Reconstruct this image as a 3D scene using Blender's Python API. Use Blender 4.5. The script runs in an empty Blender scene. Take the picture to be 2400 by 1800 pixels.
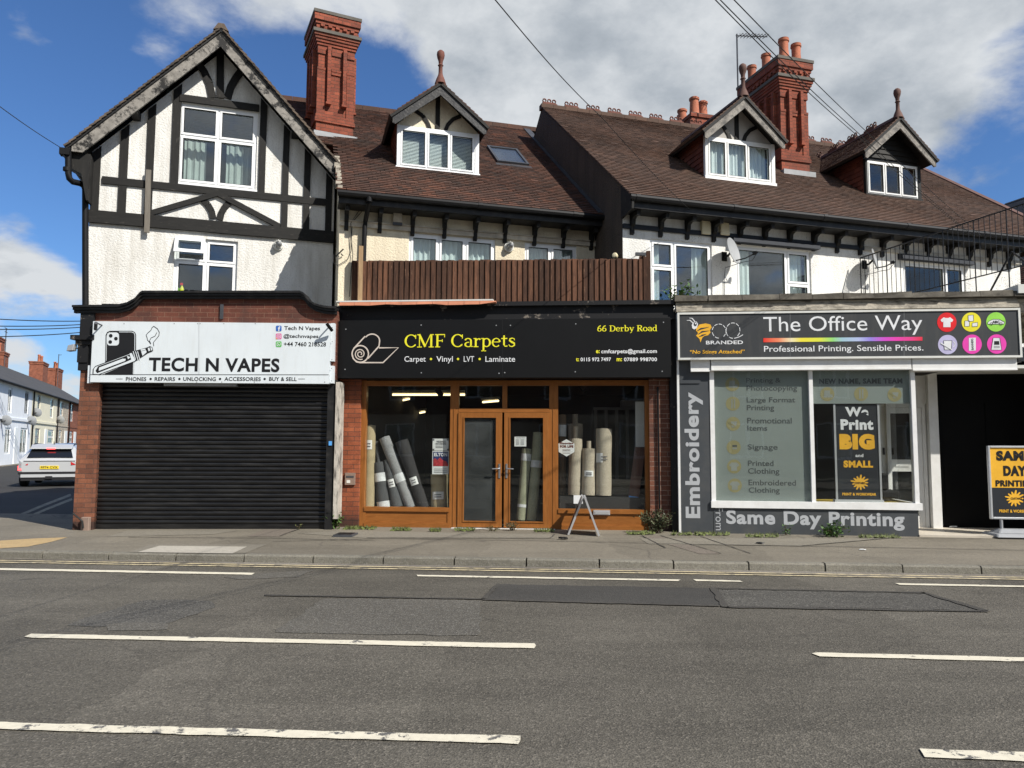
import bpy, math, random
from mathutils import Vector, Matrix
from mathutils.geometry import tessellate_polygon
R = math.radians
random.seed(7)
SC = bpy.context.scene
COL = SC.collection

# ------------------------------------------------------------------ camera
F_PX, TILT, ROLL, EYE = 1750.0, 4.6, 0.25, 1.54
CAM = Matrix.Translation((0, 0, EYE)) @ Matrix.Rotation(R(90 + TILT), 4, 'X') @ Matrix.Rotation(R(ROLL), 4, 'Z')
cd = bpy.data.cameras.new('camera'); cd.sensor_width = 36.0; cd.lens = F_PX / 2400 * 36
cd.clip_start = 0.05; cd.clip_end = 5000
cam = bpy.data.objects.new('camera', cd); COL.objects.link(cam); cam.matrix_world = CAM
SC.camera = cam
# ------------------------------------------------------------------ light
SUN_AZ, SUN_EL = 52.0, 42.5          # degrees to the right of the direction behind the camera
SUN_STRENGTH, SKY_STRENGTH, EXPOSURE = 4.8, 0.095, 0.42
sd = Vector((math.sin(R(SUN_AZ)) * math.cos(R(SUN_EL)), -math.cos(R(SUN_AZ)) * math.cos(R(SUN_EL)), math.sin(R(SUN_EL))))
sl = bpy.data.lights.new('sun', 'SUN'); sl.energy = SUN_STRENGTH; sl.angle = R(0.5); sl.color = (1.0, 0.952, 0.875)
so = bpy.data.objects.new('sun', sl); COL.objects.link(so)
so.rotation_euler = sd.to_track_quat('Z', 'Y').to_euler()
SC.view_settings.view_transform = 'Standard'; SC.view_settings.look = 'None'
SC.view_settings.exposure = EXPOSURE; SC.view_settings.gamma = 1

# ------------------------------------------------------------------ node helper
class NT:
    def __init__(s, tree): s.t = tree; s.n = tree.nodes; s.l = tree.links
    def new(s, typ, **kw):
        nd = s.n.new(typ)
        for k, v in kw.items():
            if k == 'ins':
                for a, b in v.items():
                    if hasattr(b, 'is_output'): s.l.new(b, nd.inputs[a])
                    else: nd.inputs[a].default_value = b
            else: setattr(nd, k, v)
        return nd
    def math(s, op, a, b=0.0, c=None, clamp=False):
        nd = s.n.new('ShaderNodeMath'); nd.operation = op; nd.use_clamp = clamp
        for i, v in enumerate((a, b, c)):
            if v is None: continue
            if hasattr(v, 'is_output'): s.l.new(v, nd.inputs[i])
            else: nd.inputs[i].default_value = v
        return nd.outputs[0]
    def vmath(s, op, a, b=(0, 0, 0)):
        nd = s.n.new('ShaderNodeVectorMath'); nd.operation = op
        for i, v in enumerate((a, b)):
            if hasattr(v, 'is_output'): s.l.new(v, nd.inputs[i])
            else: nd.inputs[i].default_value = v
        return nd
    def noise(s, vec, scale, detail=4, rough=.55, dist=0):
        nd = s.new('ShaderNodeTexNoise', ins={'Scale': scale, 'Detail': detail, 'Roughness': rough, 'Distortion': dist})
        if vec is not None: s.l.new(vec, nd.inputs['Vector'])
        return nd.outputs['Fac']
    def ramp(s, fac, stops):
        nd = s.n.new('ShaderNodeValToRGB'); s.l.new(fac, nd.inputs[0])
        e = nd.color_ramp.elements
        while len(e) < len(stops): e.new(.5)
        for i, (p, c) in enumerate(stops):
            e[i].position = p
            e[i].color = (c, c, c, 1) if isinstance(c, (int, float)) else (*c, 1)
        return nd.outputs[0]
    def mix(s, fac, a, b, mode='MIX'):
        nd = s.n.new('ShaderNodeMix'); nd.data_type = 'RGBA'; nd.blend_type = mode
        for i, v in ((0, fac), (6, a), (7, b)):
            if hasattr(v, 'is_output'): s.l.new(v, nd.inputs[i])
            else: nd.inputs[i].default_value = v if isinstance(v, (int, float)) else (*v, 1)
        return nd.outputs[2]
    def maprange(s, v, a, b, c, d, smooth=False):
        nd = s.n.new('ShaderNodeMapRange')
        if smooth: nd.interpolation_type = 'SMOOTHSTEP'
        s.l.new(v, nd.inputs[0])
        for i, x in enumerate((a, b, c, d)): nd.inputs[i + 1].default_value = x
        return nd.outputs[0]

# ------------------------------------------------------------------ world: daylight sky with broken cloud
def pixdir(px, py):
    return (CAM.to_3x3() @ Vector(((px - 1200) / F_PX, -(py - 900) / F_PX, -1))).normalized()
w = bpy.data.worlds.new("World"); SC.world = w; w.use_nodes = True
nt = NT(w.node_tree); nt.n.clear()
sky = nt.new('ShaderNodeTexSky', sky_type='NISHITA', sun_disc=False, sun_elevation=R(SUN_EL))
sky.sun_rotation = R(180 - SUN_AZ)
sky.air_density = 1.0; sky.dust_density = 0.3; sky.ozone_density = 2.5
d = nt.new('ShaderNodeTexCoord').outputs['Generated']
sep = nt.new('ShaderNodeSeparateXYZ'); nt.l.new(d, sep.inputs[0])
den = nt.math('ADD', nt.math('MAXIMUM', sep.outputs[2], 0.0), .35)
pv = nt.vmath('DIVIDE', d, nt.new('ShaderNodeCombineXYZ', ins={0: den, 1: den, 2: den}).outputs[0]).outputs[0]
n1 = nt.noise(pv, 2.9, 9, .58, .25)
n2 = nt.noise(pv, 1.1, 4, .5)
cov = nt.math('ADD', nt.math('MULTIPLY', nt.math('SUBTRACT', n1, .5), 2.1), nt.math('ADD', .28, nt.math('MULTIPLY', nt.math('MAXIMUM', nt.math('MULTIPLY', sep.outputs[1], -1.0), 0.0), .55)))
BLOBS = [((1500, 120), .40, .55), ((2100, 250), .40, .55), ((700, 60), .16, .38), ((1250, 300), .25, .35), ((370, 140), .11, .60), ((250, 190), .07, .30), ((20, 40), .05, .35),
         ((80, 450), .075, .42), ((100, 640), .07, .50), ((60, 830), .08, .35), ((200, 1000), .12, .2), ((90, 110), .05, .25),
         ((1900, 500), .25, .35), ((150, 30), .20, -.30), ((60, 300), .12, -.40), ((170, 545), .05, -.4), ((130, 755), .06, -.45), ((400, 300), .12, -.25), ((885, 190), .11, -.62), ((900, 290), .07, -.4), ((680, 230), .06, -.35), ((2330, 470), .17, -.80),
         ((620, 180), .09, -.1), ((580, 270), .10, -.3), ((1150, 330), .05, -.25), ((2400, 10), .06, -.30), ((560, 330), .12, -.3)]
for (px, py), rad, amp in BLOBS:
    dd = nt.vmath('DISTANCE', d, tuple(pixdir(px, py))).outputs['Value']
    cov = nt.math('ADD', cov, nt.math('MULTIPLY', nt.maprange(dd, 0, rad * 1.5, 1, 0, True), amp))
# the rest of the sky, behind and beside the street, keeps a broken cover
cmask = nt.maprange(cov, .34, .74, 0, 1, True)
n3 = nt.noise(nt.vmath('ADD', pv, (.13, -.2, .1)).outputs[0], 4.0, 8, .58)
n4 = nt.noise(pv, 8.0, 6, .6)
shade = nt.math('ADD', nt.math('MULTIPLY', n2, .8), nt.math('ADD', nt.math('MULTIPLY', n3, .9), nt.math('MULTIPLY', n4, .45)))
lf = nt.maprange(nt.vmath('DISTANCE', d, tuple(pixdir(150, 600))).outputs['Value'], .22, .50, .20, 0, True)
shade = nt.math('ADD', shade, lf)
ccol = nt.ramp(nt.math('MULTIPLY', nt.math('ADD', nt.math('MULTIPLY', nt.math('SUBTRACT', shade, 1.0), 1.25), .92), .5), [(.37, (2.3, 2.65, 3.05)), (.49, (3.5, 3.85, 4.25)), (.62, (5.5, 5.75, 6.0))])
skyc = nt.mix(1.0, sky.outputs[0], (.50, .72, 1.0), 'MULTIPLY')
bgc = nt.mix(cmask, skyc, ccol)
bg = nt.new('ShaderNodeBackground', ins={'Strength': SKY_STRENGTH}); nt.l.new(bgc, bg.inputs[0])
out = nt.new('ShaderNodeOutputWorld'); nt.l.new(bg.outputs[0], out.inputs[0])

# ------------------------------------------------------------------ materials
MATS = {}
def newmat(name):
    m = bpy.data.materials.new(name); m.use_nodes = True; t = NT(m.node_tree)
    b = t.n['Principled BSDF']; MATS[name] = m
    return m, t, b
def ocoord(t): return t.new('ShaderNodeTexCoord').outputs['Object']
def mat(name, col, rough=.7, var=.12, scale=5.0, bump=0.0, bscale=40.0, metal=0.0, spec=.4, rnd=0.0, stretch=(1, 1, 1),
        fine=0.0, fscale=60, coat=0, dirt=None, dirtamt=.5, dirtscale=2.0, dstretch=(1, 1, 1)):
    m, t, b = newmat(name)
    co = ocoord(t)
    cs = t.vmath('MULTIPLY', co, stretch).outputs[0]
    c = t.mix(1.0, col, t.ramp(t.noise(cs, scale, 5), [(.25, 1 - var), (.75, 1 + var)]), 'MULTIPLY')
    if fine:
        c = t.mix(1.0, c, t.ramp(t.noise(cs, fscale, 2), [(.3, 1 - fine), (.7, 1 + fine)]), 'MULTIPLY')
    if rnd:
        ri = t.new('ShaderNodeNewGeometry').outputs['Random Per Island']
        c = t.mix(1.0, c, t.ramp(ri, [(0, 1 - rnd), (1, 1 + rnd)]), 'MULTIPLY')
    if dirt:
        ds = t.vmath('MULTIPLY', co, dstretch).outputs[0]
        c = t.mix(t.math('MULTIPLY', t.ramp(t.noise(ds, dirtscale, 6, .65), [(.48, 0), (.68, 1)]), dirtamt), c, dirt)
    t.l.new(c, b.inputs['Base Color'])
    b.inputs['Roughness'].default_value = rough; b.inputs['Metallic'].default_value = metal
    b.inputs['Specular IOR Level'].default_value = spec; b.inputs['Coat Weight'].default_value = coat
    if bump:
        bp = t.new('ShaderNodeBump', ins={'Strength': bump, 'Distance': .02, 'Height': t.noise(cs, bscale, 4, .6)})
        t.l.new(bp.outputs[0], b.inputs['Normal'])
    return m
def render_mat(name, col, dirt, dirtamt=.55, speck=None):
    """roughcast: thrown render with pebbly relief and weather streaks"""
    m, t, b = newmat(name); co = ocoord(t)
    c = t.mix(1.0, col, t.ramp(t.noise(co, 1.3, 5), [(.3, .90), (.7, 1.05)]), 'MULTIPLY')
    st = t.vmath('MULTIPLY', co, (2.4, 2.4, .35)).outputs[0]
    c = t.mix(t.math('MULTIPLY', t.ramp(t.noise(st, 1.6, 7, .65), [(.46, 0), (.72, 1)]), dirtamt), c, dirt)
    h1 = t.noise(co, 31, 3, .6); h2 = t.noise(co, 75, 3, .6)
    h = t.math('ADD', t.math('MULTIPLY', h1, 1.0), t.math('MULTIPLY', h2, .5))
    c = t.mix(t.math('MULTIPLY', t.ramp(h1, [(.36, 1), (.46, 0)]), .22), c, dirt)
    if speck:
        sp = t.math('MULTIPLY', t.ramp(t.noise(co, 38, 3, .7), [(.55, 0), (.62, 1)]), t.ramp(t.noise(co, 1.1, 2), [(.56, 0), (.68, 1)]))
        c = t.mix(t.math('MULTIPLY', sp, .85), c, speck)
    t.l.new(c, b.inputs['Base Color']); b.inputs['Roughness'].default_value = .9; b.inputs['Specular IOR Level'].default_value = .2
    bp = t.new('ShaderNodeBump', ins={'Strength': .6, 'Distance': .025, 'Height': h}); t.l.new(bp.outputs[0], b.inputs['Normal'])
    return m
def brick_mat(name, c1, c2, mortar, bw=.235, bh=.079, ms=.005, dark=None, low=None):
    m, t, b = newmat(name); co = ocoord(t)
    s = t.new('ShaderNodeSeparateXYZ'); t.l.new(co, s.inputs[0])
    v = t.new('ShaderNodeCombineXYZ', ins={0: t.math('ADD', s.outputs[0], s.outputs[1]), 1: s.outputs[2]}).outputs[0]
    bt = t.new('ShaderNodeTexBrick', offset=.5, ins={'Color1': (*c1, 1), 'Color2': (*c2, 1), 'Mortar': (*mortar, 1), 'Scale': 1.0,
               'Mortar Size': ms, 'Mortar Smooth': .2, 'Bias': 0.0, 'Brick Width': bw, 'Row Height': bh})
    t.l.new(v, bt.inputs['Vector'])
    c = t.mix(1.0, bt.outputs[0], t.ramp(t.noise(co, 3.5, 5), [(.3, .75), (.7, 1.2)]), 'MULTIPLY')
    c = t.mix(1.0, c, t.ramp(t.noise(co, 45, 3), [(.3, .82), (.7, 1.15)]), 'MULTIPLY')
    if dark: c = t.mix(t.math('MULTIPLY', t.ramp(t.noise(co, 1.6, 6, .65), [(.50, 0), (.66, 1)]), .7), c, dark)
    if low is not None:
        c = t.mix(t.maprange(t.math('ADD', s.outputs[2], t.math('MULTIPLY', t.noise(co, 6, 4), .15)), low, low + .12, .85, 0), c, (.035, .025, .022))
    t.l.new(c, b.inputs['Base Color']); b.inputs['Roughness'].default_value = .85; b.inputs['Specular IOR Level'].default_value = .25
    h = t.math('ADD', t.math('MULTIPLY', bt.outputs['Fac'], -1.0), t.math('MULTIPLY', t.noise(co, 50, 3), .35))
    bp = t.new('ShaderNodeBump', ins={'Strength': .7, 'Distance': .008, 'Height': h}); t.l.new(bp.outputs[0], b.inputs['Normal'])
    return m
def peel_mat(name, dark, pale, lo, hi, stretch=(1, 1, 1), scale=7):
    """old paint flaking off timber"""
    m, t, b = newmat(name); co = ocoord(t)
    cs = t.vmath('MULTIPLY', co, stretch).outputs[0]
    f = t.ramp(t.noise(cs, scale, 8, .7), [(lo, 0), (hi, 1)])
    pc = t.mix(1.0, pale, t.ramp(t.noise(cs, scale * 3, 4), [(.3, .65), (.7, 1.2)]), 'MULTIPLY')
    c = t.mix(f, dark, pc)
    t.l.new(c, b.inputs['Base Color']); b.inputs['Roughness'].default_value = .6; b.inputs['Specular IOR Level'].default_value = .3
    bp = t.new('ShaderNodeBump', ins={'Strength': .5, 'Distance': .006, 'Height': f}); t.l.new(bp.outputs[0], b.inputs['Normal'])
    return m
def tile_mat(name, cols, lichen, lamt=.5, band=.0):
    m, t, b = newmat(name); co = ocoord(t)
    ri = t.new('ShaderNodeNewGeometry').outputs['Random Per Island']
    big = t.noise(co, .9, 5, .6)
    f = t.math('ADD', t.math('MULTIPLY', ri, .65), t.math('MULTIPLY', t.math('SUBTRACT', big, .5), 1.3))
    c = t.ramp(t.math('ADD', f, .17), [(i / (len(cols) - 1), x) for i, x in enumerate(cols)])
    c = t.mix(1.0, c, t.ramp(t.noise(co, 14, 5, .65), [(.3, .84), (.7, 1.14)]), 'MULTIPLY')
    c = t.mix(t.math('MULTIPLY', t.ramp(t.noise(co, 1.7, 7, .7), [(.54, 0), (.68, 1)]), lamt), c, lichen)
    t.l.new(c, b.inputs['Base Color']); b.inputs['Roughness'].default_value = .82; b.inputs['Specular IOR Level'].default_value = .3
    bp = t.new('ShaderNodeBump', ins={'Strength': .35, 'Distance': .01, 'Height': t.noise(co, 40, 4)}); t.l.new(bp.outputs[0], b.inputs['Normal'])
    return m
def wood_mat(name, c1, c2, stretch, scale=4, rough=.5, rnd=0.0, bump=.15, worn=None):
    m, t, b = newmat(name); co = ocoord(t)
    cs = t.vmath('MULTIPLY', co, stretch).outputs[0]
    if rnd:
        ri = t.new('ShaderNodeNewGeometry').outputs['Random Per Island']
        cs = t.vmath('ADD', cs, t.new('ShaderNodeCombineXYZ', ins={0: t.math('MULTIPLY', ri, 37.0), 1: t.math('MULTIPLY', ri, 11.0)}).outputs[0]).outputs[0]
    f = t.noise(cs, scale, 7, .65, .6)
    c = t.ramp(f, [(.3, c1), (.7, c2)])
    if rnd: c = t.mix(1.0, c, t.ramp(ri, [(0, 1 - rnd), (1, 1 + rnd)]), 'MULTIPLY')
    if worn: c = t.mix(t.ramp(t.noise(cs, scale * 1.7, 7, .7), [(.60, 0), (.72, 1)]), c, worn)
    t.l.new(c, b.inputs['Base Color']); b.inputs['Roughness'].default_value = rough; b.inputs['Specular IOR Level'].default_value = .35
    bp = t.new('ShaderNodeBump', ins={'Strength': bump, 'Distance': .005, 'Height': f}); t.l.new(bp.outputs[0], b.inputs['Normal'])
    return m
def glass_mat(name, ior=1.7, tint=(.9, .93, .92), rough=0.0, dirt=0.0):
    m = bpy.data.materials.new(name); m.use_nodes = True; t = NT(m.node_tree); t.n.clear(); MATS[name] = m
    bf = t.new('ShaderNodeNewGeometry').outputs['Backfacing']
    fr = t.new('ShaderNodeFresnel', ins={'IOR': t.math('ADD', ior, t.math('MULTIPLY', bf, 1 / ior - ior))})
    tr = t.new('ShaderNodeBsdfTransparent', ins={'Color': (*tint, 1)})
    gl = t.new('ShaderNodeBsdfGlossy', ins={'Color': (.95, .97, 1, 1), 'Roughness': rough})
    co = ocoord(t)
    bp = t.new('ShaderNodeBump', ins={'Strength': .05, 'Distance': .02, 'Height': t.noise(co, 1.7, 2)}); t.l.new(bp.outputs[0], gl.inputs['Normal'])
    mx = t.new('ShaderNodeMixShader'); t.l.new(fr.outputs[0], mx.inputs[0]); t.l.new(tr.outputs[0], mx.inputs[1]); t.l.new(gl.outputs[0], mx.inputs[2])
    last = mx.outputs[0]
    if dirt:
        df = t.new('ShaderNodeBsdfDiffuse', ins={'Color': (.45, .48, .47, 1)})
        m2 = t.new('ShaderNodeMixShader')
        t.l.new(t.math('MULTIPLY', t.ramp(t.noise(t.vmath('MULTIPLY', co, (1, 1, 1.4)).outputs[0], 1.8, 5, .6), [(.35, .45), (.75, 1)]), dirt), m2.inputs[0])
        t.l.new(last, m2.inputs[1]); t.l.new(df.outputs[0], m2.inputs[2]); last = m2.outputs[0]
    o = t.new('ShaderNodeOutputMaterial'); t.l.new(last, o.inputs[0])
    return m
def emit_mat(name, col, s):
    m, t, b = newmat(name); b.inputs['Base Color'].default_value = (*col, 1)
    b.inputs['Emission Color'].default_value = (*col, 1); b.inputs['Emission Strength'].default_value = s
    return m

render_mat('white_render', (.775, .765, .725), (.40, .37, .31), .62)
render_mat('white_render_speckled', (.80, .795, .76), (.42, .40, .36), .42, (.05, .05, .045))
render_mat('cream_render', (.78, .70, .53), (.46, .38, .28), .45)
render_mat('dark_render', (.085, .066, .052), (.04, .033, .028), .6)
mat('grey_plaster', (.42, .40, .37), .9, .2, 2, .3, 20)
wood_mat('black_timber', (.006, .0055, .005), (.015, .014, .012), (6, 6, 1.2), 3, .7, 0, .5, (.07, .064, .055))
wood_mat('black_timber_level', (.006, .0055, .005), (.015, .014, .012), (1.2, 6, 7), 3, .7, 0, .5, (.08, .072, .06))
peel_mat('peeling_barge', (.016, .015, .014), (.25, .232, .205), .42, .50, (1, 1, 1), 4.5)
peel_mat('grey_barge', (.07, .064, .057), (.24, .218, .188), .36, .55, (1, 1, 1), 9)
mat('black_barge', (.020, .020, .021), .4, .3, 6, .2, 20, dirt=(.10, .095, .085), dirtamt=.5, dirtscale=9)
mat('black_paint', (.009, .009, .0095), .5, .3, 5, .15, 25, dirt=(.06, .055, .05), dirtamt=.4, dirtscale=6)
peel_mat('black_flaking', (.012, .012, .013), (.20, .17, .14), .60, .66, (1, 1, 1), 5)
mat('black_plastic', (.008, .008, .0085), .55, .2, 5, spec=.2)
mat('dark_blue_board', (.012, .016, .024), .7, .25, 5)
mat('grey_board', (.34, .32, .28), .75, .2, 4, .15, 30, dirt=(.7, .62, .48), dirtamt=.6, dirtscale=5)
mat('pale_board', (.45, .40, .32), .8, .25, 5, .2, 20, dirt=(.75, .68, .55), dirtamt=.7, dirtscale=4)
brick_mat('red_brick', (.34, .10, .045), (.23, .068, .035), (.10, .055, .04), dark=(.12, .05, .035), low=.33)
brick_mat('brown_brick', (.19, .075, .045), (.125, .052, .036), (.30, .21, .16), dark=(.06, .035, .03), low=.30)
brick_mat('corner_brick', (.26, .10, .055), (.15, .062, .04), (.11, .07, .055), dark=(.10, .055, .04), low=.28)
brick_mat('parapet_brick', (.15, .052, .034), (.105, .038, .027), (.20, .11, .075), dark=(.06, .035, .03))
brick_mat('chimney_brick', (.285, .078, .044), (.185, .052, .032), (.12, .065, .045), .19, .075, dark=(.13, .055, .04))
brick_mat('far_brick', (.30, .10, .055), (.22, .075, .045), (.2, .13, .1))
brick_mat('far_stone', (.46, .40, .31), (.37, .32, .25), (.55, .5, .42), .4, .2, .015)
mat('cement', (.115, .105, .09), .9, .25, 4, .3, 25)
mat('lead', (.30, .31, .32), .55, .2, 4, .1, 15)
mat('dark_lead', (.055, .058, .065), .5, .25, 4, .1, 15)
tile_mat('tile_b', [(.038, .025, .020), (.066, .037, .027), (.090, .045, .031), (.150, .064, .039)], (.045, .040, .034), .45)
tile_mat('tile_c', [(.066, .043, .033), (.088, .055, .040), (.104, .062, .044), (.124, .072, .050)], (.065, .052, .043), .30)
tile_mat('tile_a', [(.035, .030, .026), (.075, .058, .045), (.115, .085, .062), (.16, .12, .09)], (.14, .13, .10), .5)
tile_mat('tile_cheek', [(.10, .030, .020), (.16, .048, .028), (.20, .060, .035)], (.06, .03, .025), .4)
tile_mat('slate', [(.045, .045, .048), (.06, .06, .062), (.08, .078, .078)], (.1, .09, .08), .3)
mat('terracotta', (.15, .055, .038), .8, .25, 6, .2, 30, dirt=(.07, .04, .03), dirtamt=.5, dirtscale=5)
mat('pot_clay', (.42, .14, .075), .8, .2, 6, .2, 30, dirt=(.12, .05, .035), dirtamt=.5, dirtscale=5)
mat('dark_clay', (.11, .058, .045), .8, .3, 6, .2, 30)
mat('upvc', (.82, .83, .83), .3, .03, 3, 0, 1, spec=.5)
mat('white_frame', (.78, .78, .76), .35, .06, 4, dirt=(.5, .47, .42), dirtamt=.25, dirtscale=5)
mat('seal', (.02, .02, .02), .5)
glass_mat('glass', 1.5)
glass_mat('glass_sky', 1.9, (.90, .94, .93))
glass_mat('glass_shop', 1.38, (.96, .97, .96), .0, .012)
glass_mat('glass_dusty', 1.35, (.62, .66, .66), .0, .10)
mat('room_dark', (.055, .06, .06), .9, .3, 3)
mat('room_teal', (.10, .125, .12), .9, .15, 2)
mat('curtain_grey', (.46, .50, .48), .9, .12, 4, .2, 20)
mat('curtain_white', (.72, .76, .76), .9, .06, 4)
mat('blind', (.74, .78, .78), .6, .05, 4)
wood_mat('oak_foil', (.215, .078, .018), (.33, .126, .031), (1.5, 1.5, 9), 3, .35, 0, .05)
wood_mat('oak_foil_up', (.215, .078, .018), (.33, .126, .031), (9, 9, 1.0), 3, .35, 0, .05)
wood_mat('fence_wood', (.032, .014, .008), (.115, .050, .026), (8, 8, .9), 3.4, .85, .5, .6, (.20, .11, .065))
wood_mat('post_wood', (.24, .15, .075), (.36, .24, .13), (7, 7, 1), 3, .8)
wood_mat('plank_grey', (.12, .105, .085), (.20, .18, .15), (7, 7, 1), 3, .85)
mat('sign_black', (.0055, .0057, .0062), .5, .12, 3, 0, 1, spec=.25)
mat('sign_white', (.665, .715, .74), .35, .04, 2, dirt=(.48, .48, .45), dirtamt=.16, dirtscale=2.5, dstretch=(5, 1, .7))
mat('sign_grey', (.045, .048, .051), .42, .10, 3, dirt=(.085, .082, .076), dirtamt=.35, dirtscale=2.2, dstretch=(5, 1, .7))
mat('panel_grey', (.060, .066, .072), .42, .08, 2.5, dirt=(.12, .115, .105), dirtamt=.3, dirtscale=3)
mat('ink_black', (.012, .012, .013), .4)
mat('ink_white', (.74, .75, .76), .4)
mat('ink_grey', (.42, .435, .45), .4, .05)
mat('ink_yellow', (.84, .78, .035), .4)
mat('ink_gold', (.80, .43, .035), .4)
mat('ink_cream', (.62, .54, .47), .4)
mat('shutter_black', (.0085, .0085, .009), .34, .3, 4, .05, 30, dirt=(.05, .048, .045), dirtamt=.32, dirtscale=7, dstretch=(.35, 1, 2.5), spec=.5)
mat('white_flaking', (.46, .42, .36), .85, .25, 5, .3, 20, dirt=(.07, .062, .055), dirtamt=.95, dirtscale=3.5, dstretch=(6, 1, 1))
mat('stone_pink', (.24, .17, .135), .85, .2, 4)
mat('steel', (.45, .46, .47), .35, .1, 5, metal=.85)
mat('alu', (.62, .63, .64), .38, .06, 5, metal=.6)
mat('grey_plastic', (.30, .31, .32), .5, .1, 5)
mat('dish_grey', (.33, .34, .345), .5, .1, 4)
mat('cream_plastic', (.68, .60, .40), .5, .08, 5)
mat('off_white', (.66, .66, .62), .6, .08, 5)
mat('dark_cable', (.012, .012, .012), .6)
mat('orange_flash', (.48, .19, .105), .7, .2, 5)
mat('ash_weathered', (.42, .38, .31), .85, .35, 7, .6, 14, dirt=(.07, .06, .05), dirtamt=.9, dirtscale=5, dstretch=(1, 1, 4))
mat('coping_stone', (.085, .075, .06), .9, .35, 4, .7, 10, dirt=(.22, .20, .16), dirtamt=.6, dirtscale=3)
def sheet_mat(name, base, light, dark, sp=.35, big=.14, cells=0, crack=0, gum=0):
    m, t, b = newmat(name); co = t.new('ShaderNodeNewGeometry').outputs['Position']
    c = t.mix(1.0, base, t.ramp(t.noise(co, .45, 6, .6), [(.3, 1 - big), (.7, 1 + big)]), 'MULTIPLY')
    c = t.mix(1.0, c, t.ramp(t.noise(t.vmath('MULTIPLY', co, (.35, 1.6, 1)).outputs[0], 1.3, 5, .6), [(.3, 1 - big * .8), (.7, 1 + big * .8)]), 'MULTIPLY')
    v = t.new('ShaderNodeTexVoronoi', ins={'Scale': 95.0}); t.l.new(co, v.inputs['Vector'])
    stone = t.new('ShaderNodeSeparateColor'); t.l.new(v.outputs['Color'], stone.inputs[0])
    c = t.mix(t.math('MULTIPLY', t.ramp(stone.outputs[0], [(.70, 0), (.95, 1)]), sp), c, light)
    c = t.mix(t.math('MULTIPLY', t.ramp(stone.outputs[1], [(.62, 0), (.95, 1)]), sp * 1.2), c, dark)
    c = t.mix(1.0, c, t.ramp(t.noise(co, 22, 4, .7), [(.3, .86), (.7, 1.14)]), 'MULTIPLY')
    if cells:   # old reinstatements, each a slightly different tarmac
        wob = t.math('MULTIPLY', t.noise(co, .8, 3), .5)
        cs_ = t.vmath('FLOOR', t.vmath('ADD', t.vmath('MULTIPLY', co, (.52, .41, 0)).outputs[0], t.new('ShaderNodeCombineXYZ', ins={0: wob, 1: wob}).outputs[0]).outputs[0]).outputs[0]
        wn = t.new('ShaderNodeTexWhiteNoise', noise_dimensions='3D'); t.l.new(cs_, wn.inputs['Vector'])
        c = t.mix(1.0, c, t.ramp(wn.outputs['Value'], [(0, 1 - cells), (1, 1 + cells)]), 'MULTIPLY')
    if crack:
        dv_ = t.vmath('ADD', co, t.vmath('MULTIPLY', t.new('ShaderNodeTexNoise', ins={'Scale': 1.6, 'Detail': 6.0, 'Vector': co}).outputs['Color'], (.6, .6, 0)).outputs[0])
        
        vc = t.new('ShaderNodeTexVoronoi', feature='DISTANCE_TO_EDGE', ins={'Scale': .42}); t.l.new(dv_.outputs[0], vc.inputs['Vector'])
        cm = t.math('MULTIPLY', t.ramp(vc.outputs['Distance'], [(.002, 1), (.007, 0)]), t.ramp(t.noise(co, .55, 3), [(.46, 0), (.58, 1)]))
        c = t.mix(t.math('MULTIPLY', cm, crack), c, dark)
    if gum:
        vg = t.new('ShaderNodeTexVoronoi', ins={'Scale': 2.6}); t.l.new(co, vg.inputs['Vector'])
        c = t.mix(t.math('MULTIPLY', t.ramp(vg.outputs['Distance'], [(.045, 1), (.06, 0)]), gum), c, dark)
    # old oil drips
    c = t.mix(t.math('MULTIPLY', t.ramp(t.noise(co, 2.3, 3, .5), [(.70, 0), (.76, 1)]), .45), c, dark)
    t.l.new(c, b.inputs['Base Color']); b.inputs['Roughness'].default_value = .85; b.inputs['Specular IOR Level'].default_value = .25
    bp = t.new('ShaderNodeBump', ins={'Strength': .5, 'Distance': .01, 'Height': t.math('ADD', v.outputs['Distance'], t.noise(co, 60, 3))})
    t.l.new(bp.outputs[0], b.inputs['Normal'])
    return m
sheet_mat('asphalt', (.101, .092, .074), (.25, .225, .185), (.030, .028, .024), .42, .24, cells=.12, crack=.28)
sheet_mat('asphalt_side', (.044, .042, .039), (.11, .11, .105), (.03, .03, .03))
sheet_mat('asphalt_patch', (.060, .057, .051), (.105, .10, .09), (.03, .029, .027), .35, .16, cells=.05, crack=.2)
sheet_mat('asphalt_pale', (.102, .094, .078), (.26, .25, .22), (.05, .048, .045), .45, .1)
sheet_mat('asphalt_coarse', (.082, .077, .067), (.22, .21, .18), (.025, .024, .022), .55, .22, crack=.2)
sheet_mat('seam_tar', (.068, .063, .054), (.06, .06, .06), (.03, .03, .03), .2, .1)
sheet_mat('paving', (.178, .158, .122), (.24, .22, .18), (.10, .09, .075), .3, .16, cells=.07, crack=.8, gum=.6)
sheet_mat('paving_pale', (.205, .185, .146), (.26, .25, .22), (.12, .11, .1), .3, .1)
sheet_mat('paving_red', (.17, .145, .118), (.25, .22, .18), (.11, .09, .07), .4, .1)
sheet_mat('slab', (.40, .37, .31), (.5, .46, .4), (.26, .24, .2), .2, .08)
sheet_mat('buff', (.42, .30, .15), (.5, .4, .22), (.25, .18, .1), .3, .1)
sheet_mat('kerb_stone', (.185, .172, .138), (.27, .26, .23), (.10, .095, .085), .4, .25)
sheet_mat('earth', (.10, .10, .07), (.16, .15, .1), (.05, .05, .04), .3, .2)
sheet_mat('grit', (.20, .18, .15), (.3, .27, .22), (.09, .08, .07), .6, .3)
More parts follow.
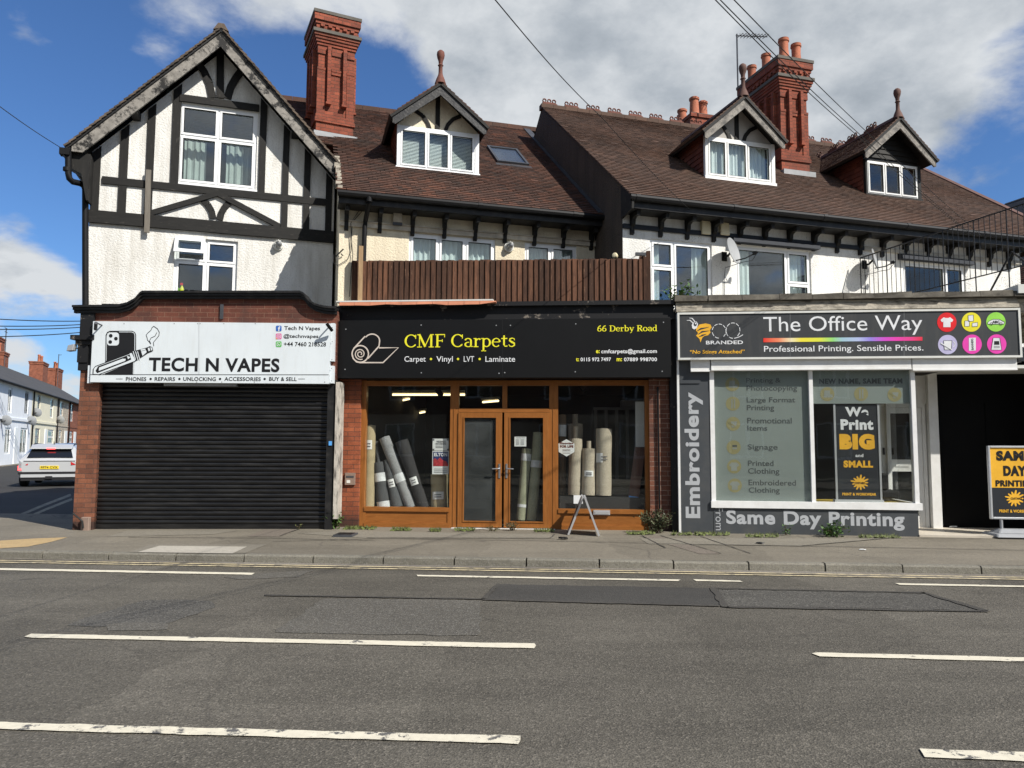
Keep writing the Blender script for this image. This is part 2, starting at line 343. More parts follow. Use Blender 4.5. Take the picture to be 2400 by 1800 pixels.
def paint_mat(name, col, lo, hi, under=(.10, .096, .09)):
    m, t, b = newmat(name); co = t.new('ShaderNodeNewGeometry').outputs['Position']
    f = t.ramp(t.noise(co, 7, 9, .75), [(lo, 0), (hi, 1)])
    c = t.mix(1.0, col, t.ramp(t.noise(co, 18, 4, .7), [(.3, .88), (.7, 1.08)]), 'MULTIPLY')
    t.l.new(t.mix(f, c, under), b.inputs['Base Color']); b.inputs['Roughness'].default_value = .8
    return m
paint_mat('road_white', (.64, .59, .46), .585, .64)
paint_mat('road_white_worn', (.64, .59, .46), .535, .575)
paint_mat('road_yellow', (.56, .47, .29), .47, .60, (.22, .195, .15))
paint_mat('road_yellow_side', (.26, .235, .16), .5, .6, (.06, .058, .054))
# ------------------------------------------------------------------ frames: a facade line with its own direction
class Fr:
    """local x runs along the facade, y runs into the building, z is up"""
    def __init__(s, x, y, yaw, z=0.0):
        s.M = Matrix.Translation((x, y, z)) @ Matrix.Rotation(R(yaw), 4, 'Z'); s._set()
    def _set(s):
        s.I = s.M.inverted(); s.o = s.I @ CAM.translation; s.R3 = s.I.to_3x3() @ CAM.to_3x3(); s.yaw = s.M.to_euler().z
    def sub(s, x, y, yaw=0.0, z=0.0):
        f = Fr(0, 0, 0); f.M = s.M @ Matrix.Translation((x, y, z)) @ Matrix.Rotation(R(yaw), 4, 'Z'); f._set(); return f
    def ray(s, px, py): return s.R3 @ Vector(((px - 1200) / F_PX, -(py - 900) / F_PX, -1))
    def p(s, px, py, d=0.0):
        r = s.ray(px, py); k = (-d - s.o.y) / r.y; q = s.o + r * k; return q.x, q.z
    def rect(s, x0, y0, x1, y1, d=0.0):
        xm, ym = (x0 + x1) / 2, (y0 + y1) / 2
        za, zb = s.p(xm, y0, d)[1], s.p(xm, y1, d)[1]; return s.p(x0, ym, d)[0], s.p(x1, ym, d)[0], min(za, zb), max(za, zb)
    def hit(s, px, py, z0, slope, y0):
        r = s.ray(px, py); o = s.o
        k = (z0 + slope * (o.y - y0) - o.z) / (r.z - slope * r.y); return o + r * k
    def gnd(s, px, py, z):
        r = s.ray(px, py); k = (z - s.o.z) / r.z; return s.o + r * k
    def side(s, px, py, x):
        r = s.ray(px, py); k = (x - s.o.x) / r.x; q = s.o + r * k; return q.y, q.z
WORLD = Fr(0, 0, 0)
WM = {}

class MB:
    def __init__(s): s.v = []; s.f = []; s.m = []; s.marks = []
    def face(s, pts, mi=0):
        b = len(s.v); s.v += [tuple(p) for p in pts]; s.f.append(tuple(range(b, b + len(pts)))); s.m.append(mi)
    def hexa(s, p, mi=0):
        b = len(s.v); s.v += [tuple(q) for q in p]
        for q in ((0, 3, 2, 1), (4, 5, 6, 7), (0, 1, 5, 4), (1, 2, 6, 5), (2, 3, 7, 6), (3, 0, 4, 7)):
            s.f.append(tuple(b + i for i in q)); s.m.append(mi)
    def box(s, x0, x1, y0, y1, z0, z1, mi=0):
        s.hexa([(x0, y0, z0), (x1, y0, z0), (x1, y1, z0), (x0, y1, z0), (x0, y0, z1), (x1, y0, z1), (x1, y1, z1), (x0, y1, z1)], mi)
    def prism(s, pts, y0, y1, mi=0):
        """polygon in x,z (counter-clockwise seen from the front) extruded from y0 (front) to y1"""
        n = len(pts); b = len(s.v)
        s.v += [(x, y0, z) for x, z in pts] + [(x, y1, z) for x, z in pts]
        tri = tessellate_polygon([[Vector((x, z, 0)) for x, z in pts]])
        for t in tri:
            s.f.append(tuple(b + i for i in t)); s.m.append(mi); s.f.append(tuple(b + n + i for i in reversed(t))); s.m.append(mi)
        for i in range(n):
            j = (i + 1) % n; s.f.append((b + i, b + j, b + n + j, b + n + i)); s.m.append(mi)
    def bar(s, p, q, w, h, up=(0, -1, 0), mi=0):
        """square bar from p to q; w across, h along 'up'"""
        p, q = Vector(p), Vector(q); d = (q - p).normalized(); u = Vector(up); u = (u - d * u.dot(d)).normalized(); r = d.cross(u)
        a, b = r * w / 2, u * h / 2
        s.hexa([p - a - b, p + a - b, p + a + b, p - a + b, q - a - b, q + a - b, q + a + b, q - a + b], mi)
    def tube(s, pts, r, n=8, mi=0, cap=True, r2=None):
        pts = [Vector(p) for p in pts]; b = len(s.v); k = len(pts)
        ref = Vector((0, 0, 1))
        for i, p in enumerate(pts):
            d = ((pts[min(i + 1, k - 1)] - pts[max(i - 1, 0)])).normalized()
            rf = ref if abs(d.z) < .95 else Vector((1, 0, 0))
            u = d.cross(rf).normalized(); w_ = d.cross(u)
            rr = r if r2 is None else r + (r2 - r) * i / (k - 1)
            for j in range(n):
                a = 2 * math.pi * j / n; s.v.append(tuple(p + u * math.cos(a) * rr + w_ * math.sin(a) * rr))
        for i in range(k - 1):
            for j in range(n):
                j2 = (j + 1) % n
                s.f.append((b + i * n + j, b + i * n + j2, b + (i + 1) * n + j2, b + (i + 1) * n + j)); s.m.append(mi)
        if cap:
            s.f.append(tuple(b + j for j in reversed(range(n)))); s.m.append(mi)
            s.f.append(tuple(b + (k - 1) * n + j for j in range(n))); s.m.append(mi)
    def lathe(s, prof, c=(0, 0, 0), n=14, mi=0, axis=None):
        b = len(s.v); k = len(prof); c = Vector(c)
        A = Matrix.Identity(3) if axis is None else Vector(axis).to_track_quat('Z', 'Y').to_matrix()
        for r, z in prof:
            for j in range(n):
                a = 2 * math.pi * j / n; s.v.append(tuple(c + A @ Vector((r * math.cos(a), r * math.sin(a), z))))
        for i in range(k - 1):
            for j in range(n):
                j2 = (j + 1) % n
                s.f.append((b + i * n + j, b + i * n + j2, b + (i + 1) * n + j2, b + (i + 1) * n + j)); s.m.append(mi)
        s.f.append(tuple(b + j for j in reversed(range(n)))); s.m.append(mi)
        s.f.append(tuple(b + (k - 1) * n + j for j in range(n))); s.m.append(mi)
    def holed(s, outer, holes, y, mi=0, reveal=0.0, rmi=0):
        """flat wall in the plane y with openings (x0,x1,z0,z1); reveals go back by 'reveal'"""
        loops = [[Vector((x, z, 0)) for x, z in outer]]
        for x0, x1, z0, z1 in holes: loops.append([Vector(q) for q in ((x0, z0, 0), (x0, z1, 0), (x1, z1, 0), (x1, z0, 0))])
        flat = [p for l in loops for p in l]; b = len(s.v); s.v += [(p.x, y, p.y) for p in flat]
        for t in tessellate_polygon(loops): s.f.append(tuple(b + i for i in t)); s.m.append(mi)
        if reveal:
            for x0, x1, z0, z1 in holes:
                for a, c in (((x0, z0), (x1, z0)), ((x1, z0), (x1, z1)), ((x1, z1), (x0, z1)), ((x0, z1), (x0, z0))):
                    s.face([(a[0], y, a[1]), (c[0], y, c[1]), (c[0], y + reveal, c[1]), (a[0], y + reveal, a[1])], rmi)
    def room(s, x0, x1, z0, z1, y0, y1, mi=0, grow=.25):
        """a plain dark room behind an opening"""
        x0 -= grow; x1 += grow; z0 -= grow; z1 += grow
        s.face([(x0, y1, z0), (x1, y1, z0), (x1, y1, z1), (x0, y1, z1)], mi)
        for a, c in (((x0, z0), (x1, z0)), ((x1, z0), (x1, z1)), ((x1, z1), (x0, z1)), ((x0, z1), (x0, z0))):
            s.face([(a[0], y0, a[1]), (a[0], y1, a[1]), (c[0], y1, c[1]), (c[0], y0, c[1])], mi)
    # ---- flat lettering and drawing in a plane y
    def ribbon(s, pts, w, y, mi=0, closed=False):
        pts = [Vector((p[0], p[1])) for p in pts]; n = len(pts); ws = w if isinstance(w, (list, tuple)) else [w] * n
        L, Rr = [], []
        for i in range(n):
            a = pts[(i - 1) % n] if (closed or i) else pts[i]; c = pts[(i + 1) % n] if (closed or i < n - 1) else pts[i]
            t = (c - a); t = t.normalized() if t.length > 1e-9 else Vector((1, 0)); nn = Vector((-t.y, t.x)) * ws[i] / 2
            L.append(pts[i] + nn); Rr.append(pts[i] - nn)
        for i in range(n if closed else n - 1):
            j = (i + 1) % n
            s.face([(Rr[i].x, y, Rr[i].y), (Rr[j].x, y, Rr[j].y), (L[j].x, y, L[j].y), (L[i].x, y, L[i].y)], mi)
    def disc(s, cx, cz, rx, rz, y, mi=0, n=28):
        s.face([(cx + rx * math.cos(2 * math.pi * i / n), y, cz + rz * math.sin(2 * math.pi * i / n)) for i in range(n)], mi)
    def flat(s, pts, y, mi=0):
        b = len(s.v); s.v += [(x, y, z) for x, z in pts]
        for t in tessellate_polygon([[Vector((x, z, 0)) for x, z in pts]]): s.f.append(tuple(b + i for i in t)); s.m.append(mi)
    def text(s, txt, x0, x1, z0, z1, y, mi=0, bold=0.0, rot=0, shear=0.0):
        s.marks.append(len(s.f)); vs, fs = textgeo(txt, bold, shear)
        if rot == 90: vs = [(-b_, a) for a, b_ in vs]
        if rot == -90: vs = [(b_, -a) for a, b_ in vs]
        ax = min(v[0] for v in vs); bx = max(v[0] for v in vs); az = min(v[1] for v in vs); bz = max(v[1] for v in vs)
        b = len(s.v); kx = (x1 - x0) / (bx - ax); kz = (z1 - z0) / (bz - az)
        s.v += [(x0 + (v[0] - ax) * kx, y, z0 + (v[1] - az) * kz) for v in vs]
        for f in fs: s.f.append(tuple(b + i for i in f)); s.m.append(mi)
TEXT = {}
def textgeo(txt, bold, shear=0.0):
    k = (txt, bold, shear)
    if k not in TEXT:
        cu = bpy.data.curves.new('lettering', 'FONT'); cu.body = txt; cu.offset = bold; cu.resolution_u = 4; cu.shear = shear
        if bold > .015: cu.space_character = 1.0 + bold * 2.2
        o = bpy.data.objects.new('lettering', cu); COL.objects.link(o)
        bpy.context.view_layer.update()
        me = bpy.data.meshes.new_from_object(o.evaluated_get(bpy.context.evaluated_depsgraph_get()))
        TEXT[k] = ([(v.co.x, v.co.y) for v in me.vertices], [tuple(p.vertices) for p in me.polygons])
        bpy.data.objects.remove(o); bpy.data.meshes.remove(me); bpy.data.curves.remove(cu)
    return TEXT[k]

# ------------------------------------------------------------------ serif letters drawn as strokes (cap height 1)
def _arc(cx, cy, rx, ry, a0, a1, thick, thin, n=16):
    P, W = [], []
    for i in range(n + 1):
        a = R(a0 + (a1 - a0) * i / n); P.append((cx + rx * math.cos(a), cy + ry * math.sin(a))); W.append(thin + (thick - thin) * math.cos(a) ** 2)
    return P, W
def _l(*p, w=.13): return list(p), [w] * len(p)
SG = {
 'C': (.84, [_arc(.44, .5, .36, .465, 42, 318, .145, .06), _l((.74, .66), (.74, .97), w=.055), _l((.70, .12), (.735, .24), w=.05)]),
 'M': (1.12, [_l((.15, 0), (.15, 1), w=.065), _l((.13, 1), (.53, .05), w=.15), _l((.5, .05), (.88, 1), w=.06), _l((.92, 0), (.92, 1), w=.14),
              _l((0, .03), (.31, .03), w=.06), _l((.76, .03), (1.08, .03), w=.06), _l((0, .97), (.2, .97), w=.06), _l((.86, .97), (1.08, .97), w=.06)]),
 'F': (.74, [_l((.2, 0), (.2, 1), w=.14), _l((.05, .97), (.68, .97), w=.065), _l((.665, .98), (.665, .76), w=.05), _l((.2, .5), (.52, .5), w=.06),
             _l((.52, .40), (.52, .61), w=.05), _l((.05, .03), (.38, .03), w=.06)]),
 'a': (.60, [_arc(.27, .47, .19, .19, 165, 0, .12, .06), _l((.46, .48), (.46, .12), w=.12), _l((.44, .14), (.50, .04), (.59, .05), w=.06),
             _arc(.29, .20, .20, .17, 75, 330, .12, .055)]),
 'r': (.50, [_l((.17, 0), (.17, .68), w=.125), _l((.03, .65), (.16, .65), w=.06), _l((.17, .45), (.28, .60), (.40, .645), w=.07), _l((.42, .66), (.44, .54), w=.10),
             _l((.03, .03), (.34, .03), w=.06)]),
 'p': (.68, [_l((.17, -.31), (.17, .68), w=.125), _arc(.36, .34, .225, .31, -160, 150, .13, .06), _l((.03, .65), (.16, .65), w=.06), _l((.03, -.29), (.34, -.29), w=.06)]),
 'e': (.60, [_arc(.31, .34, .235, .315, 8, 318, .125, .055), _l((.1, .38), (.53, .38), w=.06)]),
 't': (.46, [_l((.21, .88), (.21, .14), w=.115), _l((.21, .15), (.28, .045), (.43, .07), w=.07), _l((.04, .64), (.42, .64), w=.07)]),
 's': (.52, [([(.43, .50), (.40, .62), (.27, .665), (.13, .61), (.11, .48), (.26, .36), (.41, .27), (.42, .13), (.27, .02), (.12, .06), (.06, .18)],
              [.05, .06, .07, .10, .12, .14, .12, .10, .07, .06, .05])]),
 '6': (.64, [_arc(.32, .30, .225, .265, 0, 360, .13, .06), _l((.09, .32), (.13, .62), (.27, .86), (.50, .98), w=.11)]),
 'D': (.88, [_l((.2, 0), (.2, 1), w=.14), _l((.05, .97), (.45, .97), w=.06), _l((.05, .03), (.45, .03), w=.06), _arc(.40, .5, .37, .47, -90, 90, .145, .06)]),
 'b': (.70, [_l((.17, 0), (.17, 1.05), w=.125), _l((.03, 1.02), (.16, 1.02), w=.06), _arc(.36, .34, .225, .31, -150, 160, .13, .06)]),
 'y': (.64, [_l((.12, .66), (.34, .04), w=.13), _l((.56, .66), (.27, -.2), (.12, -.29), w=.065), _l((0, .65), (.25, .65), w=.05), _l((.42, .65), (.65, .65), w=.05)]),
 'o': (.66, [_arc(.32, .34, .25, .315, 0, 360, .135, .06)]),
 'd': (.70, [_l((.50, 0), (.50, 1.05), w=.125), _l((.36, 1.02), (.5, 1.02), w=.06), _l((.5, .03), (.63, .03), w=.06), _arc(.31, .34, .225, .31, 25, 335, .13, .06)]),
 'R': (.82, [_l((.2, 0), (.2, 1), w=.14), _arc(.42, .745, .22, .225, -90, 90, .13, .06), _l((.05, .97), (.44, .97), w=.06), _l((.2, .52), (.44, .52), w=.06),
             _l((.40, .52), (.70, .03), w=.145), _l((.05, .03), (.36, .03), w=.06), _l((.62, .03), (.80, .03), w=.06)]),
 ' ': (.34, []),
}
def serif(mb, txt, x0, x1, zb, cap, y, mi=0, weight=1.0):
    mb.marks.append(len(mb.f)); W = sum(SG[c][0] for c in txt) - .06; k = (x1 - x0) / W; x = x0; layer = 0
    for c in txt:
        for P, Wd in SG[c][1]:
            mb.ribbon([(x + a * k, zb + b_ * cap) for a, b_ in P], [q * weight * (k + cap) / 2 for q in Wd], y - layer * .0003, mi); layer = (layer + 1) % 6
        x += SG[c][0] * k

# ------------------------------------------------------------------ linking objects
def props(o, label=None, cat=None, group=None, kind=None):
    if label: o['label'] = label
    if cat: o['category'] = cat
    if group: o['group'] = group
    if kind: o['kind'] = kind
    return o
def thing(name, label, cat, fr, base=(0, 0, 0), group=None):
    o = bpy.data.objects.new(name, None); COL.objects.link(o); o.empty_display_size = .2
    W = fr.M @ Matrix.Translation(base); o.matrix_world = W; WM[o.name] = W
    return props(o, label, cat, group)
def split_lines(mb):
    marks = sorted(set(mb.marks)) + [len(mb.f)]; marks[0] = 0
    for a, b in zip(marks[:-1], marks[1:]):
        m = MB(); mp = {}
        for k in range(a, b):
            f = []
            for i in mb.f[k]:
                if i not in mp: mp[i] = len(m.v); m.v.append(mb.v[i])
                f.append(mp[i])
            m.f.append(tuple(f)); m.m.append(mb.m[k])
        if m.f: yield m
def mk(mb, name, mats, parent=None, fr=None, label=None, cat=None, group=None, kind=None, smooth=False, bevel=0.0, pivot=True):
    if name == 'lettering' and len(mb.marks) > 1:
        for m in split_lines(mb): mk(m, name, mats, parent, fr)
        return None
    fr = fr or WORLD; mats = mats if isinstance(mats, (list, tuple)) else [mats]
    W = fr.M; vs = mb.v
    if parent is None and kind is None and pivot:
        c = Vector(((min(v[0] for v in vs) + max(v[0] for v in vs)) / 2, (min(v[1] for v in vs) + max(v[1] for v in vs)) / 2, min(v[2] for v in vs)))
        vs = [(v[0] - c.x, v[1] - c.y, v[2] - c.z) for v in vs]; W = W @ Matrix.Translation(c)
    me = bpy.data.meshes.new(name); me.from_pydata(vs, [], mb.f)
    for q in mats: me.materials.append(MATS[q])
    me.polygons.foreach_set('material_index', mb.m)
    if smooth: me.polygons.foreach_set('use_smooth', [True] * len(me.polygons))
    me.update()
    o = bpy.data.objects.new(name, me); COL.objects.link(o)
    if parent is not None:
        o.parent = parent; o.matrix_parent_inverse = Matrix.Identity(4); o.matrix_basis = WM[parent.name].inverted() @ W
    else: o.matrix_world = W
    WM[o.name] = W
    if smooth:
        md = o.modifiers.new('smooth', 'EDGE_SPLIT'); md.split_angle = R(40)
    if bevel:
        md = o.modifiers.new('bevel', 'BEVEL'); md.width = bevel; md.segments = 1; md.limit_method = 'ANGLE'
    return props(o, label, cat, group, kind)
def copy_thing(o, W, label=None):
    c = o.copy(); COL.objects.link(c); c.matrix_world = W; WM[c.name] = W
    if label: c['label'] = label
    for ch in o.children:
        d = ch.copy(); COL.objects.link(d); d.parent = c
    return c

# ------------------------------------------------------------------ building blocks
def tiles(mb, O, U, V, wd, ln, clip=None, tw=.165, g=.1, mi=0, lift=.021):
    O, U, V = Vector(O), Vector(U).normalized(), Vector(V).normalized(); N = U.cross(V).normalized()
    if N.z < 0: N = -N
    for j in range(int(ln / g)):
        v = j * g; off = (j % 2) * .5 * tw
        for i in range(-1, int(wd / tw) + 1):
            a = max(0, i * tw + off + random.uniform(-.006, .006)); b = min(wd, i * tw + off + tw * random.uniform(.955, .985))
            if b - a < .03 or (clip and clip((a + b) / 2, v)): continue
            h = lift * random.uniform(.90, 1.12); dv = random.uniform(-.003, .003) + .012 * math.sin(a * .9 + v * 2.1) + (-.035 if random.random() < .006 else 0); tl = random.uniform(-.0015, .0015)
            p0 = O + U * a + V * (v + dv) + N * (h + tl); p1 = O + U * b + V * (v + dv) + N * (h - tl)
            p2 = O + U * b + V * (v + g * 1.2) + N * .003; p3 = O + U * a + V * (v + g * 1.2) + N * .003
            q0 = p0 - N * h; q1 = p1 - N * h; q2 = p2 - N * .02; q3 = p3 - N * .02
            k = len(mb.v); mb.v += [tuple(p) for p in (p0, p1, p2, p3, q0, q1, q2, q3)]
            for f in ((0, 1, 2, 3), (4, 5, 1, 0), (5, 6, 2, 1), (7, 4, 0, 3)): mb.f.append(tuple(k + x for x in f)); mb.m.append(mi)
def slab(mb, O, U, V, wd, ln, th=.05, mi=1, off=.004):
    O, U, V = Vector(O), Vector(U).normalized(), Vector(V).normalized(); N = U.cross(V).normalized()
    if N.z < 0: N = -N
    O = O - N * off
    P = [O, O + U * wd, O + U * wd + V * ln, O + V * ln]
    mb.hexa([p - N * th for p in P] + P, mi)
def window(parent, fr, x0, x1, z0, z1, y, cols, name='window', frame='upvc', glass='glass', fw=.055, sash=.04, dep=.07, curtain=None, cy=.12,
           label=None, sill=True):
    """cols: list of (x_right_fraction, [transom z fractions]) from left to right"""
    mb = MB(); gl = MB()
    mb.box(x0, x0 + fw, y, y + dep, z0, z1); mb.box(x1 - fw, x1, y, y + dep, z0, z1)
    mb.box(x0 + fw, x1 - fw, y + .001, y + dep, z0, z0 + fw); mb.box(x0 + fw, x1 - fw, y + .001, y + dep, z1 - fw, z1)
    if sill: mb.box(x0 - .03, x1 + .03, y - .05, y + .02, z0 - .035, z0 - .001)
    xl = x0 + fw; W = x1 - x0
    for i, (fx, tr) in enumerate(cols):
        xr = x1 - fw if i == len(cols) - 1 else x0 + W * fx - fw * .4
        if i < len(cols) - 1: mb.box(xr, xr + fw * .8, y + .002, y + dep, z0 + fw, z1 - fw)
        zs = [z0 + fw] + [z0 + (z1 - z0) * t for t in tr] + [z1 - fw]
        for j in range(len(zs) - 1):
            zb, zt = zs[j], zs[j + 1]
            if j: zb += fw * .35
            if j < len(zs) - 2:
                zt -= fw * .35; mb.box(xl, xr, y + .003, y + dep, zt, zt + fw * .7)
            s_ = sash
            for bx in ((xl, xl + s_, zb, zt), (xr - s_, xr, zb, zt)): mb.box(bx[0], bx[1], y - .012, y + dep - .01, bx[2], bx[3])
            mb.box(xl + s_, xr - s_, y - .0118, y + dep - .01, zb, zb + s_); mb.box(xl + s_, xr - s_, y - .0118, y + dep - .01, zt - s_, zt)
            gl.box(xl + s_ - .005, xr - s_ + .005, y + .02, y + .026, zb + s_ - .005, zt - s_ + .005)
            for bx in ((xl + s_, xl + s_ + .008, zb + s_, zt - s_), (xr - s_ - .008, xr - s_, zb + s_, zt - s_)): mb.box(bx[0], bx[1], y - .004, y + .018, bx[2], bx[3], 1)
            mb.box(xl + s_ + .008, xr - s_ - .008, y - .004, y + .018, zb + s_, zb + s_ + .008, 1); mb.box(xl + s_ + .008, xr - s_ - .008, y - .004, y + .018, zt - s_ - .008, zt - s_, 1)
        xl = xr + fw * .8
    o = mk(mb, name, [frame, 'seal'], parent, fr, label=label)
    mk(gl, 'pane', glass, o, fr)
    for kind, a, b_, za, zb in (curtain or []):
        c = MB(); xa, xb = x0 + W * a, x0 + W * b_; zl, zh = z0 + (z1 - z0) * za, z0 + (z1 - z0) * zb
        if kind == 'blind':
            n = int((zh - zl) / .03)
            for i in range(n):
                z = zl + i * .03; c.face([(xa, y + cy - .008, z), (xb, y + cy - .008, z), (xb, y + cy + .01, z + .022), (xa, y + cy + .01, z + .022)])
            mk(c, 'blind', 'blind', o, fr)
        else:
            n = max(6, int((xb - xa) / .03)); P = []
            for i in range(n + 1):
                P.append((xa + (xb - xa) * i / n, y + cy + .022 * math.sin(i * 1.9) + random.uniform(-.008, .008)))
            for i in range(n): c.face([(P[i][0], P[i][1], zl), (P[i + 1][0], P[i + 1][1], zl), (P[i + 1][0], P[i + 1][1], zh), (P[i][0], P[i][1], zh)])
            mk(c, 'curtain', kind, o, fr, smooth=False)
    return o
def chimney(parent, fr, wd, dp, z0, z1, side_fins=2, pots=(), name='chimney', pot_h=.6, brick='chimney_brick'):
    """x 0..wd, y 0..dp in its own frame"""
    H = z1 - z0; mb = MB()
    def ring(a, b, o, mi=0): mb.box(-o, wd + o, -o, dp + o, z0 + a * H, z0 + b * H, mi)
    ring(-.6, .105, .0); ring(.105, .135, .03); ring(.135, .165, .015); ring(.165, .70, -.02)
    for i in range(5): ring(.70 + i * .022, .70 + (i + 1) * .022, .0 + i * .022)
    ring(.81, .835, .115, 1); ring(.835, .862, .045)
    n = 5
    for i in range(n):
        x = wd * (i + .5) / n; mb.box(x - wd * .05, x + wd * .05, -.085, -.044, z0 + .862 * H, z0 + .884 * H)
    m = max(3, int(n * dp / wd))
    for i in range(m):
        y = dp * (i + .5) / m; mb.box(-.085, -.044, y - .04, y + .04, z0 + .862 * H, z0 + .884 * H); mb.box(wd + .044, wd + .085, y - .04, y + .04, z0 + .862 * H, z0 + .884 * H)
    ring(.862, .884, .044); ring(.884, .91, .065); ring(.91, .965, .095); ring(.965, .99, .11, 1)
    mb.box(-.06, wd + .06, -.06, dp + .06, z0 + .99 * H, z0 + 1.0 * H, 1)
    def fin(xa, xb, ya, yb):
        mb.box(xa, xb, ya, yb, z0 + .26 * H, z0 + .71 * H); c = .02
        mb.box(xa - c, xb + c, ya - (c if ya < 0 else 0), yb + (c if yb > 0 and ya > 0 else 0), z0 + .245 * H, z0 + .26 * H)
    for fx in (.30, .72): fin(wd * fx - .035, wd * fx + .035, -.075, .02)
    for i in range(side_fins):
        y = dp * (i + .7) / (side_fins + .4); fin(-.075, .02, y - .035, y + .035); fin(wd - .02, wd + .075, y - .035, y + .035)
    for a, b in ((0.0, .225), (.375, .645), (.795, 1.0)):
        mb.box(wd * a, wd * b, -.004, .05, z0 + .50 * H, z0 + .525 * H); mb.box(wd * a, wd * b, -.012, .05, z0 + .525 * H, z0 + .545 * H)
        mb.box(wd * a, wd * b, .0, .05, z0 + .165 * H, z0 + .50 * H) if a != .375 else None
        mb.box(wd * a, wd * b, -.004, .05, z0 + .655 * H, z0 + .70 * H)
    o = mk(mb, name, [brick, 'cement'], parent, fr)
    for px_, py_, k in pots:
        p = MB(); r = .115 * k
        p.lathe([(r * 1.12, -.02), (r * 1.1, .05), (r * .95, .12), (r * .86, pot_h * .5 * k), (r * .9, pot_h * .82 * k), (r * 1.05, pot_h * .85 * k), (r * 1.08, pot_h * .9 * k), (r * .97, pot_h * .92 * k),
                 (r * 1.02, pot_h * .99 * k), (r * .92, pot_h * 1.0 * k), (r * .8, pot_h * .98 * k), (r * .78, pot_h * .7 * k)], (px_, py_, z1), 16)
        mk(p, 'chimney_pot', 'pot_clay', o, fr, smooth=True)
    return o
def finial(parent, fr, x, y, z, h, m='terracotta'):
    mb = MB(); k = h / .55
    mb.lathe([(.10 * k, -.06), (.075 * k, .03), (.045 * k, .10 * k), (.036 * k, .14 * k), (.034 * k, .26 * k), (.05 * k, .28 * k), (.034 * k, .30 * k), (.04 * k, .36 * k), (.055 * k, .40 * k),
              (.062 * k, .42 * k), (.07 * k, .47 * k), (.062 * k, .52 * k), (.03 * k, .55 * k), (.004, .555 * k)], (x, y, z), 14)
    mk(mb, 'finial', m, parent, fr, smooth=True)
def crest(parent, fr, x, y, z, ln, along='x', m='terracotta'):
    """a ridge tile with a pierced crest of three lobes"""
    mb = MB()
    def B(a0, a1, w, z0, z1):
        if along == 'x': mb.box(a0, a1, y - w, y + w, z0, z1)
        else: mb.box(x - w, x + w, a0, a1, z0, z1)
    c0 = x if along == 'x' else y
    B(c0, c0 + ln, .07, z - .05, z + .03); B(c0 + .01, c0 + ln - .01, .022, z + .03, z + .075)
    for i in range(3):
        c = c0 + ln * (i + .5) / 3; ax = (0, 1, 0) if along == 'x' else (1, 0, 0); r = ln / 6.3
        cc = (c, y + .022, z + .075 + r * .8) if along == 'x' else (x - .022, c, z + .075 + r * .8)
        P = []
        for q in range(10):
            a = 2 * math.pi * q / 10
            P.append((c + r * .72 * math.cos(a), y, z + .07 + r * .75 + r * .72 * math.sin(a)) if along == 'x' else (x, c + r * .72 * math.cos(a), z + .07 + r * .75 + r * .72 * math.sin(a)))
        P.append(P[0]); mb.tube(P, r * .30, 6, cap=False)
    return mb
# ------------------------------------------------------------------ the facade lines
A = Fr(-7.15, 12.6, 18); B = Fr(-2.95, 12.8, 16); C = Fr(1.975, 12.9, 16.3)       # upper storeys, stepped along the street
T = Fr(-7.1, 12.3, 2); S = Fr(0, 12.6, -4.5); O = Fr(2.75, 12.25, -6)             # shop fronts on the pavement line
G = Fr(0, 9.55, -4.2)                                                              # kerb line

# ------------------------------------------------------------------ ground
def strip(name, m, pts, z, fr=WORLD):
    mb = MB(); b = len(mb.v); mb.v += [(x, y, z) for x, y in pts]
    for t in tessellate_polygon([[Vector((x, y, 0)) for x, y in pts]]):
        mb.f.append(tuple(b + i for i in t)); mb.m.append(0)
    me_fix(mb)
    return mk(mb, name, m, None, fr, kind='structure')
def me_fix(mb):
    for k, f in enumerate(mb.f):
        a, b, c = (Vector(mb.v[i]) for i in f[:3])
        if (b - a).cross(c - a).z < 0: mb.f[k] = tuple(reversed(f))
def ragged(P, step=.10, j=.006):
    Q = []
    for (xa, ya), (xb, yb) in zip(P, P[1:] + P[:1]):
        n = max(1, int(math.hypot(xb - xa, yb - ya) / step))
        for i in range(n): Q.append((xa + (xb - xa) * i / n + random.uniform(-j, j), ya + (yb - ya) * i / n + random.uniform(-j, j)))
    return Q
def gpts(L, z): return [tuple(WORLD.gnd(px, py, z))[:2] for px, py in L]
strip('ground', 'earth', [(-1500, -1500), (1500, -1500), (1500, 1500), (-1500, 1500)], -.12)
def gw(x, y): q = G.M @ Vector((x, y, 0)); return q.x, q.y
strip('road', 'asphalt', [gw(-40, .02), gw(-40, -11.2), gw(40, -11.2), gw(40, .02)], 0.0)
def sheet(name, m, corners):
    """sloping sheet from world corner points"""
    mb = MB(); mb.face(corners); me_fix(mb); return mk(mb, name, m, None, WORLD, kind='structure')
mb = MB(); xs = [-30 + i * 1.0 for i in range(61)]
for i in range(len(xs) - 1):
    a = [gw(xs[i], .125), gw(xs[i + 1], .125), gw(xs[i + 1], 1.6), gw(xs[i], 1.6), gw(xs[i + 1], 4.5), gw(xs[i], 4.5)]
    mb.face([(*a[0], .096), (*a[1], .096), (*a[2], .112), (*a[3], .112)]); mb.face([(*a[3], .112), (*a[2], .112), (*a[4], .143), (*a[5], .143)])
mk(mb, 'pavement', 'paving', None, WORLD, kind='structure')
mb = MB(); x = -30.0; k = 0
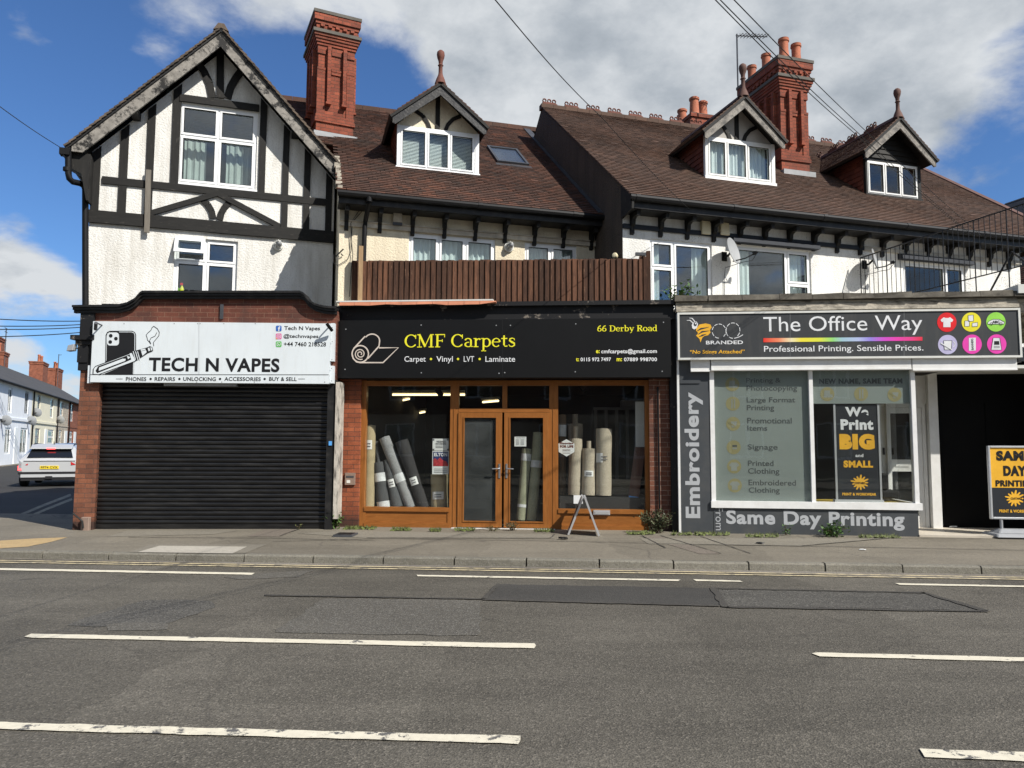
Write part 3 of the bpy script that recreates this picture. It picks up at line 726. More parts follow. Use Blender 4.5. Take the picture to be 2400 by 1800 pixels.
while x < 30:
    L = .905; dz = random.uniform(-.004, .004); dy = random.uniform(-.004, .004)
    z1 = .098 + dz
    P = [(x + .004, dy, -.05), (x + L - .004, dy, -.05), (x + L - .004, .125, -.05), (x + .004, .125, -.05),
         (x + .004, dy + .012, z1 - .02), (x + L - .004, dy + .012, z1 - .02), (x + L - .004, .125, z1 - .02), (x + .004, .125, z1 - .02)]
    mb.hexa(P); Q = P[4:] + [(x + .006, dy + .032, z1), (x + L - .006, dy + .032, z1), (x + L - .004, .125, z1), (x + .004, .125, z1)]
    mb.hexa(Q); x += .915
mk(mb, 'kerb', 'kerb_stone', None, G, kind='structure')
# opposite pavement behind the camera
strip('opposite_pavement', 'paving', [gw(-40, -11.2), gw(-40, -15.5), gw(40, -15.5), gw(40, -11.2)], .1)
# side street
sdir = Vector((-.385, .923)); srt = Vector((.923, .385))
def sp(a, b_): q = Vector((-7.35, 13.1)) + srt * a + sdir * b_; return q.x, q.y
strip('side_street', 'asphalt_side', [(-16.0, 11.8), sp(.3, -.6), sp(.6, 120), sp(-30, 120), (-60, 30), (-60, 14)], .06)
strip('side_street_pavement', 'paving', [(-31.9, 44), (-30.2, 44.6), (-47, 86), (-49.5, 85)], .075)
for q in ([(-40, 1226), (40, 1207), (100, 1182), (165, 1157), (167, 1162), (102, 1187), (40, 1213), (-40, 1232)],
          [(-40, 1240), (45, 1218), (105, 1192), (168, 1167), (170, 1172), (107, 1197), (45, 1224), (-40, 1247)]):
    strip('yellow_line', 'road_yellow_side', gpts(q, .064), .064)
# road markings and patches
for m_, q in (('road_white_worn', [(-30, 1691), (400, 1703), (800, 1714), (1218, 1724), (1221, 1735), (1216, 1743), (800, 1731), (400, 1720), (-30, 1708)]),
              ('road_white_worn', [(2155, 1754), (2430, 1763), (2430, 1786), (2300, 1779), (2166, 1774)]),
              ('road_white', [(56, 1492), (72, 1485), (660, 1497), (1254, 1508), (1258, 1513), (1252, 1519), (660, 1506), (75, 1494)]),
              ('road_white', [(1902, 1531), (1915, 1529), (2430, 1541), (2430, 1551), (1920, 1538)]),
              ('road_white', [(-20, 1331), (598, 1342.5), (590, 1347), (-20, 1335.5)]),
              ('road_white', [(975, 1347), (1595, 1358), (1590, 1361.5), (980, 1350.5)]),
              ('road_white', [(1625, 1357.5), (1735, 1360.5), (1740, 1363.5), (1632, 1361.5)]),
              ('road_white', [(2099, 1366.5), (2430, 1373), (2430, 1376.5), (2110, 1370.5)])):
    strip('road_marking', m_, ragged(gpts(q, .008)), .008)
for off in (-.16, -.30):
    strip('yellow_line', 'road_yellow', [gw(-30, off), gw(-30, off - .06), gw(30, off - .06), gw(30, off)], .008)
strip('gutter_grit', 'grit', [gw(-30, .0), gw(-6, -.05), gw(-2.5, -.16), gw(0, -.10), gw(3, -.13), gw(4.6, -.32), gw(5.6, -.33), gw(6.2, -.12), gw(30, -.06), gw(30, .01)], .004)
for m_, q in (('asphalt_patch', [(1166, 1369), (1400, 1373), (1668, 1378), (1690, 1419), (1400, 1411), (1133, 1404)]),
              ('asphalt_coarse', [(1680, 1379), (2165, 1389), (2300, 1430), (1705, 1421)]),
              ('asphalt_coarse', [(150, 1466), (270, 1425), (345, 1405), (500, 1407), (503, 1424), (400, 1460), (300, 1470)]),
              ('asphalt_pale', [(520, 1353), (620, 1343), (740, 1336), (700, 1352), (560, 1358)]),
              ('asphalt_pale', [(255, 1462), (330, 1458), (400, 1460), (388, 1476), (250, 1478)]),
              ('asphalt_pale', [(760, 1402), (1130, 1407), (1125, 1490), (640, 1482)])):
    zp = .003 if m_ != 'asphalt_pale' else .0042
    strip('road_patch', m_, ragged(gpts(q, zp), .12, .02), zp)
for q in ([(1129, 1403), (1164, 1367), (1172, 1367), (1140, 1403)], [(1664, 1377), (1680, 1377), (1710, 1423), (1690, 1421)],
          [(1132, 1403), (1690, 1418), (1690, 1421), (1132, 1406)], [(1705, 1420), (2318, 1431), (2318, 1434), (1705, 1423.5)],
          [(2158, 1388), (2170, 1388), (2325, 1432), (2300, 1431)], [(1680, 1377.5), (2166, 1387.5), (2166, 1389.5), (1680, 1379.5)],
          [(620, 1393), (1135, 1402), (1135, 1404.5), (620, 1395.5)]):
    strip('road_seam', 'seam_tar', ragged(gpts(q, .010), .10, .012), .010)
def pav_z(x, y):
    v = (G.I @ Vector((x, y, 0))).y
    return .096 + (v - .125) / 1.475 * .016 if v < 1.6 else .112 + (v - 1.6) / 2.9 * .031
def pav_seam(P, w_=.022, m_='seam_tar'):
    Q = []
    for px, py in P:
        z = .12
        for _ in range(3): q = WORLD.gnd(px, py, z); z = pav_z(q.x, q.y)
        Q.append(Vector((q.x, q.y, 0)))
    mb = MB(); L = []
    for a, b in zip(Q[:-1], Q[1:]):
        n = max(1, int((b - a).length / .12)); L += [a.lerp(b, i / n) + Vector((random.uniform(-.008, .008), random.uniform(-.008, .008), 0)) for i in range(n)]
    L.append(Q[-1])
    for a, b in zip(L[:-1], L[1:]):
        t_ = (b - a).normalized(); n_ = Vector((-t_.y, t_.x, 0)) * w_ * random.uniform(.35, .6)
        mb.face([(p.x, p.y, pav_z(p.x, p.y) + .0085) for p in (a - n_, b - n_, b + n_, a + n_)])
    me_fix(mb); mk(mb, 'pavement_seam', m_, None, WORLD, kind='structure')
for P in ([(640, 1270), (900, 1263), (1250, 1268), (1660, 1277), (2020, 1283), (2420, 1291)], [(300, 1260), (640, 1262), (880, 1268)], [(1504, 1256), (1560, 1285)], [(1548, 1256), (1690, 1298)], [(1642, 1258), (1760, 1298)], [(655, 1257), (702, 1240)], [(860, 1261), (1290, 1262), (1300, 1253)], [(1880, 1280), (2085, 1262), (2300, 1264)]): pav_seam(P)
# pavement repairs
for m_, q in (('slab', [(322, 1294), (373, 1279), (579, 1281), (545, 1297)]), ('paving_pale', [(300, 1294), (355, 1276), (625, 1276), (575, 1296)]),
              ('buff', [(-20, 1269), (0, 1267), (80, 1262), (159, 1259), (119, 1270), (65, 1281), (0, 1285), (-20, 1286)]),
              ('paving_red', [(580, 1257), (620, 1241), (700, 1240), (655, 1258)]), ('paving_pale', [(300, 1243), (560, 1243), (500, 1252), (250, 1258)]),
              ('paving_pale', [(700, 1250), (790, 1244), (1290, 1252), (1300, 1262), (860, 1261)]), ('paving_pale', [(1500, 1262), (2080, 1262), (1880, 1280), (1520, 1275)]),
              ('paving_red', [(1500, 1256), (1545, 1256), (1690, 1298), (1640, 1298)]), ('paving_pale', [(1690, 1260), (1820, 1262), (1760, 1270)])):
    z_ = .131 if m_ != 'slab' else .135
    w_ = []
    for px, py in q:
        for it in range(3):
            P = WORLD.gnd(px, py, z_); l = G.I @ P; v = l.y
            z_ = (.096 + (v - .125) / 1.475 * .016 if v < 1.6 else .112 + (v - 1.6) / 2.9 * .031) + (.004 if m_ != 'slab' else .008)
        w_.append((P.x, P.y, z_))
    sheet('pavement_patch', m_, w_)
for q in ([(1500, 1256), (1504, 1256), (1590, 1300), (1585, 1300)], [(1850, 1296), (1862, 1296), (1640, 1259), (1636, 1259)]):
    pass
mb = MB(); g0 = G.I @ WORLD.gnd(810, 1252, .14)
mb.box(g0.x - .15, g0.x + .15, g0.y - .16, g0.y + .16, .10, .148)
for i in range(5): mb.box(g0.x - .12, g0.x + .12, g0.y - .13 + i * .055, g0.y - .105 + i * .055, .148, .154, 1)
mk(mb, 'drain_cover', ['dark_lead', 'black_paint'], None, G, 'small iron drain cover set in the pavement by the brick pier', 'drain cover')

# ------------------------------------------------------------------ house A: half-timbered gable
hA = thing('half_timbered_house', 'half-timbered corner house with white render, steep front gable and closed black shop shutter', 'house', A, (2, 0, 0))
E_ = .35
apx, apz = A.p(517, 111, E_); apx = 1.89
SLP = 1.06
def gz(x): return apz - SLP * abs(x - apx)
xl, xr = -.13, 3.96; HD = 5.2
w1 = A.rect(417, 251, 602, 437); w2 = A.rect(407, 560, 556, 690)
wA1 = (w1[0], w1[1], w1[2], w1[3]); wA2 = (w2[0], w2[1], 3.9, w2[3])
mb = MB()
mb.holed([(xl, 3.5), (xr, 3.5), (xr, gz(xr) + .1), (apx, apz + .1), (xl, gz(xl) + .1)], [wA1, wA2], 0, 0, .12, 0)
for q in (wA1, wA2): mb.room(*q, .12, 2.0, 1)
mb.face([(xl, HD, 0), (xl, 0, 0), (xl, 0, gz(xl) + .1), (xl, HD, gz(xl) + .1)]); mb.face([(xr, 0, 0), (xr, HD, 0), (xr, HD, gz(xr) + .1), (xr, 0, gz(xr) + .1)])
mb.face([(xr, HD, 0), (xl, HD, 0), (xl, HD, gz(xl)), (apx, HD, apz), (xr, HD, gz(xr))])
mk(mb, 'wall', ['white_render', 'room_teal'], hA, A)
# timber frame
tm = MB(); th = MB()
def post(x0, y0, x1, y1, wpx=19, m_=tm, dz=.03, mi=0):
    """a timber between two points of the facade"""
    p, q = A.p(x0, y0), A.p(x1, y1); wd = wpx / 141.0
    m_.bar((p[0], -dz / 2, p[1]), (q[0], -dz / 2, q[1]), wd, dz + random.uniform(0, .006), mi=mi)
bz = A.p(500, 507)[1]; 
z_b0, z_b1 = A.p(211, 522)[1], A.p(211, 493)[1]
z_r0, z_r1 = A.p(232, 430)[1], A.p(232, 413)[1]
th.box(xl - .01, xr + .005, -.06, .0, z_b0, z_b1)
th.box(xl + .17, 3.80, -.036, .0, z_r0, z_r1)
for xa, xb, top in ((213, 232, 0), (277, 296, 0), (339, 357, 0), (400, 419, 0), (606, 622, 0), (660, 675, 0), (711, 726, 0), (763, 778, 0)):
    ym = 470 if xa < 390 or xa > 630 else 400
    u0, u1 = A.p(xa, ym)[0], A.p(xb, ym)[0]
    zb = z_b1 if xa not in (400, 606) else z_r1
    tm.prism([(u0, zb), (u1, zb), (u1, gz(u1) + .06), (u0, gz(u0) + .06)], -.03, .0)
hz0, hz1 = A.p(421, 238)[1], A.p(421, 222)[1]
th.box(A.p(419, 300)[0], A.p(606, 300)[0], -.045, .0, hz0, hz1)
post(516.5, 231, 516.5, 112, 18, dz=.034)
def curve_brace(P, wd):
    Q = [A.p(*q) for q in P]
    for i in range(len(Q) - 1):
        tm.bar((Q[i][0], -.014, Q[i][1]), (Q[i + 1][0], -.014, Q[i + 1][1]), wd, .028)
curve_brace([(462, 146), (478, 168), (491, 196), (498, 230)], .13); curve_brace([(572, 160), (554, 182), (541, 205), (533, 232)], .13)
curve_brace([(476, 470), (487, 480), (496, 495), (500, 513)], .11); curve_brace([(537, 476), (527, 486), (519, 500), (515, 516)], .11)
post(350, 502, 510, 455, 13, th, .05); post(512, 456, 656, 532, 13, th, .054)
mk(tm, 'timber_post', 'black_timber', hA, A); mk(th, 'timber_beam', 'black_timber_level', hA, A)
# loose plank
p0, p1 = A.p(343, 548), A.p(350, 402)
mb = MB(); mb.bar((p0[0] + .02, -.085, p0[1]), (p1[0], -.085, p1[1]), .085, .03); mk(mb, 'loose_plank', 'plank_grey', hA, A)
p0, p1 = A.p(205, 540), A.p(208, 402)
mb = MB(); mb.bar((p0[0], -.10, p0[1]), (p1[0], -.10, p1[1]), .035, .03); mk(mb, 'loose_plank', 'plank_grey', hA, A)
# bargeboards
HT = .27
for sgn in (-1, 1):
    mb = MB(); e = 2.09 if sgn < 0 else 2.07
    P = [(apx, apz), (apx + sgn * e, apz - SLP * e), (apx + sgn * (e + .16), apz - SLP * e), (apx + sgn * (e + .16), apz - SLP * (e + .16) + HT), (apx, apz + HT)]
    if sgn < 0: P = P[::-1]
    mb.prism(P[::-1] if False else P, -E_ - .04, -E_)
    P2 = [(x, z + HT + .002) for x, z in ((apx, apz), (apx + sgn * (e + .2), apz - SLP * (e + .2)))]
    Q = P2 + [(P2[1][0], P2[1][1] + .075), (P2[0][0], P2[0][1] + .075)]
    mb.prism(Q if sgn > 0 else Q[::-1], -E_ - .065, -E_, 1)
    mk(mb, 'bargeboard', ['peeling_barge', 'black_barge'], hA, A)
# roof
mb = MB(); th_ = HT + .085
for sgn in (-1, 1):
    e = 2.36 if sgn < 0 else 2.3
    V = Vector((-sgn, 0, SLP)).normalized(); U = Vector((0, 1, 0)); O_ = Vector((apx + sgn * e, -E_ - .07, apz - SLP * e + th_))
    ln = e * math.hypot(1, SLP)
    slab(mb, O_, U, V, HD + .8, ln, .06, 1); tiles(mb, O_, U, V, HD + .8, ln, mi=0, g=.105)
    for j in range(int(ln / .105)):
        q = O_ + V * (j * .105); N_ = Vector((sgn * SLP, 0, 1)).normalized(); b0 = q + N_ * .004; b1 = q + V * .125 - N_ * .012; y0 = -E_ - .095 - random.uniform(0, .012)
        P_ = [b0 - N_ * .026, b1 - N_ * .026, b1, b0]
        mb.hexa([(p.x, y0, p.z) for p in P_] + [(p.x, y0 + .12, p.z) for p in P_], 0)
for i in range(13): mb.prism([(apx - .13, apz + th_ - .075), (apx, apz + th_ - .03), (apx + .13, apz + th_ - .075), (apx + .05, apz + th_ + .055), (apx - .05, apz + th_ + .055)], -E_ - .08 + i * .45, -E_ - .08 + i * .45 + .44, 2)
mk(mb, 'roof', ['tile_a', 'black_paint', 'tile_a'], hA, A)
for sgn, e in ((-1, 1.35), (1, 1.32)):
    mb = MB(); mb.box(apx + sgn * e - .06, apx + sgn * e + .06, -E_, 0, gz(apx + e) + .02, gz(apx + e) + .14); mk(mb, 'purlin_end', 'black_timber', hA, A)
# left eave gutter, corbel and downpipe
mb = MB(); ge = -.40; gzv = apz - SLP * 2.36 + th_ - .10
mb.tube([(ge - .06, -.42, gzv), (ge - .06, HD, gzv)], .06, 8); mb.box(ge - .13, ge + .02, -.44, -.30, gzv - .05, gzv + .06)
mk(mb, 'gutter', 'black_plastic', hA, A, smooth=True)
mb = MB(); q0 = A.p(160, 345, .36); q1 = A.p(160, 415, .36); q2 = A.p(200, 432, .12); q3 = A.p(200, 715, .12)
mb.tube([(q0[0], -.36, q0[1]), (q1[0], -.36, q1[1] + .05), (q1[0] + .015, -.35, q1[1] - .02), (q1[0] + .06, -.32, q1[1] - .06), (q2[0] - .07, -.16, q2[1] - .005), (q2[0] - .02, -.12, q2[1] - .03), (q2[0], -.10, q2[1] - .10), (q3[0], -.10, 3.8)], .05, 10)
for z in (q1[1] + .1,): mb.tube([(q0[0], -.36, z), (q0[0], -.36, z + .06)], .062, 10)
mk(mb, 'downpipe', 'black_plastic', hA, A, smooth=True)
mb = MB(); mb.prism([(-.13, 5.6), (-.10, 5.6), (-.10, 6.4), (-.45, 6.4), (-.42, 6.15), (-.22, 6.05)], -.30, -.02); mk(mb, 'eave_bracket', 'black_timber', hA, A)
window(hA, A, *wA1, .03, [(.5, [.60]), (1, [.60])], fw=.042, sash=.036, glass='glass_sky', curtain=[('curtain_grey', .06, .34, .05, .6), ('curtain_grey', .60, .96, .05, .6)], cy=.25)
window(hA, A, *wA2, .05, [(.5, [.67]), (1, [.67])], fw=.042, sash=.034, glass='glass_sky', curtain=None, sill=False)
# tilted open casement
mb = MB(); x0, x1, z0, z1 = A.rect(410, 558, 481, 596); f = A.sub(0, -.0, 0)
def tilt(x, y, z): k = (z1 - z) / (z1 - z0); return (x, -.03 - .14 * k + y, z)
for a, b_, c, d_ in ((x0, x1, z0, z0 + .06), (x0, x1, z1 - .06, z1), (x0, x0 + .06, z0 + .06, z1 - .06), (x1 - .06, x1, z0 + .06, z1 - .06)):
    mb.hexa([tilt(a, 0, c), tilt(b_, 0, c), tilt(b_, .05, c), tilt(a, .05, c), tilt(a, 0, d_), tilt(b_, 0, d_), tilt(b_, .05, d_), tilt(a, .05, d_)])
o = mk(mb, 'open_casement', 'upvc', hA, A)
mb = MB(); mb.hexa([tilt(x0 + .05, .02, z0 + .05), tilt(x1 - .05, .02, z0 + .05), tilt(x1 - .05, .026, z0 + .05), tilt(x0 + .05, .026, z0 + .05), tilt(x0 + .05, .02, z1 - .05), tilt(x1 - .05, .02, z1 - .05), tilt(x1 - .05, .026, z1 - .05), tilt(x0 + .05, .026, z1 - .05)])
mk(mb, 'pane', 'glass_sky', o, A)
# ---- shop front A
def tx(px): return T.p(px, 800)[0]
zc = T.p(520, 682, .1)[1]; zl_ = T.p(200, 716, .1)[1]
prof = [(-.16, zl_)]
for px, py in ((205, 715), (275, 715), (300, 709), (318, 699), (330, 685), (336, 682)): prof.append(T.p(px, py, .1))
for px, py in ((703, 682), (712, 686), (722, 700), (738, 711), (760, 717), (788, 719)): prof.append(T.p(px, py, .1))
x_r = prof[-1][0]
mb = MB()
mb.prism([(x_r, 2.6), (x_r, prof[-1][1] - .05)] + [(x, z - .05) for x, z in prof[::-1][1:-1]] + [(-.02, zl_ - .05), (-.02, 2.6)][:2], 0, .22)
mk(mb, 'parapet', 'parapet_brick', hA, T)
mb = MB()
for i in range(len(prof) - 1):
    (xa, za), (xb, zb) = prof[i], prof[i + 1]; e0 = -.01 if i == 0 else 0
    for y0, y1, h0, h1 in ((-.14, .24, -.035, .0), (-.11, .0, -.075, -.035), (-.07, .0, -.12, -.075)):
        mb.hexa([(xa, y0, za + h0), (xb, y0, zb + h0), (xb, y1, zb + h0), (xa, y1, za + h0), (xa, y0, za + h1), (xb, y0, zb + h1), (xb, y1, zb + h1), (xa, y1, za + h1)])
mk(mb, 'coping', 'black_paint', hA, T)
xpl, xpr = tx(170) + .0, T.p(212, 1000)[0]
mb = MB(); mb.box(-.03, .28, -.02, .4, 0, 2.72); mb.box(-.03, .0, -.019, HD, 0, 3.6)
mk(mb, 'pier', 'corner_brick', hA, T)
mb = MB(); zz = T.p(200, 790, .1)[1]
mb.box(-.06, .16, -.05, .3, 2.72, zl_ - .12); mb.box(-.10, .2, -.09, .3, zz - .12, zz - .045); mb.box(-.16, .22, -.14, .3, zz - .045, zz + .03); mb.box(-.07, .1, -.07, .3, 2.85, zz - .12)
mk(mb, 'corbel', 'black_flaking', hA, T)
mb = MB(); sx0, sx1, s_z0, s_z1 = T.rect(226, 900, 770, 1238, -.12); n = 34; ph = (s_z1 + .15 - s_z0 - .07) / n
for i in range(n):
    z = s_z0 + .07 + i * ph
    P = [(0, 0), (-.016, .10), (-.022, .3), (-.022, .55), (-.014, .78), (.0, .9), (.003, 1.0)]
    for a, b_ in zip(P[:-1], P[1:]): mb.face([(sx0, .12 + a[0], z + a[1] * ph), (sx1, .12 + a[0], z + a[1] * ph), (sx1, .12 + b_[0], z + b_[1] * ph), (sx0, .12 + b_[0], z + b_[1] * ph)])
mb.box(sx0, sx1, .095, .13, s_z0 - .05, s_z0 + .07)
mk(mb, 'roller_shutter', 'shutter_black', hA, T)
mb = MB(); mb.box(.28, sx0 + .03, .04, .14, .0, 2.72); mk(mb, 'shutter_guide', 'black_paint', hA, T)
mb = MB(); mb.box(T.p(766, 1000)[0], T.p(783, 1000)[0], .0, .14, .0, 2.72); mk(mb, 'shutter_guide', 'black_paint', hA, T)
mb = MB(); mb.box(.0, x_r, .01, .30, 2.5, 3.6); mb.box(.1, x_r, .3, .5, 0, 3.9); mk(mb, 'shutter_box', 'black_paint', hA, T)
mb = MB(); xa, xb = T.p(784, 1000)[0], T.p(797, 1000)[0]; mb.box(xa + .012, xb, -.03, .3, .3, 2.56); mk(mb, 'pilaster', 'white_flaking', hA, T)
mb = MB(); mb.box(T.p(190, 1200, .1)[0], T.p(209, 1200, .1)[0], -.10, -.02, .1, .33); mk(mb, 'plinth_block', 'stone_pink', hA, T, bevel=.01)
mb = MB(); mb.box(tx(391), tx(559), -.05, .04, 2.475, 2.52); mk(mb, 'strip_light_housing', 'grey_plastic', hA, T)
mb = MB(); a = T.rect(218, 1045, 226, 1056); mb.box(a[0], a[1], .01, .04, a[2], a[3]); mk(mb, 'lock_box', 'upvc', hA, T)
mb = MB(); a = T.rect(771, 1034, 778, 1044); mb.box(a[0], a[1], -.02, .0, a[2], a[3]); mat('lock_blue', (.10, .35, .75), .4); mk(mb, 'lock_box', 'lock_blue', hA, T)
mb = MB(); a = T.rect(517, 714, 524, 748); mb.box(a[0], a[1], -.03, .0, a[2], a[3]); mk(mb, 'iron_strap', 'dark_lead', hA, T)
mb = MB(); mb.box(-.02, 4.35, .2, 1.9, 3.55, 3.6); mk(mb, 'flat_roof', 'dark_lead', hA, T)

# ------------------------------------------------------------------ house B: tiled house with terrace over the carpet shop
hB = thing('tiled_house', 'cream rendered house with brown tiled roof and one white dormer above the carpet shop', 'house', B, (2.4, 0, 0))
KB = .75; ZB = B.p(1100, 478, .4)[1] + .02; YB = -.42
rbl = B.hit(829, 254, ZB, KB, YB); rbr = B.hit(1253, 305, ZB, KB, YB); ridB = (rbl.y + rbr.y) / 2; zridB = ZB + KB * (ridB - YB)
print('B ridge', rbl, rbr)
RB = 4.80
wB1 = B.rect(958, 553, 1161, 640); wB2 = B.rect(1230, 573, 1352, 640)
wB1 = (wB1[0], wB1[1], 4.0, B.p(1060, 553)[1]); wB2 = (wB2[0], wB2[1], 4.0, wB1[3])
zsB = ZB - .12
mb = MB(); mb.holed([(-.08, 3.6), (RB, 3.6), (RB, zsB), (-.08, zsB)], [wB1, wB2], 0, 0, .1, 0)
for q in (wB1, wB2): mb.room(*q, .1, 2.2, 1, .15)
mb.face([(-.08, 8, 3.6), (-.08, 0, 3.6), (-.08, 0, zsB), (-.08, ridB, zridB - .1), (-.08, 8, zridB - 2)], 0)
mk(mb, 'wall', ['cream_render', 'room_dark'], hB, B)
mb = MB(); zb_ = B.p(1100, 549)[1]
mb.box(-.08, RB, -.045, 0, zb_ - .045, zb_ + .04); mb.box(-.08, RB, -.07, 0, zb_ + .04, zb_ + .058); mk(mb, 'string_course', 'pale_board', hB, B)
mb = MB(); mb.box(-.12, RB, -.38, -.34, ZB - .20, ZB - .03); mb.box(-.12, RB, -.34, 0, ZB - .205, ZB - .17); mk(mb, 'fascia', 'black_paint', hB, B)
mb = MB(); mb.tube([(-.14, -.44, ZB - .05), (RB - .05, -.44, ZB - .05)], .055, 8)
for x in (.5, 2.3, 4.1): mb.tube([(x, -.44, ZB - .05), (x + .08, -.44, ZB - .05)], .062, 8)
mk(mb, 'gutter', 'black_plastic', hB, B, smooth=True)
def bracket(parent, fr, u, zt, ht, dep=.30):
    mb = MB(); w_ = .035
    P = [(0, zt - ht), (-.05, zt - ht + .02), (-.055, zt - ht * .62), (-.10, zt - ht * .5), (-.11, zt - ht * .3), (-.18, zt - ht * .2), (-dep, zt - .09), (-dep, zt), (0, zt)]
    n = len(P); b = len(mb.v); mb.v += [(u - w_, y, z) for y, z in P] + [(u + w_, y, z) for y, z in P]
    for t in tessellate_polygon([[Vector((y, z, 0)) for y, z in P]]):
        mb.f.append(tuple(b + i for i in t)); mb.m.append(0); mb.f.append(tuple(b + n + i for i in reversed(t))); mb.m.append(0)
    for i in range(n): j = (i + 1) % n; mb.f.append((b + i, b + j, b + n + j, b + n + i)); mb.m.append(0)
    mk(mb, 'bracket', 'black_timber', parent, fr)
for zx in (290, 493, 693, 887, 1075, 1255, 1435, 1610, 1780): bracket(hB, B, B.p(700 + zx * .3843, 530)[0], ZB - .205, .37)
mb = MB(); U = Vector((1, 0, 0)); V = Vector((0, 1, KB)).normalized(); LB = (ridB - YB) * math.hypot(1, KB)
x0B = -2.8
O_ = Vector((x0B, YB - .02, ZB))
dorB = B.hit(929, 390, ZB, KB, YB); yd = dorB.y
print('B dormer y', yd)
slab(mb, Vector((-.12, YB, ZB)), U, V, RB + .1, LB, .06, 1); slab(mb, Vector((x0B, 1.9, ZB + KB * (1.9 - YB))), U, V, -x0B - .12, LB - (1.9 - YB) * 1.25, .06, 1)
tiles(mb, O_, U, V, RB - x0B, LB, clip=lambda a, v: a + x0B < -.12 and v < (1.7 - YB) * 1.25, mi=0)
for i in range(16): mb.prism([(-1.4 + i * .4, zridB - .06), (-1.4 + i * .4 + .395, zridB - .06), (-1.4 + i * .4 + .395, zridB + .05), (-1.4 + i * .4, zridB + .05)], ridB - .1, ridB + .1, 2)
mk(mb, 'roof', ['tile_b', 'black_paint', 'tile_b'], hB, B)
mb = MB(); mb.face([(x0B, ridB, zridB), (RB, ridB, zridB), (RB, ridB + 4, zridB - 3), (x0B, ridB + 4, zridB - 3)]); mk(mb, 'rear_roof', 'slate', hB, B)
# lead and mortar where the roof meets its neighbours
mb = MB(); mb.bar((RB - .10, YB, ZB + .045), (RB - .10, ridB, zridB + .045), .16, .02, up=(0, -KB, 1)); mk(mb, 'flashing', 'dark_lead', hB, B)
mb = MB()
for i in range(9):
    y = YB + .05 + i * .17; mb.box(-.15 + random.uniform(-.02, .02), -.06, y, y + .16, ZB + KB * (y - YB) - .02, ZB + KB * (y - YB) + .06 + random.uniform(0, .03))
mk(mb, 'mortar_fillet', 'ash_weathered', hB, B)
# skylight
mb = MB(); gl = MB(); q = [B.hit(px, py, ZB + .03, KB, YB) for px, py in ((1164, 383), (1234, 386), (1213, 352), (1143, 346))]
n_ = Vector((0, -KB, 1)).normalized(); x0, x1 = (q[0].x + q[3].x) / 2, (q[1].x + q[2].x) / 2; y0, y1 = (q[0].y + q[1].y) / 2, (q[2].y + q[3].y) / 2
def rp(x, y, h): p = Vector((x, y, ZB + KB * (y - YB))); return p + n_ * h
def rbox(m_, xa, xb, ya, yb, h0, h1, mi=0): m_.hexa([rp(xa, ya, h0), rp(xb, ya, h0), rp(xb, yb, h0), rp(xa, yb, h0), rp(xa, ya, h1), rp(xb, ya, h1), rp(xb, yb, h1), rp(xa, yb, h1)], mi)
f_ = .05
for a in ((x0, x0 + f_, y0, y1), (x1 - f_, x1, y0, y1), (x0 + f_, x1 - f_, y0, y0 + f_), (x0 + f_, x1 - f_, y1 - f_, y1)): rbox(mb, *a, -.02, .075)
rbox(gl, x0 + f_, x1 - f_, y0 + f_, y1 - f_, .05, .058); rbox(mb, x0 + f_, x1 - f_, y0 + f_, y1 - f_, .015, .024, 1)
rbox(mb, x0 - .04, x1 + .04, y0 - .12, y0, .0, .03)
o = mk(mb, 'skylight', ['dark_lead', 'room_dark'], hB, B); mk(gl, 'pane', 'glass_sky', o, B)

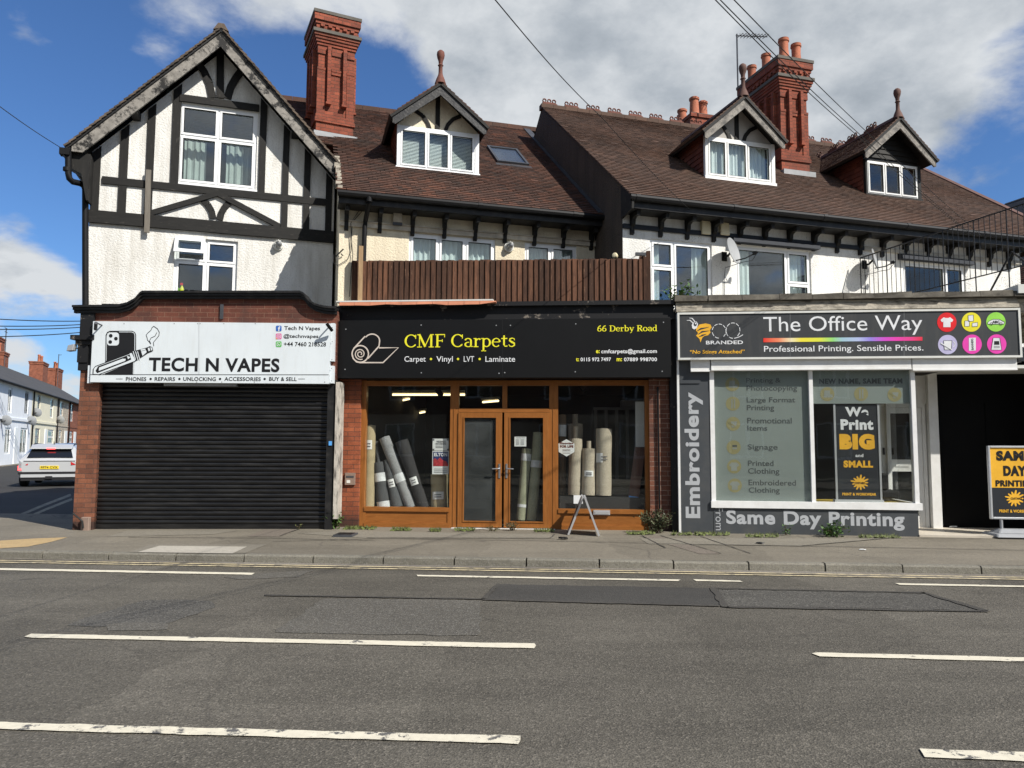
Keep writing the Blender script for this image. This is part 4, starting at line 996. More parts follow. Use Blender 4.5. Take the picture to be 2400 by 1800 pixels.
def dormer(house, fr, yd, sill_px, top_px, apex_px, eaveL_px, eaveR_px, z0r, slope, y0r, ridge_y, barge, gable, braces, cols, tile, frame, glass, curtain,
           fin_h, cheek='tile_cheek', posts=None, crests=0, dark_gable=False, finm='terracotta', glass_x=None):
    """dormer standing on a roof plane; its front is at depth yd of the house frame"""
    d = -yd; ov = .28
    xa, za = fr.p(*sill_px[0], d); xb, zb = fr.p(*sill_px[1], d); z_s = (za + zb) / 2
    z_t = (fr.p(*top_px[0], d)[1] + fr.p(*top_px[1], d)[1]) / 2
    ax, az = fr.p(*apex_px, d + ov); el = fr.p(*eaveL_px, d + ov); er = fr.p(*eaveR_px, d + ov)
    ax = (xa + xb) / 2 * .4 + ax * .6
    half = ((ax - el[0]) + (er[0] - ax)) / 2; ez = (el[1] + er[1]) / 2; k = (az - ez) / half
    def ry(z): return y0r + (z - z0r) / slope
    def rz(y): return z0r + (y - y0r) * slope
    # cheeks and gable
    mb = MB(); zt2 = z_t + .04
    for x, s_ in ((xa, 1), (xb, -1)):
        P = [(yd + .02, z_s - .25), (ry(zt2) + .1, zt2 + .02), (yd + .02, zt2)]
        p3 = [(x, y, z) for y, z in P]; q3 = [(x + s_ * .06, y, z) for y, z in P]
        b = len(mb.v); mb.v += p3 + q3
        for f in ((0, 1, 2), (5, 4, 3), (0, 3, 4, 1), (1, 4, 5, 2), (2, 5, 3, 0)): mb.f.append(tuple(b + i for i in f)); mb.m.append(0)
        # tile hanging in courses on the cheek
        zc_ = z_s - .1; r_ = 0
        while zc_ < zt2:
            ye = ry(zc_) + .02; y = yd + .03 + (r_ % 2) * .08 - .08
            while y < ye:
                yy0, yy1 = max(y, yd + .03), min(y + .157, ye)
                if yy1 - yy0 > .02:
                    xo = x - s_ * .022; mb.hexa([(min(xo, x), yy0, zc_), (max(xo, x), yy0, zc_), (max(xo, x), yy1, zc_), (min(xo, x), yy1, zc_), (min(x - s_ * .004, x), yy0, zc_ + .115), (max(x - s_ * .004, x), yy0, zc_ + .115), (max(x - s_ * .004, x), yy1, zc_ + .115), (min(x - s_ * .004, x), yy1, zc_ + .115)], 0)
                y += .16
            zc_ += .105; r_ += 1
    gb = yd + .0
    mb.prism([(xa, z_t), (xb, z_t), (xb, z_t + .02), (ax, az - .02), (xa, z_t + .02)], gb, gb + .1, 1)
    dm = mk(mb, 'dormer', [cheek, gable], house, fr)
    tb = MB()
    if braces:
        tb.bar((ax, gb - .012, z_t), (ax, gb - .012, az - .1), .085, .024)
        for s_ in (-1, 1):
            C_ = [(ax + s_ * half * .17, z_t), (ax + s_ * half * .22, z_t + (az - z_t) * .16), (ax + s_ * half * .33, z_t + (az - z_t) * .32), (ax + s_ * half * .50, z_t + (az - z_t) * .43)]
            for i in range(3): tb.bar((C_[i][0], gb - .010, C_[i][1]), (C_[i + 1][0], gb - .010, C_[i + 1][1]), .075, .02)
    else:
        n = int((az - z_t) / .11)
        for i in range(n):
            z = z_t + .05 + i * .11; hw = (az - z) / k * .8
            if hw > .05: tb.hexa([(ax - hw, gb - .035, z), (ax + hw, gb - .035, z), (ax + hw, gb, z), (ax - hw, gb, z), (ax - hw, gb - .012, z + .112), (ax + hw, gb - .012, z + .112), (ax + hw, gb, z + .112), (ax - hw, gb, z + .112)])
    mk(tb, 'gable_timber', 'black_timber', dm, fr)
    # bargeboards
    bw = .17 if half > .8 else .15
    mb = MB()
    for s_ in (-1, 1):
        e = half
        P = [(ax, az - bw * 1.25), (ax + s_ * (e - .05), ez - bw * .9), (ax + s_ * e, ez - bw * .8), (ax + s_ * e, ez), (ax, az)]
        mb.prism(P if s_ > 0 else P[::-1], yd - ov - .03 - (.001 if s_ > 0 else 0), yd - ov)
        P = [(ax, az + .002), (ax + s_ * (e + .03), ez + .002 - .03 * k), (ax + s_ * (e + .03), ez + .042 - .03 * k), (ax, az + .042)]
        mb.prism(P if s_ > 0 else P[::-1], yd - ov - .05 - (.001 if s_ > 0 else 0), yd - ov + .02, 1)
    mk(mb, 'bargeboard', [barge, 'black_barge'], dm, fr)
    # roof
    mb = MB(); yb = ry(az) + .25; ytop = az + .045
    for s_ in (-1, 1):
        V_ = Vector((-s_, 0, k)).normalized(); O2 = Vector((ax + s_ * (half + .06), yd - ov - .06, az + .045 - k * (half + .06))); ln = (half + .06) * math.hypot(1, k)
        slab(mb, O2, (0, 1, 0), V_, yb - yd + ov, ln, .05, 1)
        def cl(a, v, O2=O2, V_=V_):
            y = O2.y + a; z = O2.z + V_.z * v; return z < rz(y) - .12
        tiles(mb, O2, (0, 1, 0), V_, yb - yd + ov, ln, clip=cl, mi=0)
        # soffit
    y = yd - ov - .06
    while y < yb - .2:
        mb.prism([(ax - .10, ytop - .05), (ax, ytop - .01), (ax + .10, ytop - .05), (ax + .04, ytop + .045), (ax - .04, ytop + .045)], y, y + .30, 2); y += .305
    mk(mb, 'roof', [tile, 'black_timber', finm], dm, fr)
    for i in range(crests):
        c = crest(None, fr, ax, yd + .35 + i * (yb - yd - .6) / max(1, crests - 1), ytop + .03, .32, 'y'); mk(c, 'crest_tile', finm, dm, fr, smooth=True)
    finial(dm, fr, ax, yd - ov + .02, ytop + .04, fin_h, finm)
    # window
    pw = .075
    fb = MB(); 
    for x0, x1 in ((xa - .0, xa + pw * .6), (xb - pw, xb)): fb.box(x0, x1, yd - .05, yd + .05, z_s - .06, z_t)
    fb.box(xa - .02, xb + .02, yd - .07, yd + .05, z_s - .06, z_s); fb.box(xa + pw * .6, xb - pw, yd - .03, yd + .05, z_t - .035, z_t)
    mk(fb, 'window_surround', posts or frame, dm, fr)
    mbr = MB(); mbr.room(xa + .1, xb - .1, z_s, z_t, yd + .16, yd + .75, 0, .0); mk(mbr, 'room_lining', 'room_dark', dm, fr)
    wx0, wx1 = xa + pw * .6, xb - pw
    w = window(dm, fr, wx0, wx1, z_s + .002, z_t - .035, yd - .035, cols, name='window', frame=frame, glass=glass, curtain=None, sill=False, fw=.032, sash=.028)
    for kind, a, b_, zl, zh in curtain:
        c = MB(); qa, qb = wx0 + (wx1 - wx0) * a, wx0 + (wx1 - wx0) * b_; q0, q1 = z_s + (z_t - z_s) * zl, z_s + (z_t - z_s) * zh
        if kind == 'blind':
            for i in range(int((q1 - q0) / .028)):
                z = q0 + i * .028; c.face([(qa, yd + .085, z), (qb, yd + .085, z), (qb, yd + .10, z + .022), (qa, yd + .10, z + .022)])
            mk(c, 'blind', 'blind', dm, fr)
        else:
            n = int((qb - qa) / .025); P = [(qa + (qb - qa) * i / n, yd + .10 + .018 * math.sin(i * 1.7)) for i in range(n + 1)]
            for i in range(n): c.face([(P[i][0], P[i][1], q0), (P[i + 1][0], P[i + 1][1], q0), (P[i + 1][0], P[i + 1][1], q1), (P[i][0], P[i][1], q1)])
            mk(c, 'curtain', kind, dm, fr)
    return dm
dormer(hB, B, yd, ((929, 388), (1121, 413)), ((929, 296), (1121, 314)), (1031, 199), (921, 272), (1140, 299), ZB, KB, YB, ridB, 'black_barge', 'cream_render', True,
       [(.36, []), (.66, []), (1, [])], 'tile_b', 'upvc', 'glass', [('blind', .03, .97, .08, .92)], .62, crests=0)
window(hB, B, *wB1, .03, [(.34, []), (.65, []), (1, [])], fw=.045, sash=.036, glass='glass_sky', curtain=[('curtain_white', .02, .98, .1, .97)], cy=.13, sill=False)
window(hB, B, *wB2, .03, [(.5, []), (1, [])], fw=.045, sash=.036, glass='glass_sky', curtain=[('curtain_white', .02, .98, .1, .97)], cy=.14, sill=False)
mb = MB(); p0 = B.p(865, 463, .42); p1 = B.p(855, 530, .1); p2 = B.p(851, 640, .1)
mb.tube([(p0[0], -.43, ZB - .08), (p0[0], -.42, ZB - .17), (p1[0] + .01, -.12, p1[1] + .1), (p1[0], -.09, p1[1]), (p2[0], -.09, 3.9)], .042, 10)
mb.tube([(p0[0], -.43, ZB - .06), (p0[0], -.43, ZB - .16)], .055, 10)
mk(mb, 'downpipe', 'black_plastic', hB, B, smooth=True)
# chimney at the left end of the roof
cb = B.hit(735, 313, ZB, KB, YB); cb2 = B.hit(822, 326, ZB, KB, YB)
fc = B.sub(cb.x + .04, (cb.y + cb2.y) / 2 - .02, 9)
xx, zt = fc.p(784, 33); xw = fc.p(824, 300)[0] - fc.p(736, 300)[0]
print('B chimney', cb, xw, zt)
chimney(hB, fc, xw, xw * 1.35, (cb.z + cb2.z) / 2, zt, 3)
mb = MB(); mb.box(-.06, xw + .06, -.14, .0, (cb.z + cb2.z) / 2 - .2, (cb.z + cb2.z) / 2 + .03); mk(mb, 'chimney_flashing', 'lead', hB, fc)

# ---- terrace and shop front B
zt0 = 3.93
mb = MB(); mb.box(-2.93, 2.66, .05, 4.5, 3.66, 3.90); mk(mb, 'terrace_roof', 'dark_lead', hB, S)
mb = MB()
sgn_t = S.p(1180, 748, .2)[1]
mb.box(-2.95, 2.70, -.12, .1, sgn_t + .02, 3.86); mb.box(-2.95, 2.70, -.20, .1, 3.86, 3.93); mb.box(-2.95, 2.70, -.17, .1, sgn_t - .02, sgn_t + .02)
mk(mb, 'shop_fascia', 'black_flaking', hB, S)
mb = MB(); mb.box(-2.98, -.30, -.30, .0, 3.93, 3.955); 
xe = [-2.92 + i * .267 for i in range(11)]; ze = [3.872 + random.uniform(-.014, .012) for _ in xe]; ze[-1] = 3.905
for i in range(10): mb.hexa([(xe[i], -.325, ze[i]), (xe[i + 1] - .002, -.315, ze[i + 1]), (xe[i + 1] - .002, -.2, 3.9), (xe[i], -.2, 3.9), (xe[i], -.305, 3.925), (xe[i + 1] - .002, -.30, 3.925), (xe[i + 1] - .002, -.2, 3.928), (xe[i], -.2, 3.928)], 1)
mk(mb, 'roof_edge', ['off_white', 'orange_flash'], hB, S)
def sx(px, py=1050): return S.p(px, py)[0]
def sz(py, px=1180): return S.p(px, py)[1]
pl0, pl1 = sx(793), sx(843); pr0, pr1 = sx(1525), sx(1573)
zt_ = 2.62
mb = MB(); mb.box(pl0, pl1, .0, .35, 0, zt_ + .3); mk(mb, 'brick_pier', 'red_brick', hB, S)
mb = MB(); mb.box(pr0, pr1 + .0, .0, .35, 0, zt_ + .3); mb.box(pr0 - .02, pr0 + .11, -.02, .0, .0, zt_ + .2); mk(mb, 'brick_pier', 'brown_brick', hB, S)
mb = MB(); mb.tube([(pr0 + .13, -.05, .15), (pr0 + .12, -.05, 2.5)], .018, 6); mb.tube([(pr1 + .02, -.05, .15), (pr1 - .0, -.05, 2.6)], .03, 8); mk(mb, 'pipe', 'black_plastic', hB, S, smooth=True)
zB = sz(1237); zg0, zg1 = sz(1192), sz(903)
FY = .06
fr_ = MB(); up = MB()
X = dict(l0=sx(842), l1=sx(854), m0=sx(1053), d0=sx(1073), c0=sx(1176), c1=sx(1187), d1=sx(1287), r0=sx(1308), r1=sx(1513), r2=sx(1527))
for a, b_ in ((X['l0'], X['l1']), (X['m0'], X['d0']), (X['d1'], X['r0']), (X['r1'], X['r2'])):
    up = MB(); up.box(a, b_, FY, FY + .12, zB - .1, zt_)
    if a in (X['m0'], X['d1']): up.box(a + .06, a + .075, FY - .008, FY, zB - .1, sz(958))
    mk(up, 'shopfront_post', 'oak_foil_up', hB, S)
up = MB()
fr_.box(X['l1'], X['r1'], FY + .001, FY + .12, zg1, zt_ - .001)
ztr0, ztr1 = sz(966), sz(957)
fr_.box(X['d0'], X['d1'], FY - .004, FY + .11, ztr0, ztr1); up = MB(); up.box(X['c0'], X['c1'], FY + .002, FY + .11, ztr1, zg1); mk(up, 'fanlight_bar', 'oak_foil_up', hB, S)
for a, b_ in ((X['l1'], X['m0']), (X['r0'], X['r1'])):
    fr_.box(a, b_, FY - .015, FY + .11, zg0 - .07, zg0); fr_.box(a, b_, FY + .012, FY + .06, zB + .06, zg0 - .07)
    fr_.box(a, b_, FY - .012, FY + .1, zB - .02, zB + .045); fr_.box(a, b_, FY - .03, FY + .1, zB - .10, zB - .02)
    for xa_ in (a, b_ - .03):
        up = MB(); up.box(xa_, xa_ + .03, FY - .0, FY + .05, zB + .045, zg0 - .07); mk(up, 'panel_bead', 'oak_foil_up', hB, S)
    fr_.box(a + .03, b_ - .03, FY - .0, FY + .05, zg0 - .09, zg0 - .0701); fr_.box(a + .03, b_ - .03, FY - .0, FY + .05, zB + .045, zB + .062)
mk(fr_, 'shopfront_rail', 'oak_foil', hB, S)
for nm, a, b_, c, d_ in (('shop_window', X['l1'], X['m0'], zg0, zg1), ('shop_window', X['r0'], X['r1'], zg0, zg1), ('fanlight', X['d0'], X['c0'], ztr1, zg1), ('fanlight', X['c1'], X['d1'], ztr1, zg1)):
    mb = MB(); mb.box(a - .01, b_ + .01, FY + .05, FY + .056, c - .01, d_ + .01); mk(mb, nm, 'glass_shop', hB, S)
mb = MB(); mb.box(X['d0'] - .1, X['d1'] + .1, -.02, .3, zB - .15, zB - .012); mk(mb, 'door_sill', 'off_white', hB, S)
for k_, (a, b_) in enumerate(((X['d0'], X['c0']), (X['c1'] - .045, X['d1']))):
    mb = MB(); sw = .085; z0, z1 = zB, ztr0 - .005
    if k_: a += .002
    mb.box(a, a + sw, FY - .02, FY + .06, z0, z1); mb.box(b_ - sw, b_, FY - .02, FY + .06, z0, z1)
    mb.box(a + sw, b_ - sw, FY - .019, FY + .06, z0, z0 + .085); mb.box(a + sw, b_ - sw, FY - .019, FY + .06, z1 - .07, z1)
    for q in ((a + sw, a + sw + .018, z0 + .085, z1 - .07), (b_ - sw - .018, b_ - sw, z0 + .085, z1 - .07)): mb.box(q[0], q[1], FY - .03, FY + .03, q[2], q[3])
    mb.box(a + sw + .018, b_ - sw - .018, FY - .03, FY + .03, z0 + .085, z0 + .103); mb.box(a + sw + .018, b_ - sw - .018, FY - .03, FY + .03, z1 - .088, z1 - .07)
    dr = mk(mb, 'door', 'oak_foil_up', hB, S)
    g = MB(); g.box(a + sw, b_ - sw, FY + .01, FY + .016, z0 + .085, z1 - .07); mk(g, 'pane', 'glass_dusty' if k_ == 0 else 'glass_shop', dr, S)
    hx = (b_ - .04) if k_ == 0 else a + .045; h = MB(); hz = sz(1104)
    h.box(hx - .016, hx + .016, FY - .032, FY - .02, hz - .12, hz + .12); s_ = -1 if k_ == 0 else 1
    h.tube([(hx, FY - .03, hz + .04), (hx, FY - .075, hz + .04), (hx + s_ * .02, FY - .085, hz + .04), (hx + s_ * .12, FY - .08, hz + .035)], .011, 8)
    mk(h, 'handle', 'steel', dr, S, smooth=True)
mb = MB(); a = S.rect(1391, 1196, 1430, 1207); mb.box(a[0], a[1], FY - .035, FY - .012, a[2], a[3]); mb.box(a[0] + .02, a[1] - .02, FY - .04, FY - .03, a[2] + .012, a[3] - .02, 0); mk(mb, 'letterbox', 'alu', hB, S)
mb = MB(); a = S.rect(810, 1108, 833, 1136); mb.box(a[0], a[1], -.035, .0, a[2], a[3]); mb.box(a[0] + .02, a[1] - .02, -.04, -.034, (a[2] + a[3]) / 2 + .02, a[3] - .05, 1); mb.box(a[0] + .03, a[0] + .09, -.04, -.034, a[2] + .03, a[2] + .08, 2)
mk(mb, 'meter_box', ['stone_pink', 'dark_lead', 'off_white'], hB, S)
# shop interior
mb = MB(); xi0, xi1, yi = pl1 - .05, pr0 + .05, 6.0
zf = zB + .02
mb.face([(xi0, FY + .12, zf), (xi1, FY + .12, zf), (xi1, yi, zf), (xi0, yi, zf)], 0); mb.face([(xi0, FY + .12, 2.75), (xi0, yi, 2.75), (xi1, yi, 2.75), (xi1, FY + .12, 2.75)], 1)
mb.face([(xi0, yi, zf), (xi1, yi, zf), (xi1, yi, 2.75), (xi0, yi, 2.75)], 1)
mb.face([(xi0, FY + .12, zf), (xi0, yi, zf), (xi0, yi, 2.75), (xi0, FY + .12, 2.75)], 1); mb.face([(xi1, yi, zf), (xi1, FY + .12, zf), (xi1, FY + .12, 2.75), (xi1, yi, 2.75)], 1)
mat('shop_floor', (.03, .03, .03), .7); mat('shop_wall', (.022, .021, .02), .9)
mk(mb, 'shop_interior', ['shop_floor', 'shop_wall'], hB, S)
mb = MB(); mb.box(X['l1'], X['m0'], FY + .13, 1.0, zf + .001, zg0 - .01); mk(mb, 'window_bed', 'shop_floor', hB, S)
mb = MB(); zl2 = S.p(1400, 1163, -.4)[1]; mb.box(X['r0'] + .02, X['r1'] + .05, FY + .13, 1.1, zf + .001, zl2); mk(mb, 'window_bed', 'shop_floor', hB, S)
# ------------------------------------------------------------------ house C: tiled house with two dormers above the print shop
hC = thing('rendered_house', 'white rendered house with two dormers and tall potted chimney above the print shop', 'house', C, (4.5, 0, 0))
KC = .766; YC = -.42; ZC = C.p(1935, 508, .4)[1] + .02
r0 = C.side(1275, 258, -.04); ridC = 4.43; zridC = ZC + KC * (ridC - YC)
RC = 9.05; zsC = ZC - .12
def cr(x0, y0, x1, y1): a = C.rect(x0, y0, x1, y1); return a
zwt = C.p(1700, 568)[1]
wins = []
for xa, xb, ya, yb in ((1524, 1669, 559, 572), (1725, 1901, 574, 589), (2116, 2262, 615, 623)):
    ua, ub = C.p(xa, 620)[0], C.p(xb, 630)[0]; zt = (C.p(xa, ya)[1] + C.p(xb, yb)[1]) / 2; wins.append((ua, ub, 3.95, zt))
mb = MB(); mb.holed([(-.04, 3.6), (RC, 3.6), (RC, zsC), (-.04, zsC)], wins, 0, 0, .1, 0)
for q in wins: mb.room(*q, .1, 2.4, 1, .12)
mk(mb, 'wall', ['white_render_speckled', 'room_dark'], hC, C)
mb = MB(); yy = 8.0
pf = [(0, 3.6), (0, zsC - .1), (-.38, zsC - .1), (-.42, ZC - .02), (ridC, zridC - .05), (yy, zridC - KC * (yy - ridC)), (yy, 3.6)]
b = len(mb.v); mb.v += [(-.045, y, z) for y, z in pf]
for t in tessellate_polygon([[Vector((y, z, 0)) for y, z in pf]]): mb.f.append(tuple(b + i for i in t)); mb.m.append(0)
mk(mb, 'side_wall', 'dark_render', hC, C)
mb = MB(); zb_ = C.p(1750, 556)[1]; xm = C.p(2022, 590)[0]
mb.box(-.04, xm, -.045, 0, zb_ - .05, zb_ + .03); mk(mb, 'string_course', 'dark_blue_board', hC, C)
mb = MB(); mb.box(xm + .01, RC, -.045, 0, zb_ - .05, zb_ + .03); mk(mb, 'string_course', 'grey_board', hC, C)
mb = MB(); mb.box(-.06, RC, -.38, -.34, ZC - .21, ZC - .03); mb.box(-.06, RC, -.34, 0, ZC - .215, ZC - .18); mk(mb, 'fascia', 'black_paint', hC, C)
mb = MB(); mb.tube([(-.10, -.44, ZC - .05), (RC - .05, -.44, ZC - .05)], .058, 8)
for x in (.0, 1.9, 3.8, 5.7, 7.6): mb.tube([(x, -.44, ZC - .05), (x + .08, -.44, ZC - .05)], .066, 8)
mk(mb, 'gutter', 'black_plastic', hC, C, smooth=True)
mb = MB(); mb.hexa([(-.07, -.44, ZC - .24), (-.03, -.44, ZC - .24), (-.03, .0, ZC - .3), (-.07, .0, ZC - .3), (-.07, -.46, ZC), (-.03, -.46, ZC), (-.03, .0, ZC + .3), (-.07, .0, ZC + .3)]); mk(mb, 'verge_board', 'black_timber', hC, C)
for zx in (70, 225, 370, 515, 655, 790, 925, 1058, 1185, 1310, 1430, 1553, 1675, 1790, 1900, 2010, 2115):
    bracket(hC, C, C.p(1450 + zx * .4295, 560)[0], ZC - .215, .36)
# roof with a hip at the far end
hx_top = C.hit(2120, 376, ZC, KC, YC).x - .1
mb = MB(); U = Vector((1, 0, 0)); V = Vector((0, 1, KC)).normalized(); LC = (ridC - YC) * math.hypot(1, KC)
O_ = Vector((-.09, YC - .02, ZC)); RX = 10.2
def clipC(a, v): return a - .09 > RX - (RX - hx_top) * v / LC
tiles(mb, O_, U, V, RX, LC, clip=clipC, mi=0, g=.098)
n_ = Vector((0, -KC, 1)).normalized()
mb.face([O_ + U * 0 - n_ * .006, O_ + U * RX - n_ * .006, O_ + U * (hx_top + .09) + V * LC - n_ * .006, O_ + V * LC - n_ * .006], 1)
mb.bar((RX - .09, YC, ZC + .03), (hx_top, ridC, zridC + .03), .2, .05, up=(0, -KC, 1), mi=2)
mb.face([(RX, YC, ZC), (RX, ridC * 2 - YC, ZC), (hx_top, ridC, zridC)], 0)
mk(mb, 'roof', ['tile_c', 'black_paint', 'dark_clay'], hC, C)
mb = MB(); mb.face([(-.05, ridC, zridC), (hx_top, ridC, zridC), (hx_top + 2, ridC + 4.2, zridC - 3.2), (-.05, ridC + 4.2, zridC - 3.2)]); mk(mb, 'rear_roof', 'slate', hC, C)
# ridge with pierced crest tiles, every second one crested
mb = MB(); x = -.09; k = 0
while x < hx_top - .1:
    mb.prism([(x, zridC - .07), (x + .30, zridC - .07), (x + .30, zridC + .05), (x, zridC + .05)], ridC - .09, ridC + .09); x += .305
mk(mb, 'ridge', 'tile_c', hC, C)
for i in range(18):
    x = -.05 + i * .56
    if x > hx_top - .4: break
    mk(crest(None, C, x, ridC, zridC + .05, .36, 'x'), 'crest_tile', 'terracotta', hC, C, smooth=True)
d1 = C.hit(1651, 417, ZC, KC, YC).y; d2 = C.hit(2027, 456, ZC, KC, YC).y
print('C', ZC, zridC, r0, 'hx', hx_top, 'dormers', d1, d2)
dormer(hC, C, d1, ((1651, 415), (1814, 431)), ((1651, 324), (1813, 337)), (1740, 229), (1650, 314), (1837, 326), ZC, KC, YC, ridC, 'grey_barge', 'grey_plaster', True,
       [(.30, []), (.62, []), (1, [])], 'tile_c', 'white_frame', 'glass', [('curtain_white', .02, .98, .02, .95)], .62, crests=0, finm='dark_clay')
dormer(hC, C, d2, ((2027, 454), (2156, 469)), ((2027, 376), (2154, 387)), (2105, 279), (2030, 360), (2195, 372), ZC, KC, YC, ridC, 'grey_barge', 'black_paint', False,
       [(.34, []), (.66, []), (1, [])], 'tile_c', 'white_frame', 'glass', [], .60, posts='black_timber', crests=4, finm='dark_clay')
# chimneys
cb = C.hit(1830, 402, ZC, KC, YC); cb2 = C.hit(1897, 413, ZC, KC, YC); fc = C.sub(cb.x, (cb.y + cb2.y) / 2, 0)
xw = fc.p(1893, 380)[0] - fc.p(1828, 380)[0]; zt = fc.p(1862, 132, .1)[1]; zb0 = (cb.z + cb2.z) / 2
print('C chimney', cb, xw, zt)
CD = 1.4
chimney(hC, fc, xw, CD, zb0, zt, 5, pots=((xw * .3, .12, 1.0), (xw * .86, .22, .98), (xw * .3, CD * .55, .95), (xw * .3, CD * .95, .95)), pot_h=.50)
mb = MB(); mb.box(-.05, xw + .05, -.14, .0, zb0 - .2, zb0 + .03); mk(mb, 'chimney_flashing', 'lead', hC, fc)
fc2 = C.sub(C.p(1623, 290, -ridC - 1.2)[0], ridC + 1.2, 0)
w2_ = fc2.p(1668, 290)[0] - fc2.p(1623, 290)[0]; zt = fc2.p(1645, 268)[1]
def small_stack(parent, fr, wd, dp, z0, z1, pots, h=.5, brick='chimney_brick'):
    mb = MB(); mb.box(0, wd, 0, dp, z0, z1 - .3); mb.box(-.05, wd + .05, -.05, dp + .05, z1 - .3, z1 - .12); mb.box(-.09, wd + .09, -.09, dp + .09, z1 - .12, z1 - .03); mb.box(-.06, wd + .06, -.06, dp + .06, z1 - .03, z1, 1)
    o = mk(mb, 'chimney', [brick, 'cement'], parent, fr)
    for x, y in pots:
        p = MB(); p.lathe([(.15, -.01), (.13, .1), (.115, h * .8), (.14, h * .85), (.14, h * .95), (.11, h), (.10, h * .9)], (x, y, z1), 14); mk(p, 'chimney_pot', 'pot_clay', o, fr, smooth=True)
small_stack(hC, fc2, w2_, 1.5, zridC - 2, zt, ((.15, .15), (w2_ * .85, .3), (.2, .9), (w2_ * .6, 1.2)), .52)
# windows, lintel boards and the plants behind the parapet
W1, W2, W3 = wins
window(hC, C, *W1, .03, [(.38, [.60]), (1, [])], fw=.045, sash=.034, glass='glass_sky', curtain=[('curtain_white', .74, .98, 0, .97), ('curtain_white', .04, .2, 0, .97)], cy=.14, sill=False)
window(hC, C, *W2, .03, [(.68, []), (1, [.49])], fw=.045, sash=.034, glass='glass_sky', curtain=[('curtain_white', .02, .24, 0, .97), ('curtain_white', .70, .96, 0, .97)], cy=.14, sill=False)
window(hC, C, *W3, .03, [(.68, []), (1, [.49])], fw=.045, sash=.034, glass='glass', curtain=[], sill=False)
for (ua, ub, _, zt) in (W2, W3):
    mb = MB(); mb.hexa([(ua - .12, -.14, zt + .02), (ub + .12, -.14, zt + .02), (ub + .12, 0, zt + .02), (ua - .12, 0, zt + .02), (ua - .12, -.13, zt + .09), (ub + .12, -.13, zt + .09), (ub + .12, 0, zt + .16), (ua - .12, 0, zt + .16)])
    mk(mb, 'lintel_board', 'dark_blue_board', hC, C)

# ---- shop front C
oz = lambda py, px=1900: O.p(px, py)[1]
ox = lambda px, py=1050: O.p(px, py)[0]
so0, so1, so_z0, so_z1 = O.rect(1588, 840, 2393, 726, .16)
mb = MB(); mb.box(-.02, 7.2, .02, .26, so_z1 - .05, oz(692) - .10); mb.box(-.02, 7.2, .26, 4.5, 3.6, 3.85); mk(mb, 'parapet', 'ash_weathered', hC, O)
mb = MB(); x = -.05; ztop = O.p(1900, 690)[1]
for i in range(3): mb.box(-.04, so1 + .03, -.10 + i * .03, .06, so_z1 + .02 + i * .055, so_z1 + .07 + i * .055 + random.uniform(-.004, .004))
n = 46; X0 = -.04
mk(mb, 'weathered_moulding', 'ash_weathered', hC, O)
mb = MB(); x = -.06
while x < so1:
    L = random.uniform(.45, .62); h = random.uniform(-.012, .012)
    mb.hexa([(x, -.13 + random.uniform(-.02, .02), ztop - .10), (x + L - .008, -.13 + random.uniform(-.02, .02), ztop - .10), (x + L - .008, .3, ztop - .10), (x, .3, ztop - .10),
             (x, -.11, ztop - .01 + h), (x + L - .008, -.11, ztop - .01 + random.uniform(-.012, .012)), (x + L - .008, .3, ztop + .01), (x, .3, ztop + .01)]); x += L
mk(mb, 'coping', 'coping_stone', hC, O)
mb = MB(); mb.box(so1 + .0, so1 + 1.2, -.15, .3, ztop - .06, ztop + .08); mk(mb, 'coping', 'off_white', hC, O)
# gap between the shops
mb = MB(); mb.box(-.14, .0, .05, .3, 0, 3.75); mk(mb, 'party_pier', 'black_flaking', hC, O)
x0, x1 = ox(1589), ox(1669); PE0, PE1 = x0, x1
mb = MB(); mb.box(x0 + .03, x1, -.03, .25, 0, so_z0 + .05); mb.box(x0 + .04, x0 + .36, -.045, -.03, oz(898), oz(890)) ; mk(mb, 'pilaster_panel', 'panel_grey', hC, O)
mb = MB(); mb.box(x0 - .005, x0 + .03, -.04, .2, 0, so_z0 + .05); mk(mb, 'edge_trim', 'white_frame', hC, O)
for m_, xa, xb, ya, yb, yo in (('shutter_case', 1619, 1664, 845, 871, .10), ('shutter_case', 1667, 2136, 845, 867, .12), ('shutter_case', 2139, 2384, 845, 868, .12)):
    a = O.rect(xa, yb, xb, ya, yo); mb = MB(); mb.box(a[0], a[1], -yo, .15, a[2], a[3] + .06); mb.box(a[0], a[1], -yo - .01, -yo, a[2], a[2] + .02); mk(mb, m_, 'white_frame', hC, O)
# window bay
zt_c, zb_c = oz(868), oz(1176); zsill = oz(1192)
xl_, xr_ = ox(1667, 1000), ox(2143, 1000); xmn0, xmn1 = ox(1897, 1000), ox(1906, 1000)
mb = MB()
mb.box(xl_ - .02, xl_ + .05, -.045, .06, zb_c, zt_c); mb.box(xr_ - .045, xr_ + .02, -.045, .06, zb_c, zt_c); mb.box(xmn0, xmn1, -.043, .06, zb_c, zt_c)
mb.box(xl_ - .02, xr_ + .02, -.046, .08, zt_c, zt_c + .055); mb.box(xl_ - .03, xr_ + .05, -.07, .1, zsill, zb_c)
mb.box(xr_ - .045, xr_ + .02, 1.0, 1.06, zb_c, zt_c); mb.box(xr_ - .04, xr_ + .015, .06, 1.0, zt_c, zt_c + .05); mb.box(xr_ - .04, xr_ + .015, .06, 1.0, zsill, zb_c)
mk(mb, 'window_frame', 'white_frame', hC, O)
mb = MB(); mb.box(xl_ + .05, xmn0, -.005, .0, zb_c, zt_c); mb.box(xmn1, xr_ - .045, -.005, .0, zb_c, zt_c); mb.box(xr_ - .02, xr_ - .015, .06, 1.0, zb_c, zt_c); mk(mb, 'shop_window', 'glass_shop', hC, O)
xr2 = ox(2150, 1220)
